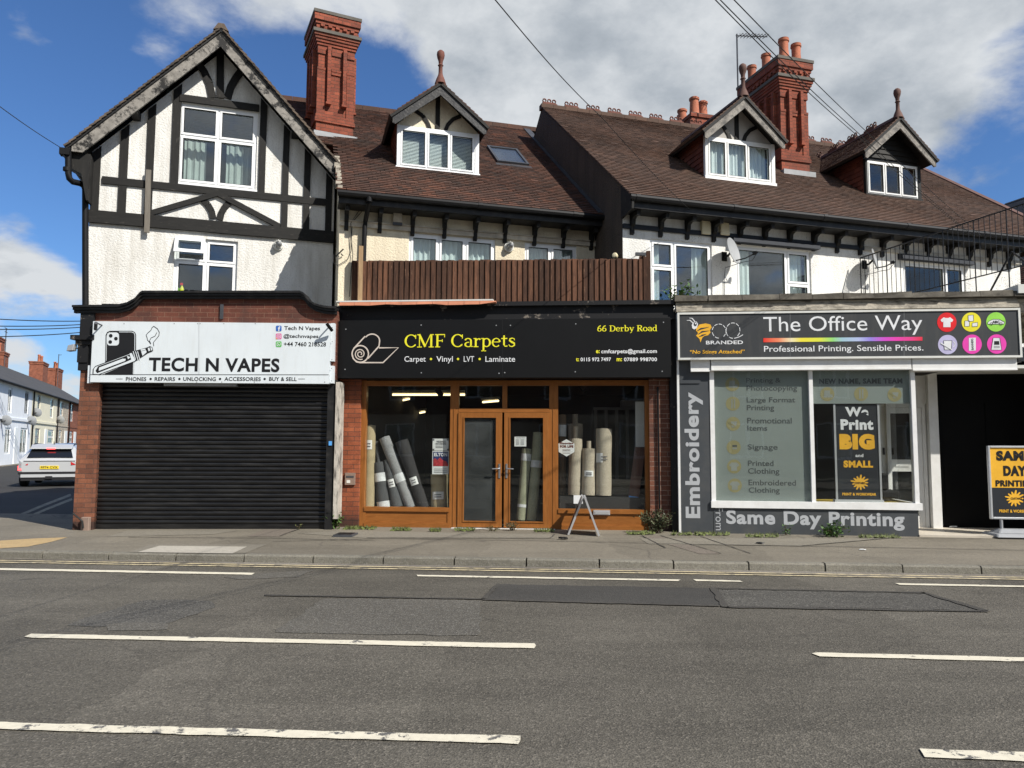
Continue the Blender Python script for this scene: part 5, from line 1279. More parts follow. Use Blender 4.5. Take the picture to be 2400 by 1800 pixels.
mb = MB(); mb.box(x1, xr2, -.035, .25, 0, zsill - .002); mb.box(xr2 - .06, xr2, .25, 1.06, 0, zsill - .002); mk(mb, 'stall_riser', 'panel_grey', hC, O)
# inside: display floor, back of the shop, lobby
mat('floor_yellow', (.50, .36, .06), .5, .15, 4); mat('lobby_black', (.004, .004, .004), .6, .2, 3, spec=.12); mat('lobby_tile', (.50, .45, .37), .6, .15, 3)
mat('shop_wall_c', (.16, .13, .07), .9, .2, 2)
mb = MB(); mb.box(xmn1 - .4, xr_ - .04, .0, 1.06, .3, zb_c - .03); mb.box(xmn1 - .4, xr_ - .06, 1.06, 4.0, .1, .2); mk(mb, 'display_floor', 'floor_yellow', hC, O)
mb = MB(); mb.face([(xl_, 4, 0), (xr2 + .6, 4, 0), (xr2 + .6, 4, 3.2), (xl_, 4, 3.2)], 0); mb.face([(xmn0 - .3, .06, 0), (xmn0 - .3, 4, 0), (xmn0 - .3, 4, 3.2), (xmn0 - .3, .06, 3.2)], 0); mb.face([(xl_, .06, 2.75), (xl_, 4, 2.75), (xr2 + .6, 4, 2.75), (xr2 + .6, .06, 2.75)], 1)
mb.face([(xr2 + .6, 1.15, 0), (xr2 + .6, 4, 0), (xr2 + .6, 4, 3.2), (xr2 + .6, 1.15, 3.2)], 0)
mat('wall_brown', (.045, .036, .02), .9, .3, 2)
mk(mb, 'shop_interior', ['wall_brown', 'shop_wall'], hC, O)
DY = 1.05
xd0, xd1 = O.p(2060, 1050, -DY)[0], O.p(2172, 1050, -DY)[0]; zdt = O.p(2110, 955, -DY)[1]; zdm0, zdm1 = O.p(2120, 1105, -DY)[1], O.p(2120, 1077, -DY)[1]
mb = MB(); mb.box(xd0, xd0 + .05, DY, DY + .08, .13, zdt + .06); mb.box(xd1 - .06, xd1, DY, DY + .08, .13, zdt + .06); mb.box(xd0 + .05, xd1 - .06, DY, DY + .08, zdt, zdt + .06)
mk(mb, 'door_frame', 'white_frame', hC, O)
mb = MB(); a, b_ = xd0 + .055, xd1 - .065
mb.box(a, a + .09, DY + .01, DY + .06, .15, zdt - .005); mb.box(b_ - .09, b_, DY + .01, DY + .06, .15, zdt - .005); mb.box(a + .09, b_ - .09, DY + .011, DY + .06, zdt - .10, zdt - .005)
mb.box(a + .09, b_ - .09, DY + .011, DY + .06, .15, .35); mb.box(a + .09, b_ - .09, DY + .005, DY + .06, zdm0, zdm1); mb.box((a + b_) / 2 - .12, (a + b_) / 2 + .1, DY - .004, DY + .006, (zdm0 + zdm1) / 2 - .02, (zdm0 + zdm1) / 2 + .02)
dr = mk(mb, 'door', 'white_frame', hC, O)
mb = MB(); mb.box(a + .09, b_ - .09, DY + .03, DY + .036, .35, zdm0); mb.box(a + .09, b_ - .09, DY + .03, DY + .036, zdm1, zdt - .1); mk(mb, 'pane', 'glass_shop', dr, O)
mb = MB(); mb.box(a + .01, a + .03, DY - .03, DY + .01, zdm1 + .08, zdm1 + .2); mk(mb, 'handle', 'black_plastic', dr, O)
mb = MB(); xc0 = O.p(2176, 1050, -DY)[0]; xc1 = O.p(2196, 1050, -DY)[0]; mb.box(xc0 - .01, xc1, DY - .1, DY + .2, .13, 3.0); mb.box(xr_ + .02, xc0, DY + .0, DY + .1, zdt + .06, 3.0); mk(mb, 'white_pilaster', 'white_frame', hC, O)
mb = MB(); mb.box(xc1, 7.2, DY + .1, DY + .16, .13, 3.0)
for q in (0, 1, 2): mb.box(xc1 + .1 + q * .75, xc1 + .12 + q * .75, DY + .085, DY + .1, .3, 2.3)
mb.box(xc1 + .15, xc1 + .7, DY + .09, DY + .1, .35, 1.2); mk(mb, 'black_doors', 'lobby_black', hC, O)
zct = O.p(2250, 880, -.6)[1]
mb = MB(); mb.box(xr_ + .03, 7.2, .15, DY + .1, zt_c + .03, zt_c + .08); mk(mb, 'lobby_ceiling', 'off_white', hC, O)
mb = MB(); mb.box(xr2, 7.2, -.06, DY + .1, .05, .155); mk(mb, 'lobby_floor', 'lobby_tile', hC, O)
mb = MB(); mb.box(so1 + .01, so1 + .06, -.03, .3, 2.86, 3.7); mb.box(so1 + .9, so1 + 1.0, .1, 1.2, 0, 3.7); mk(mb, 'end_pier', 'black_paint', hC, O)

# ------------------------------------------------------------------ the next house along, just inside the right edge
hD = thing('neighbour_house', 'brown gabled house end just showing at the right edge behind the black railing', 'house', C, (13, 0, 0))
fD = C.sub(12.5, -.6, 0); gx, gzp = fD.p(2386, 500, .3)
mb = MB(); ap = 2.4
mb.prism([(.1, 0), (6.0, 0), (6.0, 5.9), (.1 + 2.95, 9.0), (.1, 5.9)], 0, 6.0); mk(mb, 'wall', 'grey_plaster', hD, fD)
mb = MB()
for s_ in (-1, 1):
    V_ = Vector((-s_, 0, 1.05)).normalized(); O2 = Vector((3.05 + s_ * 3.35, -.35, 5.55)); slab(mb, O2, (0, 1, 0), V_, 6.6, 4.86, .08, 1); tiles(mb, O2, (0, 1, 0), V_, 4.0, 4.86, mi=0)
mk(mb, 'roof', ['tile_b', 'black_paint'], hD, fD)
mb = MB(); mb.prism([(-.35, 5.35), (-.2, 5.35), (3.05, 8.76), (3.05, 9.05), (-.35, 5.6)], -.36, -.32); mk(mb, 'bargeboard', 'black_barge', hD, fD)

# ------------------------------------------------------------------ railing of the outside stair
P1 = Vector((6.62, 14.15)); P2 = Vector((8.62, 11.5)); fR = Fr(P1.x, P1.y, math.degrees(math.atan2(P2.y - P1.y, P2.x - P1.x)))
Lr = (P2 - P1).length
rl = thing('stair_railing', 'black iron stair railing with thin bars rising over the print shop roof', 'railing', fR, (0, 0, 3.9))
def rz_(px, py): return fR.p(px, py)
ta, tb_ = rz_(2016, 605), rz_(2399, 478); ba, bb = rz_(2016, 718), rz_(2399, 622)
def lin(a, b_, u): return a[1] + (b_[1] - a[1]) * (u - a[0]) / (b_[0] - a[0])
uE = 3.1
mb = MB(); mb.tube([(ta[0], 0, ta[1]), (uE, 0, lin(ta, tb_, uE))], .013, 6); mk(mb, 'top_rail', 'black_paint', rl, fR)
mb = MB(); mb.tube([(ba[0], 0, ba[1]), (uE, 0, lin(ba, bb, uE))], .011, 6); mk(mb, 'bottom_rail', 'black_paint', rl, fR)
u = ta[0]; i = 0
while u < uE:
    mb = MB(); mb.tube([(u, 0, (3.9 if i % 6 == 0 else lin(ba, bb, u))), (u, 0, lin(ta, tb_, u))], .010 if i % 6 == 0 else .0058, 6); mk(mb, 'baluster', 'black_paint', rl, fR)
    u += .083; i += 1
a, b_ = rz_(2300, 690), rz_(2369, 589); c_ = rz_(2400, 620)
mb = MB(); mb.tube([(a[0], .03, 3.9), (b_[0], .03, b_[1])], .016, 6); mb.tube([(b_[0], .03, b_[1]), (c_[0] + .1, .03, c_[1] - .05)], .016, 6); mk(mb, 'brace', 'black_paint', rl, fR)
# ------------------------------------------------------------------ signs
def Zm(fr, ox_, oy_, sc, d):
    """point of a detail view of the sign -> its place on the sign board"""
    return lambda zx, zy: fr.p(ox_ + zx * sc, oy_ + zy * sc, d)
def ztext(mb, Z, txt, x0, y0, x1, y1, y, mi=0, bold=0.0, **k):
    xm, ym = (x0 + x1) / 2, (y0 + y1) / 2
    mb.text(txt, Z(x0, ym)[0], Z(x1, ym)[0], Z(xm, y1)[1], Z(xm, y0)[1], y, mi, bold, **k)
def arcpts(cx, cy, rx, ry, a0, a1, n=20): return [(cx + rx * math.cos(R(a0 + (a1 - a0) * i / n)), cy + ry * math.sin(R(a0 + (a1 - a0) * i / n))) for i in range(n + 1)]
def zrib(mb, Z, P, w, y, mi=0, closed=False): mb.ribbon([Z(*p) for p in P], w, y, mi, closed)
def zflat(mb, Z, P, y, mi=0): mb.flat([Z(*p) for p in P], y, mi)
def zdisc(mb, Z, cx, cy, r, y, mi=0): zflat(mb, Z, arcpts(cx, cy, r, r, 0, 352, 44), y, mi)
def rrect(x0, y0, x1, y1, r, n=5):
    P = []
    for cx, cy, a in ((x1 - r, y1 - r, 0), (x0 + r, y1 - r, 90), (x0 + r, y0 + r, 180), (x1 - r, y0 + r, 270)): P += arcpts(cx, cy, r, r, a, a + 90, n)
    return P
mat('app_blue', (.045, .13, .42), .4); mat('app_pink', (.62, .10, .30), .4); mat('app_orange', (.75, .28, .10), .4); mat('app_green', (.10, .42, .09), .4)
# --- phone shop sign
YA = .12
Z = Zm(T, 150, 650, .39172, YA)
sgA = thing('shop_sign', 'white shop sign with phone and vape drawing above the black roller shutter', 'sign', T, (2, -.1, 2.55))
mb = MB(); a = T.rect(216, 897.5, 773, 755.5, YA); b_ = T.rect(203, 897.5, 215, 856, YA); c_ = T.rect(773, 846, 783, 757, YA); d_ = T.rect(773, 898, 781.5, 857, YA)
zrule = Z(900, 583)[1]
mb.box(a[0] - .01, a[1], -YA, .0, a[2], a[3]); mb.box(b_[0], a[0] - .01, -YA + .03, .0, b_[2], b_[3]); mb.box(a[1] + .003, c_[1], -YA + .02, .0, c_[2], c_[3]); mb.box(a[1] + .003, d_[1], -YA + .02, 0, d_[2], d_[3])
mk(mb, 'board', 'sign_white', sgA, T)
y1, y2, y3 = -YA - .003, -YA - .005, -YA - .007
mb = MB()
ztext(mb, Z, 'TECH N VAPES', 508, 482, 1290, 565, y1, bold=.030)
for t_, x0, x1 in (('PHONES', 371, 493), ('REPAIRS', 543, 665), ('UNLOCKING', 714, 909), ('ACCESSORIES', 960, 1178), ('BUY & SELL', 1228, 1393)): ztext(mb, Z, t_, x0, 597, x1, 620, y1, bold=.018)
for x in (519, 691, 934, 1201): zdisc(mb, Z, x, 608, 7, y1)
for x0, x1 in ((312, 352), (1402, 1442)): zrib(mb, Z, [(x0, 608), (x1, 608)], .007, y1)
zrib(mb, Z, [(155, 582), (1583, 583)], .009, y1)
ztext(mb, Z, 'Tech N Vapes', 1318, 293, 1532, 323, y1, bold=.012); ztext(mb, Z, '@technvapes', 1314, 340, 1522, 369, y1, bold=.012); ztext(mb, Z, '+44 7460 218528', 1316, 387, 1568, 413, y1, bold=.016)
mk(mb, 'lettering', 'ink_black', sgA, T)
mb = MB()   # phone and vaporiser
zflat(mb, Z, rrect(248, 320, 432, 620, 28)[:], y1, 0) if False else zflat(mb, Z, [(246, 581), (250, 345), (258, 328), (275, 320), (408, 320), (425, 328), (432, 345), (432, 440), (420, 500), (418, 581)], y1, 0)
zrib(mb, Z, [(330, 327), (405, 327), (420, 333), (425, 348), (424, 440)], .010, y2, 1); zrib(mb, Z, [(417, 500), (415, 581)], .010, y2, 1)
zrib(mb, Z, [(253, 500), (257, 350), (262, 336), (275, 329)], .007, y2, 1)
zflat(mb, Z, rrect(258, 330, 330, 408, 18), y2, 1)
for q in ((281, 350), (312, 367), (278, 387)): zdisc(mb, Z, *q, 11, y3, 0)
zflat(mb, Z, [(174, 578), (176, 545), (190, 530), (395, 455), (425, 450), (437, 490), (420, 505), (230, 581)], y3 - .001, 1)
zflat(mb, Z, [(205, 533), (395, 462), (404, 492), (375, 505), (200, 574), (190, 560)], y3 - .002, 0)
zflat(mb, Z, [(212, 540), (352, 487), (372, 488), (368, 500), (210, 560)], y3 - .003, 1)
zrib(mb, Z, [(176, 578), (178, 548), (190, 533), (395, 456)], .012, y3 - .0035, 0); zrib(mb, Z, [(212, 581), (425, 503), (437, 490)], .012, y3 - .0036, 0)
zflat(mb, Z, [(405, 446), (498, 420), (515, 412), (530, 418), (535, 440), (505, 452), (432, 500)], y3 - .004, 0)
for x in (416, 430, 442): zrib(mb, Z, [(x, 443), (x + 14, 494)], .012, y3 - .005, 1)
zflat(mb, Z, [(460, 432), (488, 427), (497, 448), (472, 470)], y3 - .005, 1); zflat(mb, Z, [(503, 425), (512, 420), (518, 438), (508, 443)], y3 - .005, 1); zflat(mb, Z, [(519, 419), (527, 420), (530, 436), (523, 438)], y3 - .005, 1)
zrib(mb, Z, [(455, 445), (500, 432)], .006, y3 - .006, 0)
zflat(mb, Z, [(378, 470), (400, 478), (385, 490)], y3 - .004, 1)
for P in ([(540, 292), (528, 300), (520, 318), (505, 330), (492, 345), (498, 362), (500, 375), (512, 388), (520, 400)], [(536, 292), (560, 308), (571, 330), (568, 350), (550, 372), (535, 390), (538, 412)], [(556, 330), (545, 352), (522, 362), (512, 380), (520, 396)]):
    zrib(mb, Z, P, .010, y1, 0)
mk(mb, 'logo', ['ink_black', 'sign_white'], sgA, T)
for i, (mm, yy) in enumerate((('app_blue', 306), ('app_pink', 353), ('app_green', 400))):
    mb = MB(); zflat(mb, Z, rrect(1268, yy - 17, 1302, yy + 17, 7), y1, 0)
    if i == 0: ztext(mb, Z, 'f', 1281, yy - 12, 1294, yy + 16, y2, 1, bold=.03)
    if i == 1: zrib(mb, Z, rrect(1274, yy - 11, 1296, yy + 11, 6), .006, y2, 1, True); zrib(mb, Z, arcpts(1285, yy, 5, 5, 0, 342), .005, y2, 1, True); zflat(mb, Z, [(1268, yy + 17), (1268, yy + 6), (1279, yy + 17)], y2 + .001, 2)
    if i == 2: zrib(mb, Z, arcpts(1285, yy - 1, 11, 11, 130, 460), .006, y2, 1); zrib(mb, Z, [(1280, yy - 5), (1283, yy + 2), (1290, yy + 5)], .008, y2, 1); zflat(mb, Z, [(1273, yy + 12), (1276, yy + 4), (1281, yy + 10)], y2, 1)
    mk(mb, 'app_icon', [mm, 'ink_white', 'app_orange'], sgA, T)
mb = MB(); zrib(mb, Z, [(808, 270), (808, 580)], .004, y1)
for x, y in [(x, 277) for x in (360, 660, 800, 815, 957, 1145, 1570)] + [(x, 626) for x in (390, 795, 945, 1140, 1560)] + [(1605, 300), (1605, 385), (1603, 492), (1600, 545), (1600, 620)]: zdisc(mb, Z, x, y, 3.5, y1)
mat('rivet_grey', (.33, .34, .35), .5); mk(mb, 'rivet', 'rivet_grey', sgA, T)
# --- carpet shop sign
YS = .25
Z = Zm(S, 750, 700, .38427, YS)
sgB = thing('shop_sign', 'black carpet shop sign with yellow serif lettering and rolled carpet emblem', 'sign', S, (-.15, -.2, 2.64))
mb = MB(); a = S.rect(793, 885.5, 1572.5, 748, YS); mb.box(a[0], a[1], -YS, .06, a[2], a[3]); mk(mb, 'board', 'sign_black', sgB, S, bevel=.004)
y1, y2 = -YS - .003, -YS - .005
mb = MB()
u0, u1 = Z(515, 250)[0], Z(1190, 250)[0]; zb_, zt_ = Z(850, 296)[1], Z(850, 216)[1]
serif(mb, 'CMF Carpets', u0, u1, zb_, zt_ - zb_, y1, 0)
u0, u1 = Z(1690, 180)[0], Z(2056, 180)[0]; zb_, zt_ = Z(1870, 199)[1], Z(1870, 163)[1]; serif(mb, '66 Derby Road', u0, u1, zb_, zt_ - zb_, y1, 0, 1.2)
ztext(mb, Z, 'e:', 1683, 314, 1706, 333, y1, bold=.03); ztext(mb, Z, 't:', 1561, 361, 1580, 382, y1, bold=.03); ztext(mb, Z, 'm:', 1809, 363, 1842, 382, y1, bold=.03)
for x in (677, 842, 974): zdisc(mb, Z, x, 368, 7, y1)
mk(mb, 'lettering', 'ink_yellow', sgB, S)
mb = MB()
for t_, x0, x1, yb in (('Carpet', 515, 645, 395), ('Vinyl', 710, 810, 395), ('LVT', 877, 940, 385), ('Laminate', 1009, 1190, 385)): ztext(mb, Z, t_, x0, 351, x1, yb, y1, bold=.004)
ztext(mb, Z, 'cmfcarpets@gmail.com', 1715, 307, 2055, 340, y1, bold=.024); ztext(mb, Z, '0115 972 7497', 1589, 359, 1775, 382, y1, bold=.024); ztext(mb, Z, '07889 998700', 1854, 359, 2055, 382, y1, bold=.024)
mk(mb, 'lettering', 'ink_white', sgB, S)
mb = MB(); w_ = .022
zrib(mb, Z, [(205, 305), (275, 230)] + arcpts(318, 258, 46, 42, 215, 370, 14) + [(360, 290), (293, 365)], w_, y1)
zrib(mb, Z, arcpts(246, 337, 50, 51, 0, 352, 30), w_, y1 - .0003, 0, True)
zrib(mb, Z, [(246 + (6 + 29 * i / 40) * math.cos(-i * .31 + 1), 337 + (6 + 29 * i / 40) * math.sin(-i * .31 + 1)) for i in range(41)], w_ * .8, y1 - .0006)
zrib(mb, Z, [(197, 340), (203, 365), (222, 385), (245, 390), (385, 390), (478, 299), (360, 300)], w_, y1 - .0009)
mk(mb, 'emblem', 'ink_cream', sgB, S)
mb = MB()
for x, y in ((158, 186), (617, 161), (1075, 163), (1162, 163), (1560, 154), (2095, 144), (153, 431), (618, 452), (1092, 455), (1127, 451), (1557, 446), (2087, 443)): zdisc(mb, Z, x, y, 3.5, y1)
mk(mb, 'rivet', 'rivet_grey', sgB, S)
mb = MB(); mb.ribbon([Z(1113, 130), Z(1113, 480)], .003, y1); mat('seam_dark', (.03, .03, .032), .5); mk(mb, 'panel_joint', 'seam_dark', sgB, S)
# --- print shop sign
YO = .16
Z = Zm(O, 1550, 680, .38427, YO)
sgC = thing('shop_sign', 'dark grey illuminated-style print shop sign with bee emblem, rainbow line and six coloured discs', 'sign', O, (2.7, -.1, so_z0))
sgC['label'] = 'dark grey print shop sign with bee emblem, rainbow line and six coloured discs'
mb = MB(); a = O.rect(1588, 840.5, 2393, 727.5, YO); mb.box(a[0] + .03, a[1] - .03, -YO, .1, a[2] + .03, a[3] - .03); mk(mb, 'board', 'sign_grey', sgC, O)
mb = MB(); f_ = .032
mb.box(a[0], a[0] + f_, -YO - .015, .1, a[2], a[3]); mb.box(a[1] - f_, a[1], -YO - .015, .1, a[2], a[3]); mb.box(a[0] + f_, a[1] - f_, -YO - .016, .1, a[2], a[2] + f_); mb.box(a[0] + f_, a[1] - f_, -YO - .016, .1, a[3] - f_, a[3]); mk(mb, 'frame', 'off_white', sgC, O)
y1, y2, y3, y4 = -YO - .003, -YO - .005, -YO - .007, -YO - .009
mb = MB(); ztext(mb, Z, 'The Office Way', 622, 157, 1592, 277, y1, bold=.0); ztext(mb, Z, 'Professional Printing. Sensible Prices.', 626, 336, 1598, 384, y1, bold=.004); ztext(mb, Z, 'BRANDED', 272, 308, 498, 330, y1, bold=.02)
mk(mb, 'lettering', 'ink_white', sgC, O)
mb = MB(); ztext(mb, Z, '“No Stings Attached”', 174, 364, 508, 394, y1, bold=.015, shear=.1); mk(mb, 'lettering', 'ink_gold', sgC, O)
m, t, b = newmat('rainbow'); s_ = t.new('ShaderNodeSeparateXYZ'); t.l.new(ocoord(t), s_.inputs[0])
f0, f1 = Z(622, 300)[0], Z(1592, 300)[0]
t.l.new(t.ramp(t.maprange(s_.outputs[0], f0, f1, 0, 1), [(0, (.75, .03, .02)), (.10, (.85, .25, .12)), (.18, (.85, .75, .45)), (.24, (.85, .72, .05)), (.36, (.72, .75, .06)), (.44, (.30, .70, .18)), (.50, (.35, .55, .62)), (.60, (.45, .52, .78)),
    (.68, (.30, .22, .72)), (.76, (.62, .08, .60)), (.84, (.80, .05, .42)), (.93, (.78, .05, .25)), (1, (.75, .03, .05))]), b.inputs['Base Color']); b.inputs['Roughness'].default_value = .4
mb = MB(); zflat(mb, Z, [(622, 318), (1592, 308), (1592, 285), (622, 293)], y1); mk(mb, 'rainbow_line', 'rainbow', sgC, O)
mb = MB()   # bee
zflat(mb, Z, [(212, 235), (232, 210), (270, 203), (300, 210), (307, 228), (295, 245), (300, 258), (285, 275), (262, 280), (250, 290), (238, 320), (233, 298), (212, 278), (225, 262), (212, 250)], y1, 1)
for P in ([(214, 252), (240, 236), (290, 226)], [(222, 272), (248, 254), (292, 248)], [(228, 285), (250, 276), (275, 268)]): zrib(mb, Z, P, [.004, .028, .004], y2, 2)
zflat(mb, Z, [(185, 212), (200, 192), (215, 192), (224, 208), (216, 232), (200, 240), (188, 232)], y2, 0); zflat(mb, Z, arcpts(207, 207, 10, 13, 0, 340, 14), y3, 2); zdisc(mb, Z, 209, 204, 5, y4, 0)
for P in ([(155, 185), (175, 184), (190, 198), (195, 210)], [(170, 170), (188, 172), (203, 190), (206, 200)]): zrib(mb, Z, P, [.006, .014, .014, .010], y1, 0)
def dashes(P, on=3, off=1):
    for i in range(0, len(P) - on, on + off): zrib(mb, Z, P[i:i + on + 1], .011, y1, 0)
dashes(arcpts(352, 250, 42, 43, -170, 60, 24) + [(345, 258), (330, 255)]); dashes(arcpts(352, 250, 42, 43, 170, 60, 10)); dashes(arcpts(437, 245, 42, 45, -190, 60, 24) + [(420, 258)]); dashes(arcpts(437, 248, 42, 46, 170, 80, 8) + [(450, 293), (475, 285), (498, 272)])
mk(mb, 'emblem', ['ink_white', 'ink_gold', 'sign_grey'], sgC, O)
mat('disc_red', (.72, .015, .02), .4); mat('disc_yellow', (.80, .72, .03), .4); mat('disc_green', (.30, .68, .08), .4); mat('disc_lilac', (.50, .47, .68), .4); mat('disc_pink', (.80, .06, .42), .4)
ic = [('disc_red', 1741, 196), ('disc_yellow', 1890, 195), ('disc_green', 2040, 194), ('disc_lilac', 1746, 332), ('disc_pink', 1895, 330), ('disc_pink', 2045, 329)]
for i, (mm, cx, cy) in enumerate(ic):
    mb = MB(); zdisc(mb, Z, cx, cy, 59, y1, 0); o = lambda L: [(cx + x, cy + y) for x, y in L]
    if i == 0: zflat(mb, Z, o([(-20, -30), (-8, -26), (8, -26), (20, -30), (39, -14), (30, 0), (22, -4), (22, 30), (-22, 30), (-22, -4), (-30, 0), (-39, -14)]), y2, 1)
    if i == 1:
        for P in ([(-40, -8), (-12, -8), (-12, 26), (-40, 26)], [(-20, -40), (12, -44), (14, -6), (-18, -4)], [(5, 6), (38, 2), (38, 26), (5, 28)]): zflat(mb, Z, o(P), y2, 1); zrib(mb, Z, o(P), .006, y3, 2, True)
    if i == 2:
        P = [(-52, 6), (-40, -6), (-18, -16), (20, -16), (42, -4), (52, 0), (48, 14), (-48, 14)]; zflat(mb, Z, o(P), y2, 1); zrib(mb, Z, o(P), .006, y3, 2, True); ztext(mb, Z, 'ABC', cx - 22, cy - 8, cx + 22, cy + 8, y4, 2, .03)
        for x in (-28, 30): zrib(mb, Z, arcpts(cx + x, cy + 12, 8, 8, 0, 340), .006, y4, 2, True)
    if i == 3:
        P = [(-26, -24), (26, -24), (22, 32), (-20, 32)]; zflat(mb, Z, o(P), y2, 1); zrib(mb, Z, o(P), .007, y3, 2, True); zrib(mb, Z, arcpts(cx + 30, cy - 2, 14, 16, -80, 80), .010, y2, 1); zrib(mb, Z, o([(-44, -10), (26, 32)]), .016, y3 - .001, 1); zrib(mb, Z, o([(-44, -4), (22, 34)]), .004, y4, 2)
    if i == 4: zflat(mb, Z, o([(-20, -38), (22, -40), (22, 38), (-20, 40)]), y2, 1); ztext(mb, Z, 'BANNERS', cx - 6, cy - 34, cx + 8, cy + 34, y3, 2, .02, rot=90)
    if i == 5:
        P = [(-22, -38), (18, -38), (30, 36), (-34, 36)]; zflat(mb, Z, o(P), y2, 1); zrib(mb, Z, o(P), .006, y3, 2, True); zflat(mb, Z, o([(-16, -18), (14, -18), (16, 4), (-16, 4)]), y3, 2); zrib(mb, Z, o([(-18, 14), (18, 14)]), .005, y3, 2); zrib(mb, Z, o([(-18, 22), (18, 22)]), .005, y3, 2)
    mk(mb, 'service_disc', [mm, 'ink_white', 'ink_black'], sgC, O)
for x, y in ((785, 130), (1480, 128)):
    mb = MB(); mb.ribbon([Z(x, 130), Z(x, 405)], .003, y1); mk(mb, 'panel_joint', 'rivet_grey', sgC, O)
# --- window and riser lettering of the print shop
Z6 = Zm(O, 1550, 850, .38427, .03)
emb = thing('panel_sign', 'tall dark grey panel reading Embroidery upwards beside the print shop window', 'sign', O, (.3, -.03, .1))
mb = MB(); mb.box(PE0 + .03, PE1 - .002, -.034, -.031, .14, O.p(1630, 917, .03)[1]); mk(mb, 'panel', 'panel_grey', emb, O)
mb = MB(); ztext(mb, Z6, 'Embroidery', 143, 180, 258, 948, -.037, rot=90, bold=.036); mk(mb, 'lettering', 'ink_grey', emb, O)
sdp = thing('panel_sign', 'low dark grey panel under the print shop window reading From Same Day Printing', 'sign', O, (2, -.03, .1))
Z6 = Zm(O, 1550, 850, .38427, .035)
mb = MB(); mb.box(PE1, xr2, -.039, -.036, .12, zsill - .004); mk(mb, 'panel', 'panel_grey', sdp, O)
mb = MB(); ztext(mb, Z6, 'Same Day Printing', 395, 905, 1482, 1017, -.042, bold=.036); ztext(mb, Z6, 'From', 330, 882, 376, 1022, -.042, rot=-90); mk(mb, 'lettering', 'ink_grey', sdp, O)
# frosted graphic on the left pane
mat('frost', (.215, .25, .235), .55, .06, 1.5); mat('frost_text', (.075, .085, .085), .6); mat('frost_disc', (.27, .245, .12), .6, .08, 4); mat('frost_icon', (.25, .27, .245), .6)
Zf = Zm(O, 1550, 850, .38427, -.02)
fg = thing('window_graphic', 'grey-green frosted window graphic listing six printing services beside gold icons', 'window graphic', O, (1, .02, zb_c))
mb = MB(); mb.box(xl_ + .05, xmn0, .02, .024, zb_c, zt_c); mk(mb, 'film', 'frost', fg, O)
mb = MB()
for t_, xa, ya, xb, yb in (('Printing &', 518, 93, 728, 131), ('Photocopying', 520, 139, 828, 180), ('Large Format', 521, 211, 816, 252), ('Printing', 522, 258, 688, 300), ('Promotional', 524, 336, 795, 371), ('Items', 525, 383, 646, 415),
    ('Signage', 527, 498, 709, 540), ('Printed', 528, 597, 684, 630), ('Clothing', 529, 644, 720, 688), ('Embroidered', 532, 715, 821, 749), ('Clothing', 533, 761, 722, 804)): ztext(mb, Zf, t_, xa, ya, xb, yb, .017, bold=.008)
mk(mb, 'lettering', 'frost_text', fg, O)
for i, (cx, cy) in enumerate(((433, 132), (436, 250), (438, 373), (441, 516), (444, 633), (448, 749))):
    mb = MB(); zdisc(mb, Zf, cx, cy, 43, .018, 0); o = lambda L: [(cx + x, cy + y) for x, y in L]
    if i == 0: zflat(mb, Zf, o([(-18, -22), (16, -22), (16, 2), (32, 2), (32, 20), (-22, 20)]), .016, 1)
    if i == 1: zflat(mb, Zf, o([(-10, -28), (-2, -28), (-2, 28), (-10, 28)]), .016, 1); zflat(mb, Zf, o([(6, -28), (14, -28), (14, 28), (6, 28)]), .016, 1)
    if i == 2: zflat(mb, Zf, o([(-14, -14), (24, -14), (16, 22), (-8, 22)]), .016, 1); zrib(mb, Zf, o([(-32, -12), (20, 22)]), .02, .015, 0)
    if i == 3: zflat(mb, Zf, o([(-8, -14), (20, -14), (20, -2), (-8, -2)]), .016, 2); zflat(mb, Zf, o([(-8, 2), (20, 2), (20, 12), (-8, 12)]), .016, 1)
    if i > 3: zflat(mb, Zf, o([(-16, -24), (16, -24), (32, -8), (22, 2), (18, -2), (18, 26), (-18, 26), (-18, -2), (-22, 2), (-32, -8)]), .016, 1)
    mk(mb, 'service_icon', ['frost_disc', 'frost_icon', 'frost_text'], fg, O)
fg2 = thing('window_graphic', 'frosted strip reading New Name Same Team across the top of the right pane', 'window graphic', O, (2.8, .02, 2))
mb = MB(); za = O.p(2020, 946, -.02)[1]; mb.box(xmn1, xr_ - .045, .02, .024, za, zt_c); mk(mb, 'film', 'frost', fg2, O)
mb = MB(); ztext(mb, Zf, 'NEW NAME, SAME TEAM', 962, 96, 1470, 134, .017, bold=.045); mk(mb, 'lettering', 'frost_text', fg2, O)
for i, (cx, cy) in enumerate(((1012, 192), (1218, 191), (1422, 195))):
    mb = MB(); zdisc(mb, Zf, cx, cy, 43, .018, 0); o = lambda L: [(cx + x, cy + y) for x, y in L]
    if i == 0: zflat(mb, Zf, o([(-18, -22), (16, -22), (16, 2), (32, 2), (32, 20), (-22, 20)]), .016, 1)
    if i == 1: zflat(mb, Zf, o([(-12, -28), (-3, -28), (-3, 28), (-12, 28)]), .016, 1); zflat(mb, Zf, o([(5, -28), (14, -28), (14, 28), (5, 28)]), .016, 1)
    if i == 2: zflat(mb, Zf, o([(-14, -14), (24, -14), (16, 22), (-8, 22)]), .016, 1); zrib(mb, Zf, o([(-32, -12), (20, 22)]), .02, .015, 0)
    mk(mb, 'service_icon', ['frost_disc', 'frost_icon'], fg2, O)
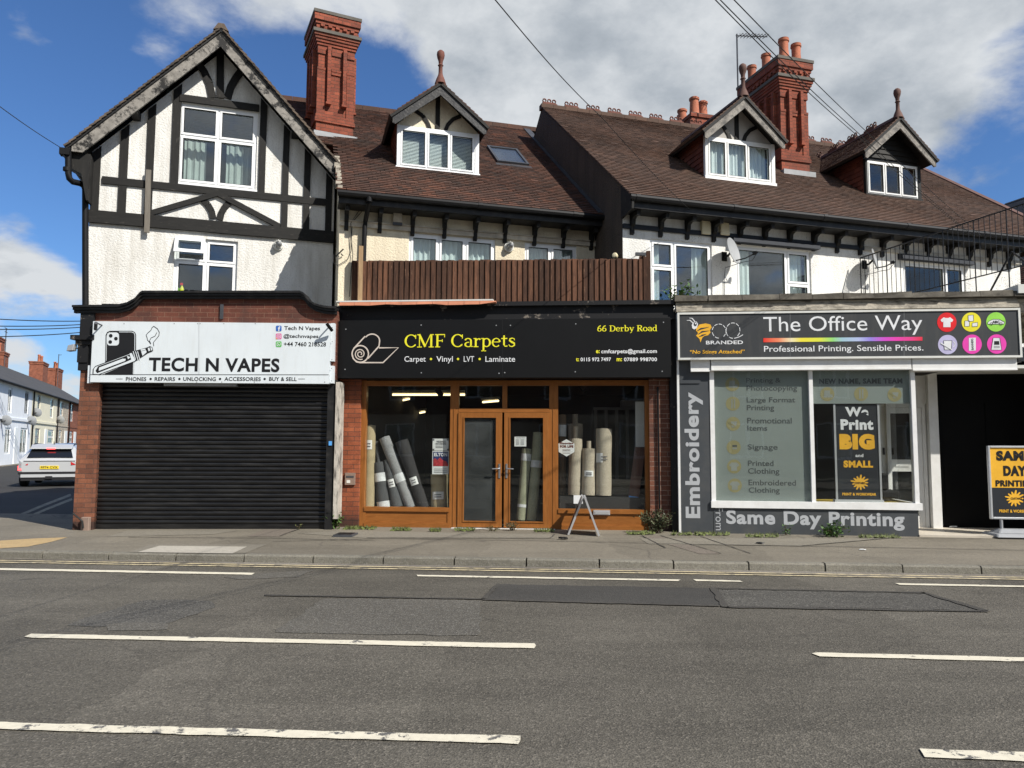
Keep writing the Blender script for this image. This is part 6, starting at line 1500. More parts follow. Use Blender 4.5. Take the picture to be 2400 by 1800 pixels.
# banner stand in the window
def splat(mb, Z, cx, cy, r, y, mi):
    rnd = random.Random(3); P = []; n = 13
    for i in range(n):
        a = 360 * i / n; L = r * rnd.uniform(.95, 1.18); s_ = 360 / n * .22
        for da, k in ((-s_ * 1.9, .62), (-s_ * .8, L / r * .92), (0, L / r), (s_ * .8, L / r * .92), (s_ * 1.9, .62)): P.append((cx + r * k * math.cos(R(a + da)), cy + r * .82 * k * math.sin(R(a + da))))
    zflat(mb, Z, P, y, mi)
BY = .035
Zb = Zm(O, 1550, 850, .38427, -BY)
bn = thing('banner_stand', 'black roll-up banner reading We Print Big and Small inside the print shop window', 'banner', O, (2.9, BY, zb_c))
mat('banner_black', (.022, .025, .03), .4)
ba = O.rect(1961, 1171, 2060, 948, -BY)
mb = MB(); mb.box(ba[0], ba[1], BY + .01, BY + .014, ba[2], ba[3]); mk(mb, 'banner', 'banner_black', bn, O)
mb = MB(); mb.box(ba[0] - .03, ba[0], BY, BY + .02, ba[2], ba[3]); mb.box(ba[1], ba[1] + .03, BY, BY + .02, ba[2], ba[3]); mb.box(ba[0] - .05, ba[1] + .05, BY - .012, BY + .10, ba[2] - .05, ba[2]); mk(mb, 'stand', 'alu', bn, O)
yb = BY + .007
mb = MB(); ztext(mb, Zb, 'We', 1122, 270, 1264, 328, yb, bold=.05); ztext(mb, Zb, 'Print', 1094, 345, 1294, 410, yb, bold=.05); ztext(mb, Zb, 'and', 1185, 556, 1233, 576, yb, bold=.03); mk(mb, 'lettering', 'ink_white', bn, O)
mb = MB(); ztext(mb, Zb, 'BIG', 1087, 434, 1302, 530, yb, bold=.09); ztext(mb, Zb, 'SMALL', 1112, 597, 1292, 640, yb, bold=.06); ztext(mb, Zb, 'PRINT & WORKWEAR', 1105, 794, 1312, 811, yb, bold=.04); splat(mb, Zb, 1212, 732, 52, yb, 0); mk(mb, 'lettering', 'ink_gold', bn, O)
mb = MB(); ztext(mb, Zb, 'CUSTARD', 1180, 728, 1243, 741, yb - .002, bold=.04); mk(mb, 'emblem_text', 'ink_black', bn, O)
# pavement sign on the right
fP = Fr(7.9, 11.8, -6); 
pa = fP.rect(2317, 1217, 2430, 1045, 0); 
ps = thing('pavement_sign', 'white framed yellow and black pavement sign reading Same Day Printing on a grey base', 'pavement sign', fP, (pa[0] + .4, 0, .14))
x0p, x1p = pa[0], pa[0] + .78; z0p, z1p = pa[2], pa[3]
mb = MB(); f_ = .032
mb.box(x0p, x0p + f_, -.03, .03, z0p, z1p); mb.box(x1p - f_, x1p, -.03, .03, z0p, z1p); mb.box(x0p + f_, x1p - f_, -.029, .03, z0p, z0p + f_); mb.box(x0p + f_, x1p - f_, -.029, .03, z1p - f_, z1p); mk(mb, 'frame', 'alu', ps, fP, bevel=.006)
zm = fP.p(2360, 1143)[1]
mb = MB(); mb.box(x0p + f_, x1p - f_, -.012, .012, zm, z1p - f_); mk(mb, 'poster', 'ink_gold', ps, fP)
mb = MB(); mb.box(x0p + f_, x1p - f_, -.012, .012, z0p + f_, zm - .001); mk(mb, 'poster', 'banner_black', ps, fP)
Zp = Zm(fP, 1550, 850, .38427, .0); cxp = (x0p + x1p) / 2
def ptxt(mb, t_, x0_, x1_, ya, yb_, mi=0, bold=.06, y=-.016): mb.text(t_, x0_, x1_, Zp(2100, yb_)[1], Zp(2100, ya)[1], y, mi, bold)
s0 = Zp(2040, 570)[0]
mb = MB(); ptxt(mb, 'SAME', s0, 2 * cxp - s0, 537, 598); s0 = Zp(2083, 650)[0]; ptxt(mb, 'DAY', s0, 2 * cxp - s0, 628, 690); s0 = Zp(2036, 730)[0]; ptxt(mb, 'PRINTING', s0, 2 * cxp - s0, 716, 755, bold=.045)
mk(mb, 'lettering', 'ink_black', ps, fP)
mb = MB(); s0 = Zp(2058, 903)[0]; ptxt(mb, 'PRINT & WORKWEAR', s0, 2 * cxp - s0, 895, 914, bold=.03); splat(mb, Zp, 2152 + 0, 828, 55, -.016, 0); mk(mb, 'lettering', 'ink_gold', ps, fP)
mb = MB(); ptxt(mb, 'CUSTARD', Zp(2127, 828)[0], Zp(2195, 828)[0], 821, 834, bold=.03, y=-.019); mk(mb, 'emblem_text', 'ink_black', ps, fP)
mb = MB(); mb.box(x0p + .14, x0p + .18, -.02, .02, .20, z0p); mb.box(x1p - .18, x1p - .14, -.02, .02, .20, z0p)
zb_ = .145; mb.hexa([(x0p - .04, -.28, zb_), (x1p + .04, -.28, zb_), (x1p + .04, .28, zb_), (x0p - .04, .28, zb_), (x0p + .0, -.20, zb_ + .05), (x1p - .0, -.20, zb_ + .05), (x1p - .0, .2, zb_ + .05), (x0p + .0, .2, zb_ + .05)])
mb.hexa([(x0p + .04, -.16, zb_ + .05), (x1p - .04, -.16, zb_ + .05), (x1p - .04, .16, zb_ + .05), (x0p + .04, .16, zb_ + .05), (x0p + .12, -.06, zb_ + .11), (x1p - .12, -.06, zb_ + .11), (x1p - .12, .06, zb_ + .11), (x0p + .12, .06, zb_ + .11)])
mk(mb, 'base', 'grey_plastic', ps, fP, bevel=.012)
# ------------------------------------------------------------------ fence on the terrace
fn = thing('wooden_fence', 'dark brown featheredge fence along the terrace above the carpet shop', 'fence', S, (-.2, 0, 3.93))
fa = S.rect(826, 711, 1511, 609); zf0, zf1 = fa[2], fa[3]
mb = MB(); x = fa[0]; n = 54; wd = (fa[1] - fa[0]) / n; za, zb_ = S.p(826, 612)[1], S.p(1511, 606)[1]
for i in range(n):
    xa = x + i * wd + random.uniform(-.004, .004); xb = xa + wd * 1.18; zt = za + (zb_ - za) * i / n + random.uniform(-.008, .008) - .006; y = random.uniform(-.003, .003)
    z0 = zf0 + random.uniform(-.008, .006)
    mb.hexa([(xa, y - .042, z0), (xb, y - .012, z0), (xb, y + .0, z0), (xa, y - .02, z0), (xa, y - .042, zt), (xb, y - .012, zt), (xb, y, zt), (xa, y - .02, zt)])
mk(mb, 'board_panel', 'fence_wood', fn, S)
mb = MB()
for z in (zf0 + .12, zf0 + .38, zf1 - .12): mb.box(fa[0], fa[1], .0, .05, z - .03, z + .03)
mk(mb, 'rail', 'fence_wood', fn, S)
for i in range(4):
    xp = fa[0] + .02 + (fa[1] - fa[0] - .1) * i / 3; mb = MB(); mb.box(xp, xp + .08, .05, .13, 3.9, zf1 - .02 + (.06 if i == 3 else 0)); mk(mb, 'post', 'fence_wood', fn, S)
mb = MB(); y = -.01; zt2 = S.p(1526, 592, -.1)[1]
for i in range(9):
    y0 = i * .12; mb.hexa([(fa[1] + .03, y0, zf0), (fa[1] + .055, y0, zf0), (fa[1] + .07, y0 + .135, zf0), (fa[1] + .045, y0 + .135, zf0), (fa[1] + .03, y0, zf1 + .03), (fa[1] + .055, y0, zf1 + .03), (fa[1] + .07, y0 + .135, zf1 + .05), (fa[1] + .045, y0 + .135, zf1 + .05)])
mb.box(fa[1] - .02, fa[1] + .03, -.04, .0, zf0, zf1 + .01); mb.box(fa[1] + .03, fa[1] + .10, -.02, .06, zf0, zt2)
mk(mb, 'return_panel', 'fence_wood', fn, S)
a = B.rect(835, 640, 845, 586, -.0)
mb = MB(); mb.box(a[0] + .02, a[1] + .02, -.30, -.20, 3.93, a[3]); mk(mb, 'timber_post', 'post_wood', None, B, 'pale sawn timber post standing behind the left end of the fence', 'post')

# ------------------------------------------------------------------ fittings on the walls
def bulkhead(fr, px, py, label):
    u, z = fr.p(px, py); t = thing('wall_lamp', label, 'wall lamp', fr, (u, 0, z), 'caged wall lamps')
    mb = MB(); mb.lathe([(.085, 0), (.095, .015), (.09, .04), (.07, .05)], (u, 0, z), 18, axis=(0, -1, 0)); mk(mb, 'base', 'off_white', t, fr, smooth=True)
    mb = MB(); mb.lathe([(.05, .0), (.055, .05), (.045, .10), (.02, .12), (.002, .122)], (u, -.05, z), 14, axis=(.15, -1, .35)); mk(mb, 'lens', 'grey_plastic', t, fr, smooth=True)
    mb = MB()
    for q in range(4):
        a = q * math.pi / 4; dx, dz = math.cos(a), math.sin(a); mb.tube([(u - dx * .07, -.05, z - dz * .07), (u - dx * .055, -.12, z - dz * .055 + .03), (u, -.185, z + .05), (u + dx * .055, -.12, z + dz * .055 + .03), (u + dx * .07, -.05, z + dz * .07)], .006, 5)
    mk(mb, 'cage', 'off_white', t, fr)
bulkhead(A, 652, 576, 'caged round wall lamp on the white render right of the small open window')
bulkhead(B, 1192, 580, 'caged round wall lamp on cream render between the two terrace windows')
def alarm(fr, px0, py0, px1, py1, label, m1, d=.0):
    a = fr.rect(px0, py1, px1, py0, .09); t = thing('alarm_box', label, 'alarm box', fr, ((a[0] + a[1]) / 2, -.05, a[2]), 'alarm boxes under the eaves')
    mb = MB(); mb.hexa([(a[0], -.09, a[2] + .05), (a[1], -.09, a[2] + .05), (a[1], 0, a[2] + .05), (a[0], 0, a[2] + .05), (a[0] + .01, -.075, a[3]), (a[1] - .01, -.075, a[3]), (a[1] - .01, 0, a[3]), (a[0] + .01, 0, a[3])]); mk(mb, 'cover', m1, t, fr, bevel=.008)
    mb = MB(); mb.box(a[0] + .004, a[1] - .004, -.085, 0, a[2], a[2] + .049); mk(mb, 'strobe', 'dark_lead' if d == 0 else m1, t, fr)
alarm(B, 921, 490, 944, 527, 'weathered beige alarm box under the black eaves of the cream house', 'pale_board')
alarm(C, 1646, 514, 1667, 548, 'left of two cream alarm boxes under the eaves of the white house', 'cream_plastic', 1)
alarm(C, 1690, 518, 1711, 550, 'right of two cream alarm boxes under the eaves of the white house', 'cream_plastic', 1)
def dish(fr, u, z, R_, ax, label, group, y0=-.05, depth=.20, arm=(.34, -.24, -.02)):
    t = thing('satellite_dish', label, 'satellite dish', fr, (u, -.1, z), group); ax = Vector(ax).normalized(); c = Vector((u, y0 - .18, z))
    mb = MB(); prof = []
    for i in range(9): r = R_ * i / 8; prof.append((max(r, .002), depth * R_ * (i / 8) ** 2))
    prof2 = prof + [(r * .985, h + .008) for r, h in prof[::-1]]
    mb.lathe(prof2, c, 26, axis=ax); mk(mb, 'reflector', 'dish_grey', t, fr, smooth=True)
    mb = MB(); mb.tube([(u, y0 + .05, z - .05), (u, y0 - .08, z - .05), c], .02, 8); mb.box(u - .05, u + .05, y0 + .03, y0 + .05, z - .12, z + .05); mk(mb, 'bracket', 'black_plastic', t, fr)
    e = c + Vector(arm); s_ = c + Vector((0, 0, -R_ * .75)) + ax * .03
    mb = MB(); mb.tube([s_, s_.lerp(e, .5) + Vector((0, 0, -.03)), e], .012, 6); mb.tube([e - ax * .02, e - ax * .09], .03, 10); mk(mb, 'arm', 'black_plastic', t, fr)
    mb = MB(); q = e; mb.tube([q, q + Vector((-.06, .1, -.14)), q + Vector((-.2, .18, -.16)), (u, y0 + .02, z - .25), (u - .02, y0 + .03, z - .5), (u - .02, y0 + .03, 4.0)], .006, 5); mk(mb, 'cable', 'dark_cable', t, fr)
u, z = C.p(1722, 588, .3); dish(C, u - .03, z, .25, (.55, -.80, .22), 'grey satellite dish on white render between the left and middle windows', 'satellite dishes on the house fronts', arm=(.42, -.20, -.02))
u, z = C.p(2052, 608, .3); dish(C, u, z, .22, (.62, -.75, .2), 'dark grey satellite dish behind the left end of the black railing', 'satellite dishes on the house fronts', arm=(.36, -.18, -.04))
# spotlights over the phone shop sign
def spot(fr, px, py, s_, label):
    u, z = fr.p(px, py, .3); t = thing('spotlight', label, 'spotlight', fr, (u, -.2, z), 'spotlights on the white shop sign')
    mb = MB(); mb.tube([(u - s_ * .03, -.12, z + .04), (u - s_ * .03, -.26, z + .05)], .012, 8); mk(mb, 'arm', 'dark_lead', t, fr)
    mb = MB(); mb.tube([(u + .03 * s_, -.20, z - .04), (u - .03 * s_, -.31, z + .05)], .027, 14); mk(mb, 'lamp_head', 'black_plastic' if s_ > 0 else 'dark_lead', t, fr, smooth=True)
spot(T, 221, 764, -1, 'grey spotlight at the left end of the white shop sign')
spot(T, 771, 767, 1, 'black spotlight at the right end of the white shop sign')
u, z = T.p(174, 817, .05); t = thing('floodlight', 'small grey floodlight on the left side of the black corner corbel', 'floodlight', T, (u, -.05, z))
mb = MB(); mb.hexa([(u - .09, -.12, z - .05), (u + .02, -.14, z - .04), (u + .02, -.02, z - .04), (u - .09, .0, z - .05), (u - .08, -.10, z + .05), (u + .03, -.12, z + .07), (u + .03, -.02, z + .07), (u - .08, .0, z + .05)]); mk(mb, 'lamp_head', 'grey_plastic', t, T, bevel=.006)
mb = MB(); mb.tube([(u + .02, -.06, z), (u + .12, -.02, z + .02)], .012, 6); mk(mb, 'arm', 'dark_lead', t, T)
P = [T.p(px, py, .12) for px, py in ((171, 1203), (182, 1212), (193, 1222), (195, 1238))]; mb = MB(); mb.tube([(a, -.12, b) for a, b in P], .014, 6); mk(mb, 'wall_cable', 'dark_cable', None, T, 'thick black cable bending round the foot of the left brick pier', 'cable')
# small camera and lamp on the terrace end
u, z = S.p(1501, 597, -.3); t = thing('security_camera', 'small dark security camera on the right end of the terrace fence', 'camera', S, (u, .3, z))
mb = MB(); mb.hexa([(u - .09, .24, z - .01), (u + .09, .26, z - .02), (u + .09, .36, z - .02), (u - .09, .34, z - .01), (u - .09, .24, z + .03), (u + .09, .26, z + .03), (u + .09, .36, z + .03), (u - .09, .34, z + .03)]); mk(mb, 'body', 'dark_lead', t, S)
mb = MB(); mb.tube([(u, .3, z - .02), (u + .03, .3, z - .12)], .012, 6); mk(mb, 'stem', 'dark_lead', t, S)
u, z = S.p(1442, 600, -.5); mb = MB(); mb.lathe([(.04, -.07), (.05, -.03), (.05, .04), (.035, .06), (.004, .065)], (u, .5, z), 14, axis=(-.3, -.9, .1)); mk(mb, 'globe_lamp', 'cream_plastic', None, S, 'small cream globe lamp by the dark side wall above the fence', 'lamp', smooth=True)
# TV aerial
u, zt = C.p(1727, 84, -ridC - .2); zb0 = zridC - .3; t = thing('tv_aerial', 'thin television aerial on a tall pole behind the left dormer of the white house', 'aerial', C, (u, ridC + .2, zb0)); y_ = ridC + .2
mb = MB(); mb.tube([(u, y_, zb0), (u, y_, zt + .05)], .02, 6); mk(mb, 'pole', 'dark_lead', t, C)
mb = MB(); ue = C.p(1793, 84, -ridC - .2)[0]; mb.tube([(u - .03, y_, zt), (ue, y_ - .1, zt + .06)], .014, 6)
for i in range(9): k = (i + 1) / 9.5; xx, yy, zz = u + (ue - u) * k, y_ - .1 * k, zt + .06 * k; mb.tube([(xx, yy - .14, zz), (xx, yy + .14, zz + .02)], .009, 5); mb.tube([(xx, yy, zz), (xx, yy, zz + .07)], .008, 5)
mk(mb, 'boom', 'dark_lead', t, C)
# ------------------------------------------------------------------ overhead cables
def wpt(px, py, Y):
    r = WORLD.ray(px, py); k = Y / r.y; return WORLD.o + r * k
def cable(pts, label, group, r=.010, sag=.0):
    if group == 'overhead cables to the house fronts':   # on to the poles across the road
        d = (pts[0] - pts[1]); e = pts[0] + d * ((-14.0 - pts[0].y) / d.y if len(pts) > 2 else 2.0); e.z = min(e.z, pts[0].z + .5); pts = [e] + pts
    mb = MB(); P = []
    for a, b_ in zip(pts[:-1], pts[1:]):
        for i in range(12): q = a.lerp(b_, i / 12); q.z -= sag * math.sin(math.pi * i / 12); P.append(q)
    P.append(pts[-1]); mb.tube(P, r, 5); return mk(mb, 'overhead_cable', 'dark_cable', None, WORLD, label, 'cable', group)
gA = 'overhead cables to the house fronts'
cable([wpt(1120, -50, 5.0), wpt(1410, 275, 9.5), wpt(1640, 512, 13.35)], 'single black cable crossing the sky above the carpet shop roof to the alarm boxes', gA, .005, .05)
cable([wpt(1640, -38, 5.0), wpt(2005, 314, 9.5), wpt(2262, 540, 13.9)], 'lowest of three black cables running past the tall chimney to the railing', gA, .0045, .04)
cable([wpt(1655, -34, 5.0), wpt(2012, 312, 9.5), wpt(2275, 548, 13.9)], 'middle of three black cables running past the tall chimney to the railing', gA, .0045, .03)
cable([wpt(1690, -32, 5.0), wpt(2028, 306, 9.5), wpt(2300, 552, 13.9)], 'topmost of three black cables running past the tall chimney to the railing', gA, .0045, .02)
cable([wpt(-60, 205, 9.0), wpt(152, 352, 12.4)], 'thin black cable rising left from the gutter of the half-timbered house', gA, .006, .03)
gB_ = 'cables across the side street'
for i, (ya, yb, lb) in enumerate(((746, 751, 'topmost cable strung across the side street'), (764, 756, 'second cable from the top strung across the side street'), (772, 762, 'third cable from the top strung across the side street'), (790, 772, 'lowest cable strung across the side street'))):
    cable([wpt(-40, ya, 40), wpt(260, yb, 48)], lb, gB_, .028, .1)
# loose wiring on the cream house corner
def wallwire(P, d, label):
    mb = MB(); mb.tube([(lambda q: (q[0], -d, q[1]))(B.p(700 + x * .3843, 350 + y * .3843, d)) for x, y in P], .006, 5); mk(mb, 'wall_cable', 'dark_cable', None, B, label, 'cable', 'loose cables at the cream house corner')
wallwire([(390, 320), (385, 380), (330, 440), (325, 480), (320, 620), (300, 670), (235, 710), (212, 690), (214, 640)], .03, 'long loose cable looping down the left corner of the cream house')
wallwire([(398, 330), (350, 400), (318, 450), (322, 560), (330, 640), (318, 760), (310, 900)], .05, 'loose cable hanging straight down to the left end of the fence')
P = [B.p(700 + x * .3843, 350 + y * .3843, .05) for x, y in ((226, 655), (272, 612), (258, 640), (270, 645))]
mb = MB(); mb.tube([(P[0][0], -.06, P[0][1]), (P[1][0], -.10, P[1][1])], .012, 6); mb.tube([(P[2][0], -.08, P[2][1]), (P[3][0], -.02, P[3][1])], .01, 6); mk(mb, 'cable_bracket', 'dark_cable', None, B, 'small black cable bracket on the left corner of the cream house', 'bracket')

# ------------------------------------------------------------------ carpet shop window display
def carpet_mat(name, c, fine=.35): return mat(name, c, .95, .10, 6, .5, 90, spec=.1, fine=fine, fscale=120)
carpet_mat('carpet_beige', (.42, .35, .22), .12); carpet_mat('carpet_charcoal', (.085, .088, .092)); carpet_mat('carpet_light_grey', (.27, .275, .28), .4); carpet_mat('carpet_black', (.045, .044, .046), .5); carpet_mat('carpet_mid', (.10, .105, .11), .4)
carpet_mat('carpet_oat', (.43, .38, .30), .35); carpet_mat('carpet_green', (.30, .31, .22), .2); carpet_mat('tube_brown', (.14, .095, .06), .1); carpet_mat('carpet_dim', (.26, .22, .165), .3)
mat('wrap', (.62, .64, .65), .25, .3, 9, .5, 12, spec=.6); mat('paper', (.72, .73, .72), .7, .04, 3); mat('ink_mid', (.14, .14, .15), .6)
gR = 'carpet rolls standing in the shop window'
def roll(bot, top, rb, rt, m_, label, bands=(), inner=0, depth=.5):
    """a leaning roll given by its foot and head (picture points) at a depth behind the glass"""
    yb, yt = (depth, depth + .06) if not isinstance(depth, tuple) else depth
    b0, t0 = S.p(*bot, -yb), S.p(*top, -yt); p = Vector((b0[0], yb, b0[1])); q = Vector((t0[0], yt, t0[1])); d = (q - p); L = d.length; d.normalize(); k = 90.0 / 1
    sc = S.p(bot[0] + 100, bot[1], -yb)[0] - b0[0]; r0_, r1_ = rb * sc / 100, rt * sc / 100
    t = thing('carpet_roll', label, 'carpet roll', S, tuple(p), gR)
    mb = MB(); n = 26; prof = []
    for i in range(9): f = i / 8; prof.append((r0_ + (r1_ - r0_) * f + .003 * math.sin(f * 9), L * f))
    prof += [(r1_ * .80, L + .0), (r1_ * .80, L - .03), (r1_ * .66, L - .03), (r1_ * .66, L + .006), (r1_ * .50, L + .006), (r1_ * .5, L - .02), (r1_ * .36, L - .02), (r1_ * .36, L + .012 + inner), (r1_ * .16, L + .012 + inner), (r1_ * .16, L - .1)]
    mb.lathe(prof, p, n, axis=d); mk(mb, 'roll', m_, t, S, smooth=True)
    for j, (f, h, kind) in enumerate(bands):
        rr = r0_ + (r1_ - r0_) * f + .006; mb = MB(); A3 = d.to_track_quat('Z', 'Y').to_matrix(); c = p + d * (L * f)
        # the part of the band that faces the street
        fwd = Vector((0, -1, 0)); fwd = (fwd - d * fwd.dot(d)).normalized(); rgt = d.cross(fwd)
        a0, a1 = (-100, 100) if kind == 'wrap' else (-40, 38)
        if kind == 'tagr': a0, a1 = -70, -10
        for i in range(14):
            qa, qb = R(a0 + (a1 - a0) * i / 14), R(a0 + (a1 - a0) * (i + 1) / 14)
            e = [c + (fwd * math.cos(x) + rgt * math.sin(x)) * rr for x in (qa, qb)]
            mb.face([e[1] - d * h / 2, e[0] - d * h / 2, e[0] + d * h / 2, e[1] + d * h / 2])
        mk(mb, 'wrapping' if kind == 'wrap' else 'label', 'wrap' if kind == 'wrap' else 'paper', t, S, smooth=True)
        if kind != 'wrap':
            mb = MB(); e = c + fwd * (rr + .004)
            for i in range(2):
                z_ = h * (.12 - .3 * i); w_ = r0_ * .42; mb.bar(e + d * z_ - rgt * w_, e + d * z_ + rgt * w_, .016, .001, up=tuple(fwd))
            mk(mb, 'label_writing', 'ink_mid', t, S)
    return t
def z3(x, y): return (750 + x * .2592, 870 + y * .2592)
def z4(x, y): return (1150 + x * .2592, 870 + y * .2592)
roll(z3(442, 1228), z3(452, 492), 13.5, 13.0, 'carpet_beige', 'tall upright beige roll at the left edge of the left shop window', [(.76, .16, 'tag')], depth=.27)
roll(z3(580, 1225), z3(530, 825), 15.5, 12.0, 'carpet_charcoal', 'dark grey roll with a narrower stub on top beside the tall beige roll', [(.66, .15, 'wrap'), (.04, .12, 'wrap')], inner=.36, depth=.28)
roll(z3(702, 1228), z3(606, 802), 13.5, 8.5, 'carpet_mid', 'short mid-grey leaning roll between the stubbed roll and the long pale grey roll', [(.50, .14, 'tag')], depth=.28)
roll(z3(822, 1233), z3(582, 600), 12.0, 12.5, 'carpet_light_grey', 'long pale grey roll leaning to the left in the left shop window', [(.42, .15, 'wrap')], depth=(.30, .33))
roll(z3(940, 1236), z3(738, 632), 12.0, 15.5, 'carpet_black', 'near-black roll leaning to the left with a white label', [(.40, .14, 'tag')], depth=(.30, .33))
roll(z3(1080, 1236), z3(1080, 935), 19.5, 20.5, 'carpet_beige', 'short wide beige roll under the posters in the left shop window', [(.36, .13, 'tag')], depth=.36)
roll(z4(272, 1345), z4(328, 702), 10.5, 12.0, 'carpet_green', 'shorter greenish roll leaning behind the right door', [(.20, .05, 'wrap'), (.88, .12, 'wrap')], depth=.26)
roll(z4(368, 1347), z4(436, 556), 11.0, 13.5, 'carpet_green', 'taller greenish roll leaning behind the right door', [(.64, .12, 'wrap')], depth=.27)
roll(z4(648, 1120), z4(650, 395), 8.0, 8.5, 'tube_brown', 'dark brown wrapped roll at the left edge of the right shop window', [(.8, .2, 'wrap')], depth=.50)
roll(z4(770, 1120), z4(765, 478), 16.0, 18.0, 'carpet_dim', 'tall oatmeal roll with a cardboard core standing at the back of the right window', [], inner=.16, depth=.58)
roll(z4(757, 1120), z4(768, 612), 15.0, 15.8, 'carpet_oat', 'oatmeal roll behind the hexagonal sticker in the right window', [], inner=.20, depth=.34)
roll(z4(884, 1122), z4(890, 702), 16.5, 15.8, 'carpet_oat', 'shortest oatmeal roll with a coiled stub top in the middle of the right window', [(.46, .10, 'tag')], inner=.12, depth=.31)
roll(z4(1020, 1124), z4(1024, 522), 18.2, 18.8, 'carpet_oat', 'widest oatmeal roll with a white label in the right window', [(.56, .16, 'tagr')], depth=.31)
def card(name, cat, fr, q, y, label, m_='paper', th=.004):
    """flat card given by picture corners (x0,y0,x1,y1) at depth y"""
    a = fr.rect(q[0], q[3], q[2], q[1], -y); t = thing(name, label, cat, fr, ((a[0] + a[1]) / 2, y, a[2])); mb = MB(); mb.box(a[0], a[1], y, y + th, a[2], a[3]); mk(mb, 'sheet', m_, t, fr); return t, a
Zs = Zm(S, 750, 870, .2592, -.14)
t, a = card('poster', 'poster', S, (*z3(1018, 610), *z3(1163, 718)), .15, 'white notice poster in the left shop window, above the Elton poster')
mb = MB(); ztext(mb, Zs, 'WEDDING &', 1052, 628, 1135, 645, .146, bold=.03); ztext(mb, Zs, 'HAIR DRESSING', 1045, 648, 1140, 664, .146, bold=.03)
for i, y in enumerate((676, 690)): zrib(mb, Zs, [(1045, y), (1110, y)], .008, .146)
for cx, cy in ((1026, 620), (1155, 620), (1026, 708), (1155, 708)): zdisc(mb, Zs, cx, cy, 8, .146)
mk(mb, 'lettering', 'ink_mid', t, S)
t, a = card('poster', 'poster', S, (*z3(1015, 722), *z3(1165, 932)), .15, 'white poster with red and blue picture reading Elton in the left shop window')
mat('poster_blue', (.025, .04, .14), .5, .6, 12); mat('poster_red', (.45, .04, .05), .5, .5, 18)
mb = MB(); zflat(mb, Zs, [(1022, 845), (1158, 845), (1158, 730), (1022, 730)], .1475, 0); zflat(mb, Zs, [(1022, 858), (1022, 800), (1040, 785), (1060, 805), (1085, 780), (1110, 805), (1140, 815), (1158, 845), (1158, 858)], .1465, 1)
ztext(mb, Zs, 'ELTON', 1030, 738, 1150, 770, .1462, 2, bold=.05); ztext(mb, Zs, 'LIVE ON STAGE', 1034, 880, 1146, 889, .1465, 3, bold=.02) if False else None
for y in (884, 900, 914): zrib(mb, Zs, [(1030, y), (1148, y)], .007, .1465, 3)
mk(mb, 'print', ['poster_blue', 'poster_red', 'ink_white', 'ink_mid'], t, S)
Zs4 = Zm(S, 1150, 870, .2592, -.07)
t, a = card('opening_times_sign', 'sign', S, (*z4(215, 592), *z4(322, 680)), .082, 'small white opening times sheet on the right door glass')
mb = MB(); ztext(mb, Zs4, 'Opening Times', 228, 597, 310, 607, .079, bold=.02)
for i in range(5): zrib(mb, Zs4, [(228, 620 + i * 11), (256, 620 + i * 11)], .006, .079); zrib(mb, Zs4, [(270, 620 + i * 11), (302, 620 + i * 11)], .006, .079)
mk(mb, 'lettering', 'ink_mid', t, S)
t = thing('hexagon_sticker', 'white hexagonal sticker with brown arched lettering on the right shop window', 'sticker', S, (X['r0'] + .2, .12, 1.4))
Zs4 = Zm(S, 1150, 870, .2592, -.12)
mb = MB(); zflat(mb, Zs4, [(685, 615), (757, 655), (757, 730), (687, 771), (615, 730), (613, 655)], .122); mk(mb, 'sheet', 'paper', t, S)
mat('ink_brown', (.16, .05, .03), .5, .5, 30)
mb = MB(); ztext(mb, Zs4, 'Flooring', 625, 642, 748, 666, .119, bold=.06); ztext(mb, Zs4, 'FOR LIFE', 628, 668, 748, 692, .119, bold=.06)
for y in (710, 720, 740): zrib(mb, Zs4, [(650, y), (722, y)], .006, .119)
mk(mb, 'lettering', 'ink_brown', t, S)
t, a = card('notice', 'notice', S, (*z4(750, 1122), *z4(833, 1198)), .10, 'blank white card low in the right shop window behind the folding sign')
# plank sample, panels and stacked boards
wood_mat('laminate', (.07, .03, .022), (.14, .07, .05), (8, 8, .9), 3, .5, 0, .1)
p, q = S.p(*z4(1277, 1250), -.22), S.p(*z4(1352, 690), -.30)
mb = MB(); d_ = Vector((q[0] - p[0], .08, q[1] - p[1])); mb.bar((p[0], .22, p[1]), (q[0], .30, q[1]), .175, .012); 
t = thing('laminate_plank', 'dark wood laminate plank leaning in the right corner of the right window', 'plank', S, (p[0], .35, p[1])); mk(mb, 'plank', 'laminate', t, S)
mb = MB(); pa_, pb_ = Vector((p[0], .206, p[1])), Vector((q[0], .286, q[1])); mb.bar(pa_.lerp(pb_, .0), pa_.lerp(pb_, .21), .165, .003); mk(mb, 'label', 'paper', t, S)
mb = MB(); mb.bar(pa_.lerp(pb_, .16) + Vector((0, -.003, 0)), pa_.lerp(pb_, .21) + Vector((0, -.003, 0)), .165, .003); mk(mb, 'label_band', 'lock_blue', t, S)
a = S.rect(*z4(1310, 685), *z4(1395, 275), -.55); mb = MB(); mb.box(a[0], a[1], .55, .60, a[2], a[3]); mb.box(a[1] - .06, a[1] - .05, .545, .55, a[3] - .1, a[3] - .09); mk(mb, 'display_board', 'paper', None, S, 'tall blank white board standing behind the leaning plank', 'board')
p = S.p(*z4(1185, 1095), -.9)
t = thing('vinyl_planks', 'low stack of pale flooring planks on the display bed in the right window', 'plank stack', S, (p[0], .9, p[1])); mb = MB()
for i in range(9): w_ = .30 - i * .008; x = p[0] - .05 + random.uniform(-.02, .02) + i * .006; mb.box(x - w_, x + w_ + i * .01, .75 + random.uniform(0, .03), 1.3, p[1] - .03 + i * .028, p[1] - .03 + i * .028 + .022)
mk(mb, 'plank', 'carpet_oat', t, S)
t = thing('display_rack', 'pale metal display rack deep inside the right side of the carpet shop', 'rack', S, (1.6, 2.2, .2))
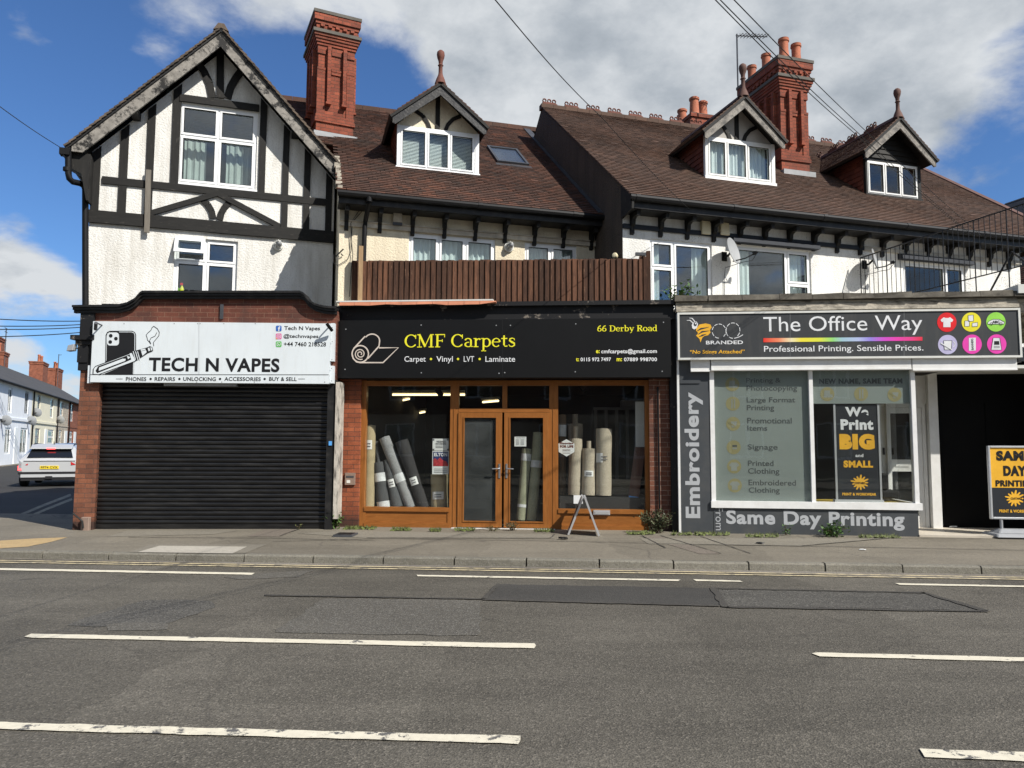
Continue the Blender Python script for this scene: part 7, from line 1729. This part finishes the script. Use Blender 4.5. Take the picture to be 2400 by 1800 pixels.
mb = MB()
for i in range(5): x = S.p(*z4(950 + i * 95, 500), -2.2)[0]; mb.box(x - .03, x + .03, 2.2, 2.24, .2, S.p(*z4(950, 350), -2.2)[1])
xa, xb = S.p(*z4(930, 400), -2.2)[0], S.p(*z4(1390, 400), -2.2)[0]; zz = S.p(*z4(1000, 350), -2.2)[1]; mb.box(xa, xb, 2.19, 2.25, zz, zz + .05)
mat('rack_grey', (.20, .20, .20), .6); mk(mb, 'upright', 'rack_grey', t, S)
mb = MB(); a = S.rect(*z4(1180, 320), *z4(1300, 262), -1.6); mb.box(a[0], a[1] + .2, 1.6, 1.9, a[2], a[3]); mk(mb, 'shelf_box', 'rack_grey', t, S)
# lit strip lights on the shop ceiling
emit_mat('tube_light', (1.0, .80, .45), 2.0); mat('batten', (.45, .42, .33), .5)
gL = 'lit strip lights on the carpet shop ceiling'
for i, (xa, xb, y, yd_, lb) in enumerate(((655, 1310, 212, 1.6, 'long lit strip light nearest the left shop window'), (700, 805, 272, 3.0, 'short lit strip light below the long one in the left window'), (1447, 1612, 290, 2.4, 'lit strip light seen through the left fanlight over the doors'), (865, 946, 388, 4.6, 'farthest small lit strip light in the left window'), (425, 545, 300, 3.6, 'lit strip light near the left jamb of the left window'))):
    q0, q1 = S.p(*z3(xa, y), -yd_), S.p(*z3(xb, y), -yd_); t = thing('strip_light', lb, 'strip light', S, ((q0[0] + q1[0]) / 2, yd_, q0[1]), gL)
    rot = (0, .0) if i == 0 else (.0, .5)
    mb = MB(); e0, e1 = Vector((q0[0], yd_ + rot[1], q0[1] + (.0 if i == 0 else -.0))), Vector((q1[0], yd_, q1[1] + (.0 if i == 0 else .12)))
    if i: e0.z = e1.z = q0[1] + .05
    mb.bar(e0 + Vector((0, 0, .06)), e1 + Vector((0, 0, .06)), .10, .05, up=(0, 0, 1)); mk(mb, 'batten', 'batten', t, S)
    mb = MB(); mb.tube([e0, e1], .02, 8); mk(mb, 'tube', 'tube_light', t, S)
def clamp(px, py, lb):
    u, z = S.p(px, py, -.35); t = thing('window_spotlight', lb, 'spotlight', S, (u, .35, z), 'black spotlights inside the carpet shop windows'); mb = MB(); mb.tube([(u - .05, .35, z + .06), (u + .03, .30, z - .05)], .05, 10); mk(mb, 'lamp_head', 'black_plastic', t, S)
    mb = MB(); mb.tube([(u, .36, z + .16), (u, .36, z + .02)], .012, 6); mk(mb, 'arm', 'black_plastic', t, S)
clamp(*z3(1085, 195), 'black spotlight hanging in the left shop window'); clamp(*z4(840, 160), 'black spotlight hanging in the right shop window')
# seat inside the print shop
mb = MB(); q0 = O.p(2080, 1168, -.75); mb.box(q0[0] - .14, q0[0] + .16, .62, 1.0, q0[1], q0[1] + .14); mb.box(q0[0] - .14, q0[0] - .02, .62, 1.0, q0[1] + .14, q0[1] + .42); mk(mb, 'chair', 'sign_black', None, O, 'black low chair inside the print shop right of the banner', 'chair', bevel=.03)

# ------------------------------------------------------------------ folding sign seen from its edge, litter, weeds
fA = Fr(1.12, 12.02, -4)
ax, az = fA.p(1368, 1163); l0 = fA.gnd(1332, 1253, .125); r0_ = fA.gnd(1404, 1256, .125)
t = thing('folding_sign', 'aluminium folding pavement sign seen edge-on in front of the right carpet shop window', 'folding sign', fA, (ax, 0, .125))
for k, (foot, lb) in enumerate(((l0, 'leg_frame'), (r0_, 'leg_frame'))):
    mb = MB(); y0, y1 = foot.y - .02, foot.y + .50; s_ = 1 if k else -1
    for y in (y0, y1): mb.bar((foot.x, y, .125), (ax + s_ * .012, y, az), .030, .03, up=(0, 1, 0))
    f = lambda k_: Vector((foot.x, 0, .125)).lerp(Vector((ax + s_ * .012, 0, az)), k_)
    for kk in (.08, .97): q = f(kk); mb.bar((q.x, y0, q.z), (q.x, y1, q.z), .03, .03, up=(0, 0, 1))
    mk(mb, lb, 'alu', t, fA)
    mb = MB(); q, w_ = f(.10), f(.96); off = s_ * .012
    mb.hexa([(q.x + off - .004, y0 + .02, q.z), (q.x + off + .004, y0 + .02, q.z), (q.x + off + .004, y1 - .02, q.z), (q.x + off - .004, y1 - .02, q.z), (w_.x + off - .004, y0 + .02, w_.z), (w_.x + off + .004, y0 + .02, w_.z), (w_.x + off + .004, y1 - .02, w_.z), (w_.x + off - .004, y1 - .02, w_.z)])
    mk(mb, 'panel', 'banner_black', t, fA)
def litter(px, py, r, m_, label, z=.125, flat=.35):
    q = WORLD.gnd(px, py, z); mb = MB(); rnd = random.Random(px)
    for i in range(5):
        c = q + Vector((rnd.uniform(-r, r) * .7, rnd.uniform(-r, r) * .4, r * flat * rnd.uniform(.3, .8))); b = len(mb.v)
        for a in range(7):
            for h in (-1, 1): mb.v.append((c.x + r * .55 * math.cos(a * .9) * rnd.uniform(.6, 1.1), c.y + r * .4 * math.sin(a * .9) * rnd.uniform(.6, 1.1), max(z + .002, c.z + h * r * flat * .5)))
        for a in range(7):
            n = (a + 1) % 7; mb.f.append((b + 2 * a, b + 2 * n, b + 2 * n + 1, b + 2 * a + 1)); mb.m.append(0)
        mb.f.append(tuple(b + 2 * a + 1 for a in range(7))); mb.m.append(0)
    return mk(mb, 'litter', m_, None, WORLD, label, 'litter', 'litter on the pavement and road edge')
litter(1320, 1263, .075, 'black_paint', 'crumpled black rag on the pavement left of the folding sign')
litter(1779, 1273, .08, 'black_paint', 'flat scrap of black rubber on the pavement before the print shop', flat=.15)
litter(2022, 1288, .06, 'paper', 'flattened white paper scrap on the pavement near the right', z=.115, flat=.08)
litter(1398, 1329, .06, 'buff', 'crumpled pale brown paper in the gutter below the folding sign', z=.004)
litter(2235, 1236, .06, 'paper', 'small white scrap on the pale lobby floor', z=.157, flat=.3)
def leafmat(name, c): return mat(name, c, .6, .35, 20, 0, 1, rnd=.45, spec=.3)
leafmat('leaf_green', (.055, .105, .022)); leafmat('leaf_grey', (.070, .080, .040)); leafmat('leaf_bright', (.065, .13, .03)); leafmat('grass_green', (.10, .12, .035)); mat('stem_brown', (.10, .075, .04), .8)
def weed(px, py, wd, ht, n, leaf, m_, label, name='weed', stems=9, z=.13, fr=WORLD, y=None, group='weeds along the shop fronts', shape=1.0):
    q = WORLD.gnd(px, py, z) if y is None else y; rnd = random.Random(int(px * 7 + py)); mb = MB()
    for s_ in range(stems):
        a = rnd.uniform(-1, 1); tip = q + Vector((a * wd / 2, rnd.uniform(-.12, .06), ht * rnd.uniform(.55, 1.0) * (1 - .35 * abs(a) * shape))); root = q + Vector((a * wd * .12, 0, 0)); mid = root.lerp(tip, .5) + Vector((-a * .03, 0, ht * .1))
        mb.tube([root, mid, tip], .004, 4, 1)
        for i in range(n // stems):
            k = rnd.uniform(.12, 1.02); c = (root.lerp(mid, k * 2) if k < .5 else mid.lerp(tip, k * 2 - 1)) + Vector((rnd.gauss(0, leaf * .9), rnd.gauss(0, leaf * .7), rnd.gauss(0, leaf * .6)))
            if c.z < z: c.z = z + rnd.uniform(0, leaf)
            d = Vector((rnd.uniform(-1, 1), rnd.uniform(-1, .5), rnd.uniform(-.3, 1))).normalized(); u = d.cross(Vector((rnd.uniform(-1, 1), rnd.uniform(-1, 1), 1))).normalized(); L = leaf * rnd.uniform(.6, 1.3); w_ = L * .28
            mb.face([c - d * L * .5, c + u * w_, c + d * L * .5, c - u * w_], 0)
    return mk(mb, name, [m_, 'stem_brown'], None, WORLD, label, 'weed', group)
weed(782, 1238, .34, .34, 300, .06, 'leaf_green', 'leafy green weed between the shutter and the left brick pier', stems=10)
weed(1540, 1249, .56, .40, 800, .045, 'leaf_grey', 'bushy grey-green weed at the foot of the right brick pier', stems=26, shape=.6)
weed(1955, 1257, .42, .24, 260, .06, 'leaf_bright', 'broad green weed under the word Printing on the low panel', stems=10)
weed(1842, 1254, .16, .17, 60, .04, 'leaf_bright', 'small upright green weed under the word Day on the low panel', stems=5)
weed(1202, 1243, .34, .16, 130, .03, 'leaf_grey', 'low dry weed at the sill of the right door', stems=14)
weed(1155, 1244, .26, .08, 90, .025, 'grass_green', 'low tuft at the meeting of the two doors', stems=10)
weed(700, 1240, .18, .10, 36, .02, 'grass_green', 'thin dry stalks at the foot of the black shutter', stems=6)
def tuft(px, py, wd, ht, n, label, m_='grass_green'):
    q = WORLD.gnd(px, py, .13); rnd = random.Random(int(px)); mb = MB()
    for i in range(n):
        x = rnd.uniform(-wd / 2, wd / 2); p = q + Vector((x, rnd.uniform(-.03, .04), 0)); h = ht * rnd.uniform(.4, 1); t_ = p + Vector((rnd.uniform(-.04, .04), rnd.uniform(-.04, .02), h)); s_ = Vector((.005, 0, 0))
        mb.face([p - s_, p + s_, t_ + s_ * .2, t_ - s_ * .2])
        if i % 2 == 0:
            c = p + Vector((rnd.uniform(-.03, .03), -.02, rnd.uniform(0, h * .6))); L = .022; mb.face([c + Vector((-L, 0, 0)), c + Vector((0, -L * .5, -L * .5)), c + Vector((L, 0, L * .3)), c + Vector((0, L * .3, L))])
    mk(mb, 'grass_tuft', m_, None, WORLD, label, 'grass tuft', 'grass tufts along the shop fronts')
for px, py, wd, n, lb in ((845, 1240, .50, 150, 'grass tuft along the foot of the left wooden panel, by the brick pier'), (940, 1243, .30, 90, 'grass tuft under the middle of the left wooden panel'), (1022, 1245, .16, 60, 'grass tuft under the right end of the left wooden panel'), (1090, 1244, .3, 80, 'grass tuft before the sill of the left door'), (1275, 1246, .3, 60, 'grass tuft right of the doors under the oak post'), (1500, 1252, .4, 110, 'grass tuft left of the bushy grey-green weed'), (1640, 1254, .9, 170, 'long grass strip at the foot of the Embroidery panel'), (1800, 1258, .3, 80, 'grass tuft under the word Same on the low panel'), (2060, 1260, .6, 110, 'grass strip under the last letters of Printing'), (1765, 1258, .2, 40, 'dry grass tuft near the word From on the low panel')):
    tuft(px, py, wd, .075, n, lb)
q = C.M @ Vector((W1[0] + .30, -.45, 3.86))
weed(1560, 700, .75, .55, 220, .07, 'leaf_bright', 'spindly green plant growing behind the parapet below the left window', 'plant', 8, 3.86, WORLD, q, group='plants on the shop roofs')
# bottles on the window sill
for i, (px, cm, lb) in enumerate(((415, 'disc_red', 'red and green spray bottle standing inside the small open window'), (426, 'ink_yellow', 'yellow bottle inside the small open window'))):
    u, z = A.p(px, 676, -.12); t = thing('bottle', lb, 'bottle', A, (u, .14, 4.02)); mb = MB(); mb.lathe([(.035, 0), (.035, .12), (.015, .16), (.012, .19)], (u, .14, z - .12), 10); mk(mb, 'body', 'disc_green' if i == 0 else 'ink_yellow', t, A, smooth=True)
    mb = MB(); mb.box(u - .03, u + .015, .12, .15, z + .06, z + .10); mk(mb, 'nozzle', 'disc_red', t, A)
# ------------------------------------------------------------------ side street terrace far behind the car
Fh = Fr(-31.5, 46.0, 112.4)
mat('paint_white', (.74, .77, .80), .85, .06, 2, .1, 20); mat('paint_cream', (.74, .70, .54), .85, .08, 2, .1, 20)
def hx(px): return Fh.p(px, 1000)[0]
EV = 5.42
hz = [(-60, 72, 'paint_white', 'white painted terraced house nearest the camera in the side street'), (72, 131, 'paint_cream', 'cream terraced house in the side street between white and stone fronts'),
      (131, 159, 'far_stone', 'pale stone terraced house in the side street'), (159, 181, 'far_brick', 'red brick terraced house in the side street next to the stone one'), (181, 215, 'far_brick', 'red brick terraced house at the far end of the side street row')]
rd = 3.6; rs = .62
def fpx(x0, y0, x1, y1): return Fh.rect(x0, y1, x1, y0)
WN = {0: [((19, 908, 28, 968), 'upvc'), ((58, 917, 67, 970), 'slate'), ((11, 1002, 24, 1064), 'upvc'), ((47, 1003, 63, 1064), 'upvc')], 1: [((88, 925, 95, 960), 'slate'), ((118, 933, 125, 980), 'upvc'), ((82, 1004, 93, 1044), 'slate'), ((112, 1007, 126, 1041), 'upvc')],
      2: [((141, 940, 148, 975), 'upvc'), ((138, 1008, 144, 1040), 'upvc')], 3: [((166, 945, 172, 988), 'upvc'), ((163, 1011, 170, 1038), 'upvc')], 4: []}
DR = {0: (32, 1002, 40, 1086), 1: (103, 1006, 108, 1075), 2: (150, 1010, 156, 1055), 3: (172, 1012, 177, 1045)}
for i, (a, b_, m_, lb) in enumerate(hz):
    u0, u1 = hx(a), hx(b_); t = thing('terraced_house', lb, 'house', Fh, ((u0 + u1) / 2, 0, .06), 'terraced houses along the side street')
    ws = [fpx(*q) for q, _ in WN[i]]; holes = [(q[0], q[1], max(q[2], .5), q[3]) for q in ws]
    mb = MB(); mb.holed([(u0 + .003, 0), (u1 - .003, 0), (u1 - .003, EV), (u0 + .003, EV)], holes, 0, 0, .15, 0)
    for q in holes: mb.room(*q, .15, 1.5, 1, .1)
    mb.face([(u0 + .003, 8, 0), (u0 + .003, 0, 0), (u0 + .003, 0, EV), (u0 + .003, rd, EV + rs * rd), (u0 + .003, 8, EV)]); mk(mb, 'wall', [m_, 'room_dark'], t, Fh)
    for (q, fm), h in zip(WN[i], holes): window(t, Fh, *h, .06, [(1, [.5])] if i else [(.5, []), (1, [])], frame='white_frame' if fm == 'upvc' else 'grey_plastic', fw=.09, sash=.05, glass='glass')
    if i in DR:
        q = fpx(*DR[i]); mb = MB(); mb.box(q[0], q[1], -.04, .02, .06, q[3]); mk(mb, 'door', 'upvc', t, Fh)
    mb = MB(); mb.box(u0 + .01, u1 - .01, -.08, .0, 2.95, 3.12) if i < 2 else mb.box(u0 + .01, u1 - .01, -.04, .0, 2.9, 3.0); mb.box(u0 + .01, u1 - .01, -.05, 0, EV - .25, EV - .1); mk(mb, 'string_course', m_, t, Fh)
    mb = MB(); V_ = Vector((0, 1, rs)).normalized(); slab(mb, Vector((u0, -.25, EV - .15)), (1, 0, 0), V_, u1 - u0 - .004, (rd + .25) * math.hypot(1, rs), .1, 0)
    mb.face([(u0, rd, EV - .15 + rs * (rd + .25)), (u1, rd, EV - .15 + rs * (rd + .25)), (u1, 8, EV), (u0, 8, EV)]); mb.tube([(u0, -.3, EV - .18), (u1 - .01, -.3, EV - .18)], .07, 6, 1); mk(mb, 'roof', ['slate', 'black_plastic'], t, Fh)
    mb = MB(); mb.tube([(u0 + .25, -.08, EV - .2), (u0 + .25, -.08, .1)], .05, 6); mk(mb, 'downpipe', 'black_plastic', t, Fh)
    for k, (xa, xb, yt, own, np) in enumerate(((-6, 8, 790, 0, 0), (7, 19, 825, 0, 0), (101, 133, 855, 1, 2), (138, 174, 872, 2, 2))):
        if own == i and xa > -20:
            yc = rd if k else rd + .6; f2 = Fh.sub(Fh.p(xa, 860, -yc)[0], yc, 0); w_ = f2.p(xb, 860)[0]; zt = f2.p((xa + xb) / 2, yt)[1]
            w_ = min(w_, 2.6); small_stack(t, f2, w_, 1.2, EV + 1.0, zt, [(w_ * .25, .5), (w_ * .75, .5)] if np else [(w_ * .5, .5)], .75, 'far_brick')
def fdish(px, py, r, lb):
    u, z = Fh.p(px, py, .5); dish(Fh, u, z, r, (.9, -.35, .25), lb, 'satellite dishes in the side street', y0=-.1, arm=(.5, -.2, -.05))
fdish(23, 986, .34, 'satellite dish on the white terraced house near its downpipe'); fdish(94, 967, .34, 'upper satellite dish on the cream terraced house'); fdish(82, 986, .34, 'lower satellite dish on the cream terraced house'); fdish(148, 984, .34, 'satellite dish on the pale stone terraced house')
u, zt = Fh.p(138, 830, -rd); t = thing('tv_aerial', 'distant television aerial beside the brick chimneys of the side street', 'aerial', Fh, (u, rd, EV + 1.5)); mb = MB(); mb.tube([(u, rd, EV + 1.5), (u, rd, zt)], .04, 5); mb.tube([(u, rd, zt - .1), (u + 1.6, rd, zt + .1)], .03, 5); mk(mb, 'pole', 'dark_lead', t, Fh)
u, zt = Fh.p(15, 770, -rd); t = thing('tv_aerial', 'distant television aerial over the nearest white terraced house', 'aerial', Fh, (u, rd, EV + 1.5)); mb = MB(); mb.tube([(u, rd, EV + 1.5), (u, rd, zt)], .04, 5); mb.tube([(u - .5, rd, zt), (u + .5, rd, zt)], .03, 5); mb.tube([(u - .4, rd, zt - .3), (u + .4, rd, zt - .3)], .03, 5); mk(mb, 'pole', 'dark_lead', t, Fh)
# wheelie bin
q = WORLD.gnd(67, 1082, .06); fB_ = Fr(q.x, q.y + 4, 22); mat('bin_blue', (.02, .07, .36), .5)
fB_ = Fr(WORLD.gnd(68, 1076, .06).x, WORLD.gnd(68, 1076, .06).y, 22); t = thing('wheelie_bin', 'blue wheelie bin on the side street pavement behind the white car', 'bin', fB_, (0, 0, .06))
mb = MB(); mb.hexa([(-.25, -.3, .1), (.25, -.3, .1), (.25, .3, .1), (-.25, .3, .1), (-.3, -.36, 1.0), (.3, -.36, 1.0), (.3, .36, 1.0), (-.3, .36, 1.0)]); mk(mb, 'body', 'bin_blue', t, fB_)
mb = MB(); mb.hexa([(-.32, -.4, 1.0), (.32, -.4, 1.0), (.32, .38, 1.0), (-.32, .38, 1.0), (-.28, -.3, 1.08), (.28, -.3, 1.08), (.28, .38, 1.1), (-.28, .38, 1.1)]); mk(mb, 'lid', 'bin_blue', t, fB_)
# ------------------------------------------------------------------ cars in the side street
mat('car_white', (.44, .45, .46), .25, .02, 2, spec=.6, coat=.6); mat('car_glass', (.008, .009, .011), .08, .1, 2, spec=.8); mat('tyre', (.014, .014, .014), .8); mat('rim', (.35, .35, .36), .35, metal=.7)
mat('car_dark', (.016, .016, .018), .5); mat('tail_red', (.40, .01, .012), .25); emit_mat('brake_light', (1.0, .06, .06), 4.0); mat('plate_yellow', (.72, .54, .04), .5); mat('car_grey', (.05, .055, .06), .25, spec=.6, coat=.5)
def car(fr, label, paint, full=True, brake=True):
    """origin under the middle of the tail; y runs forward along the car"""
    t = thing('car', label, 'car', fr, (0, 2.1, .06)); z0 = .06; fr = fr.sub(0, 0, 0); fr.M = fr.M @ Matrix.Diagonal((1, 1, .90, 1)); fr._set()
    # cross-sections along the car: (y, half width low, half width waist, half width roof, z sill, z waist, z roof)
    SEC = [(0.0, .76, .80, .70, .42, .90, .95), (.06, .86, .89, .72, .34, .98, 1.04), (.28, .90, .915, .64, .26, 1.00, 1.36), (.55, .91, .92, .63, .24, 1.0, 1.52), (1.1, .915, .92, .63, .22, .99, 1.58), (1.9, .915, .92, .62, .22, .97, 1.57), (2.5, .915, .915, .60, .22, .95, 1.48), (3.15, .91, .905, .66, .22, .93, 1.05), (3.9, .88, .87, .70, .24, .86, .90), (4.25, .70, .70, .6, .35, .70, .72)]
    mb = MB(); n = 0; rings = []
    for y, wl, ww, wr, zs, zw, zr in SEC:
        P = [(-wl * .92, zs), (-wl, zs + .12), (-ww, (zs + zw) / 2 + .05), (-ww * .985, zw), (-(wr + .03), zr - .10 if zr - zw > .15 else zr - .02), (-wr * .9, zr), (0, zr + .02), (wr * .9, zr), (wr + .03, zr - .10 if zr - zw > .15 else zr - .02), (ww * .985, zw), (ww, (zs + zw) / 2 + .05), (wl, zs + .12), (wl * .92, zs)]
        rings.append([(x, y, z0 + z) for x, z in P])
    for a, b_ in zip(rings[:-1], rings[1:]):
        for i in range(len(a) - 1):
            mb.face([a[i], a[i + 1], b_[i + 1], b_[i]], 0)
    mb.face(rings[0][::-1], 0); mb.face(rings[-1], 0)
    mk(mb, 'body', paint, t, fr, smooth=False)
    # glass
    def quad(m_, A_, B_, C_, D_, off, mi=0):
        P = [Vector(p) for p in (A_, B_, C_, D_)]; nrm = (P[1] - P[0]).cross(P[3] - P[0]).normalized(); m_.hexa([p - nrm * .01 for p in P] + [p + nrm * off for p in P], mi)
    mb = MB(); quad(mb, (-.66, .062, z0 + 1.07), (.66, .062, z0 + 1.07), (.57, .262, z0 + 1.38), (-.57, .262, z0 + 1.38), .025); mk(mb, 'rear_window', 'car_glass', t, fr)
    for s_ in (-1, 1):
        mb = MB(); P = [(s_ * .915, .75, z0 + 1.02), (s_ * .915, 2.9, z0 + .98), (s_ * .66, 2.35, z0 + 1.44), (s_ * .675, .85, z0 + 1.46)]
        quad(mb, *(P if s_ < 0 else P[::-1]), .012) ; mk(mb, 'side_window', 'car_glass', t, fr)
        mb = MB(); quad(mb, (s_ * .62 - .12 * (s_ < 0) * 0, -.002, z0 + .80), (s_ * .84, .03, z0 + .80), (s_ * .83, .05, z0 + .93), (s_ * .60, .02, z0 + .93), .02); mk(mb, 'tail_light', 'tail_red', t, fr)
        mb = MB(); quad(mb, (s_ * .80, .01, z0 + .62), (s_ * .90, .07, z0 + .62), (s_ * .90, .09, z0 + .78), (s_ * .81, .03, z0 + .78), .02); mk(mb, 'tail_light', 'brake_light' if brake else 'tail_red', t, fr)
        for yy in (.78, 3.35):
            mb = MB(); c = (s_ * .82, yy, z0 + .33); mb.lathe([(.20, -.11), (.31, -.11), (.335, -.08), (.335, .08), (.31, .11), (.20, .11)], c, 22, axis=(1, 0, 0)); w_ = mk(mb, 'wheel', 'tyre', t, fr, smooth=True)
            mb = MB(); mb.lathe([(.20, -.10), (.20, .10), (.05, .10)], c, 14, axis=(s_, 0, 0)); mk(mb, 'rim', 'rim', w_, fr)
    mb = MB(); mb.box(-.88, .88, -.02, .25, z0 + .47, z0 + .56); mb.box(-.80, .80, .0, .3, z0 + .24, z0 + .36); mb.box(-.10, .10, -.045, .0, z0 + .30, z0 + .40); mb.box(-.74, .74, -.012, .06, z0 + .945, z0 + .965); mk(mb, 'bumper', 'car_dark', t, fr)
    mb = MB(); mb.box(-.80, .80, -.03, .1, z0 + .36, z0 + .47); mk(mb, 'bumper_skin', paint, t, fr)
    mb = MB(); mb.hexa([(-.60, .12, z0 + 1.40), (.60, .12, z0 + 1.40), (.62, .42, z0 + 1.46), (-.62, .42, z0 + 1.46), (-.58, .13, z0 + 1.44), (.58, .13, z0 + 1.44), (.60, .45, z0 + 1.56), (-.60, .45, z0 + 1.56)]); mk(mb, 'spoiler', paint, t, fr)
    mb = MB(); mb.box(-.12, .12, .10, .13, z0 + 1.385, z0 + 1.43); mk(mb, 'brake_light', 'brake_light' if brake else 'tail_red', t, fr)
    mb = MB(); mb.box(-.27, .27, -.02, .0, z0 + .66, z0 + .78); pl = mk(mb, 'number_plate', 'plate_yellow', t, fr)
    if full:
        mb = MB(); mb.text('FP74 CVX', -.24, .24, z0 + .68, z0 + .76, -.024, 0, .02); mk(mb, 'plate_text', 'ink_black', pl, fr)
    mb = MB(); mb.tube([(0, .7, z0 + 1.56), (0, .62, z0 + 1.68)], .02, 6, r2=.008); mk(mb, 'aerial', 'car_dark', t, fr)
    for s_ in (-1, 1):
        mb = MB(); mb.tube([(s_ * .60, .6, z0 + 1.54), (s_ * .60, 1.0, z0 + 1.60), (s_ * .58, 2.2, z0 + 1.57)], .018, 6); mk(mb, 'roof_rail', 'car_dark', t, fr)
    return t
c0 = WORLD.gnd(112, 1141, .06); fc_ = Fr(c0.x + .02, c0.y, 23)
car(fc_, 'white car seen from behind with a lit brake light in the side street', 'car_white')
c1 = WORLD.gnd(150, 1098, .06); car(Fr(c1.x, c1.y, 23), 'dark car mostly hidden ahead of the white car in the side street', 'car_grey', False, False)

# ------------------------------------------------------------------ houses across the road behind the camera, seen only mirrored in the glass
Fo = Fr(14, -13.5, 176)
for i in range(4):
    t = thing('opposite_house', ['brick house across the road mirrored in the left windows', 'brick house across the road mirrored in the shutters and doors', 'brick house across the road mirrored in the middle windows', 'brick house across the road mirrored in the right windows'][i], 'house', Fo, (i * 8 + 3.5, 0, 0), 'houses across the road')
    f = Fo.sub(i * 8.0 - 2, 0, 0); mb = MB(); W_ = [(1.0, 2.6, .9, 2.6), (5.0, 6.6, .9, 2.6), (1.0, 2.4, 3.8, 5.2), (5.0, 6.4, 3.8, 5.2)]
    mb.holed([(0, 0), (7.99, 0), (7.99, 6.0), (0, 6.0)], W_, 0, 0, .15, 0)
    for q in W_: mb.room(*q, .15, 1.2, 1, .1)
    mk(mb, 'wall', ['brown_brick', 'room_dark'], t, f)
    for q in W_: window(t, f, *q, .05, [(.5, []), (1, [])], glass='glass')
    mb = MB(); slab(mb, Vector((0, -.4, 5.9)), (1, 0, 0), Vector((0, 1, .85)), 7.99, 6.2, .1, 0)
    for k in range(24): mb.box(k * .333, k * .333 + .22, 4.2, 4.4, 9.9, 10.08)
    mk(mb, 'roof', ['slate'], t, f)
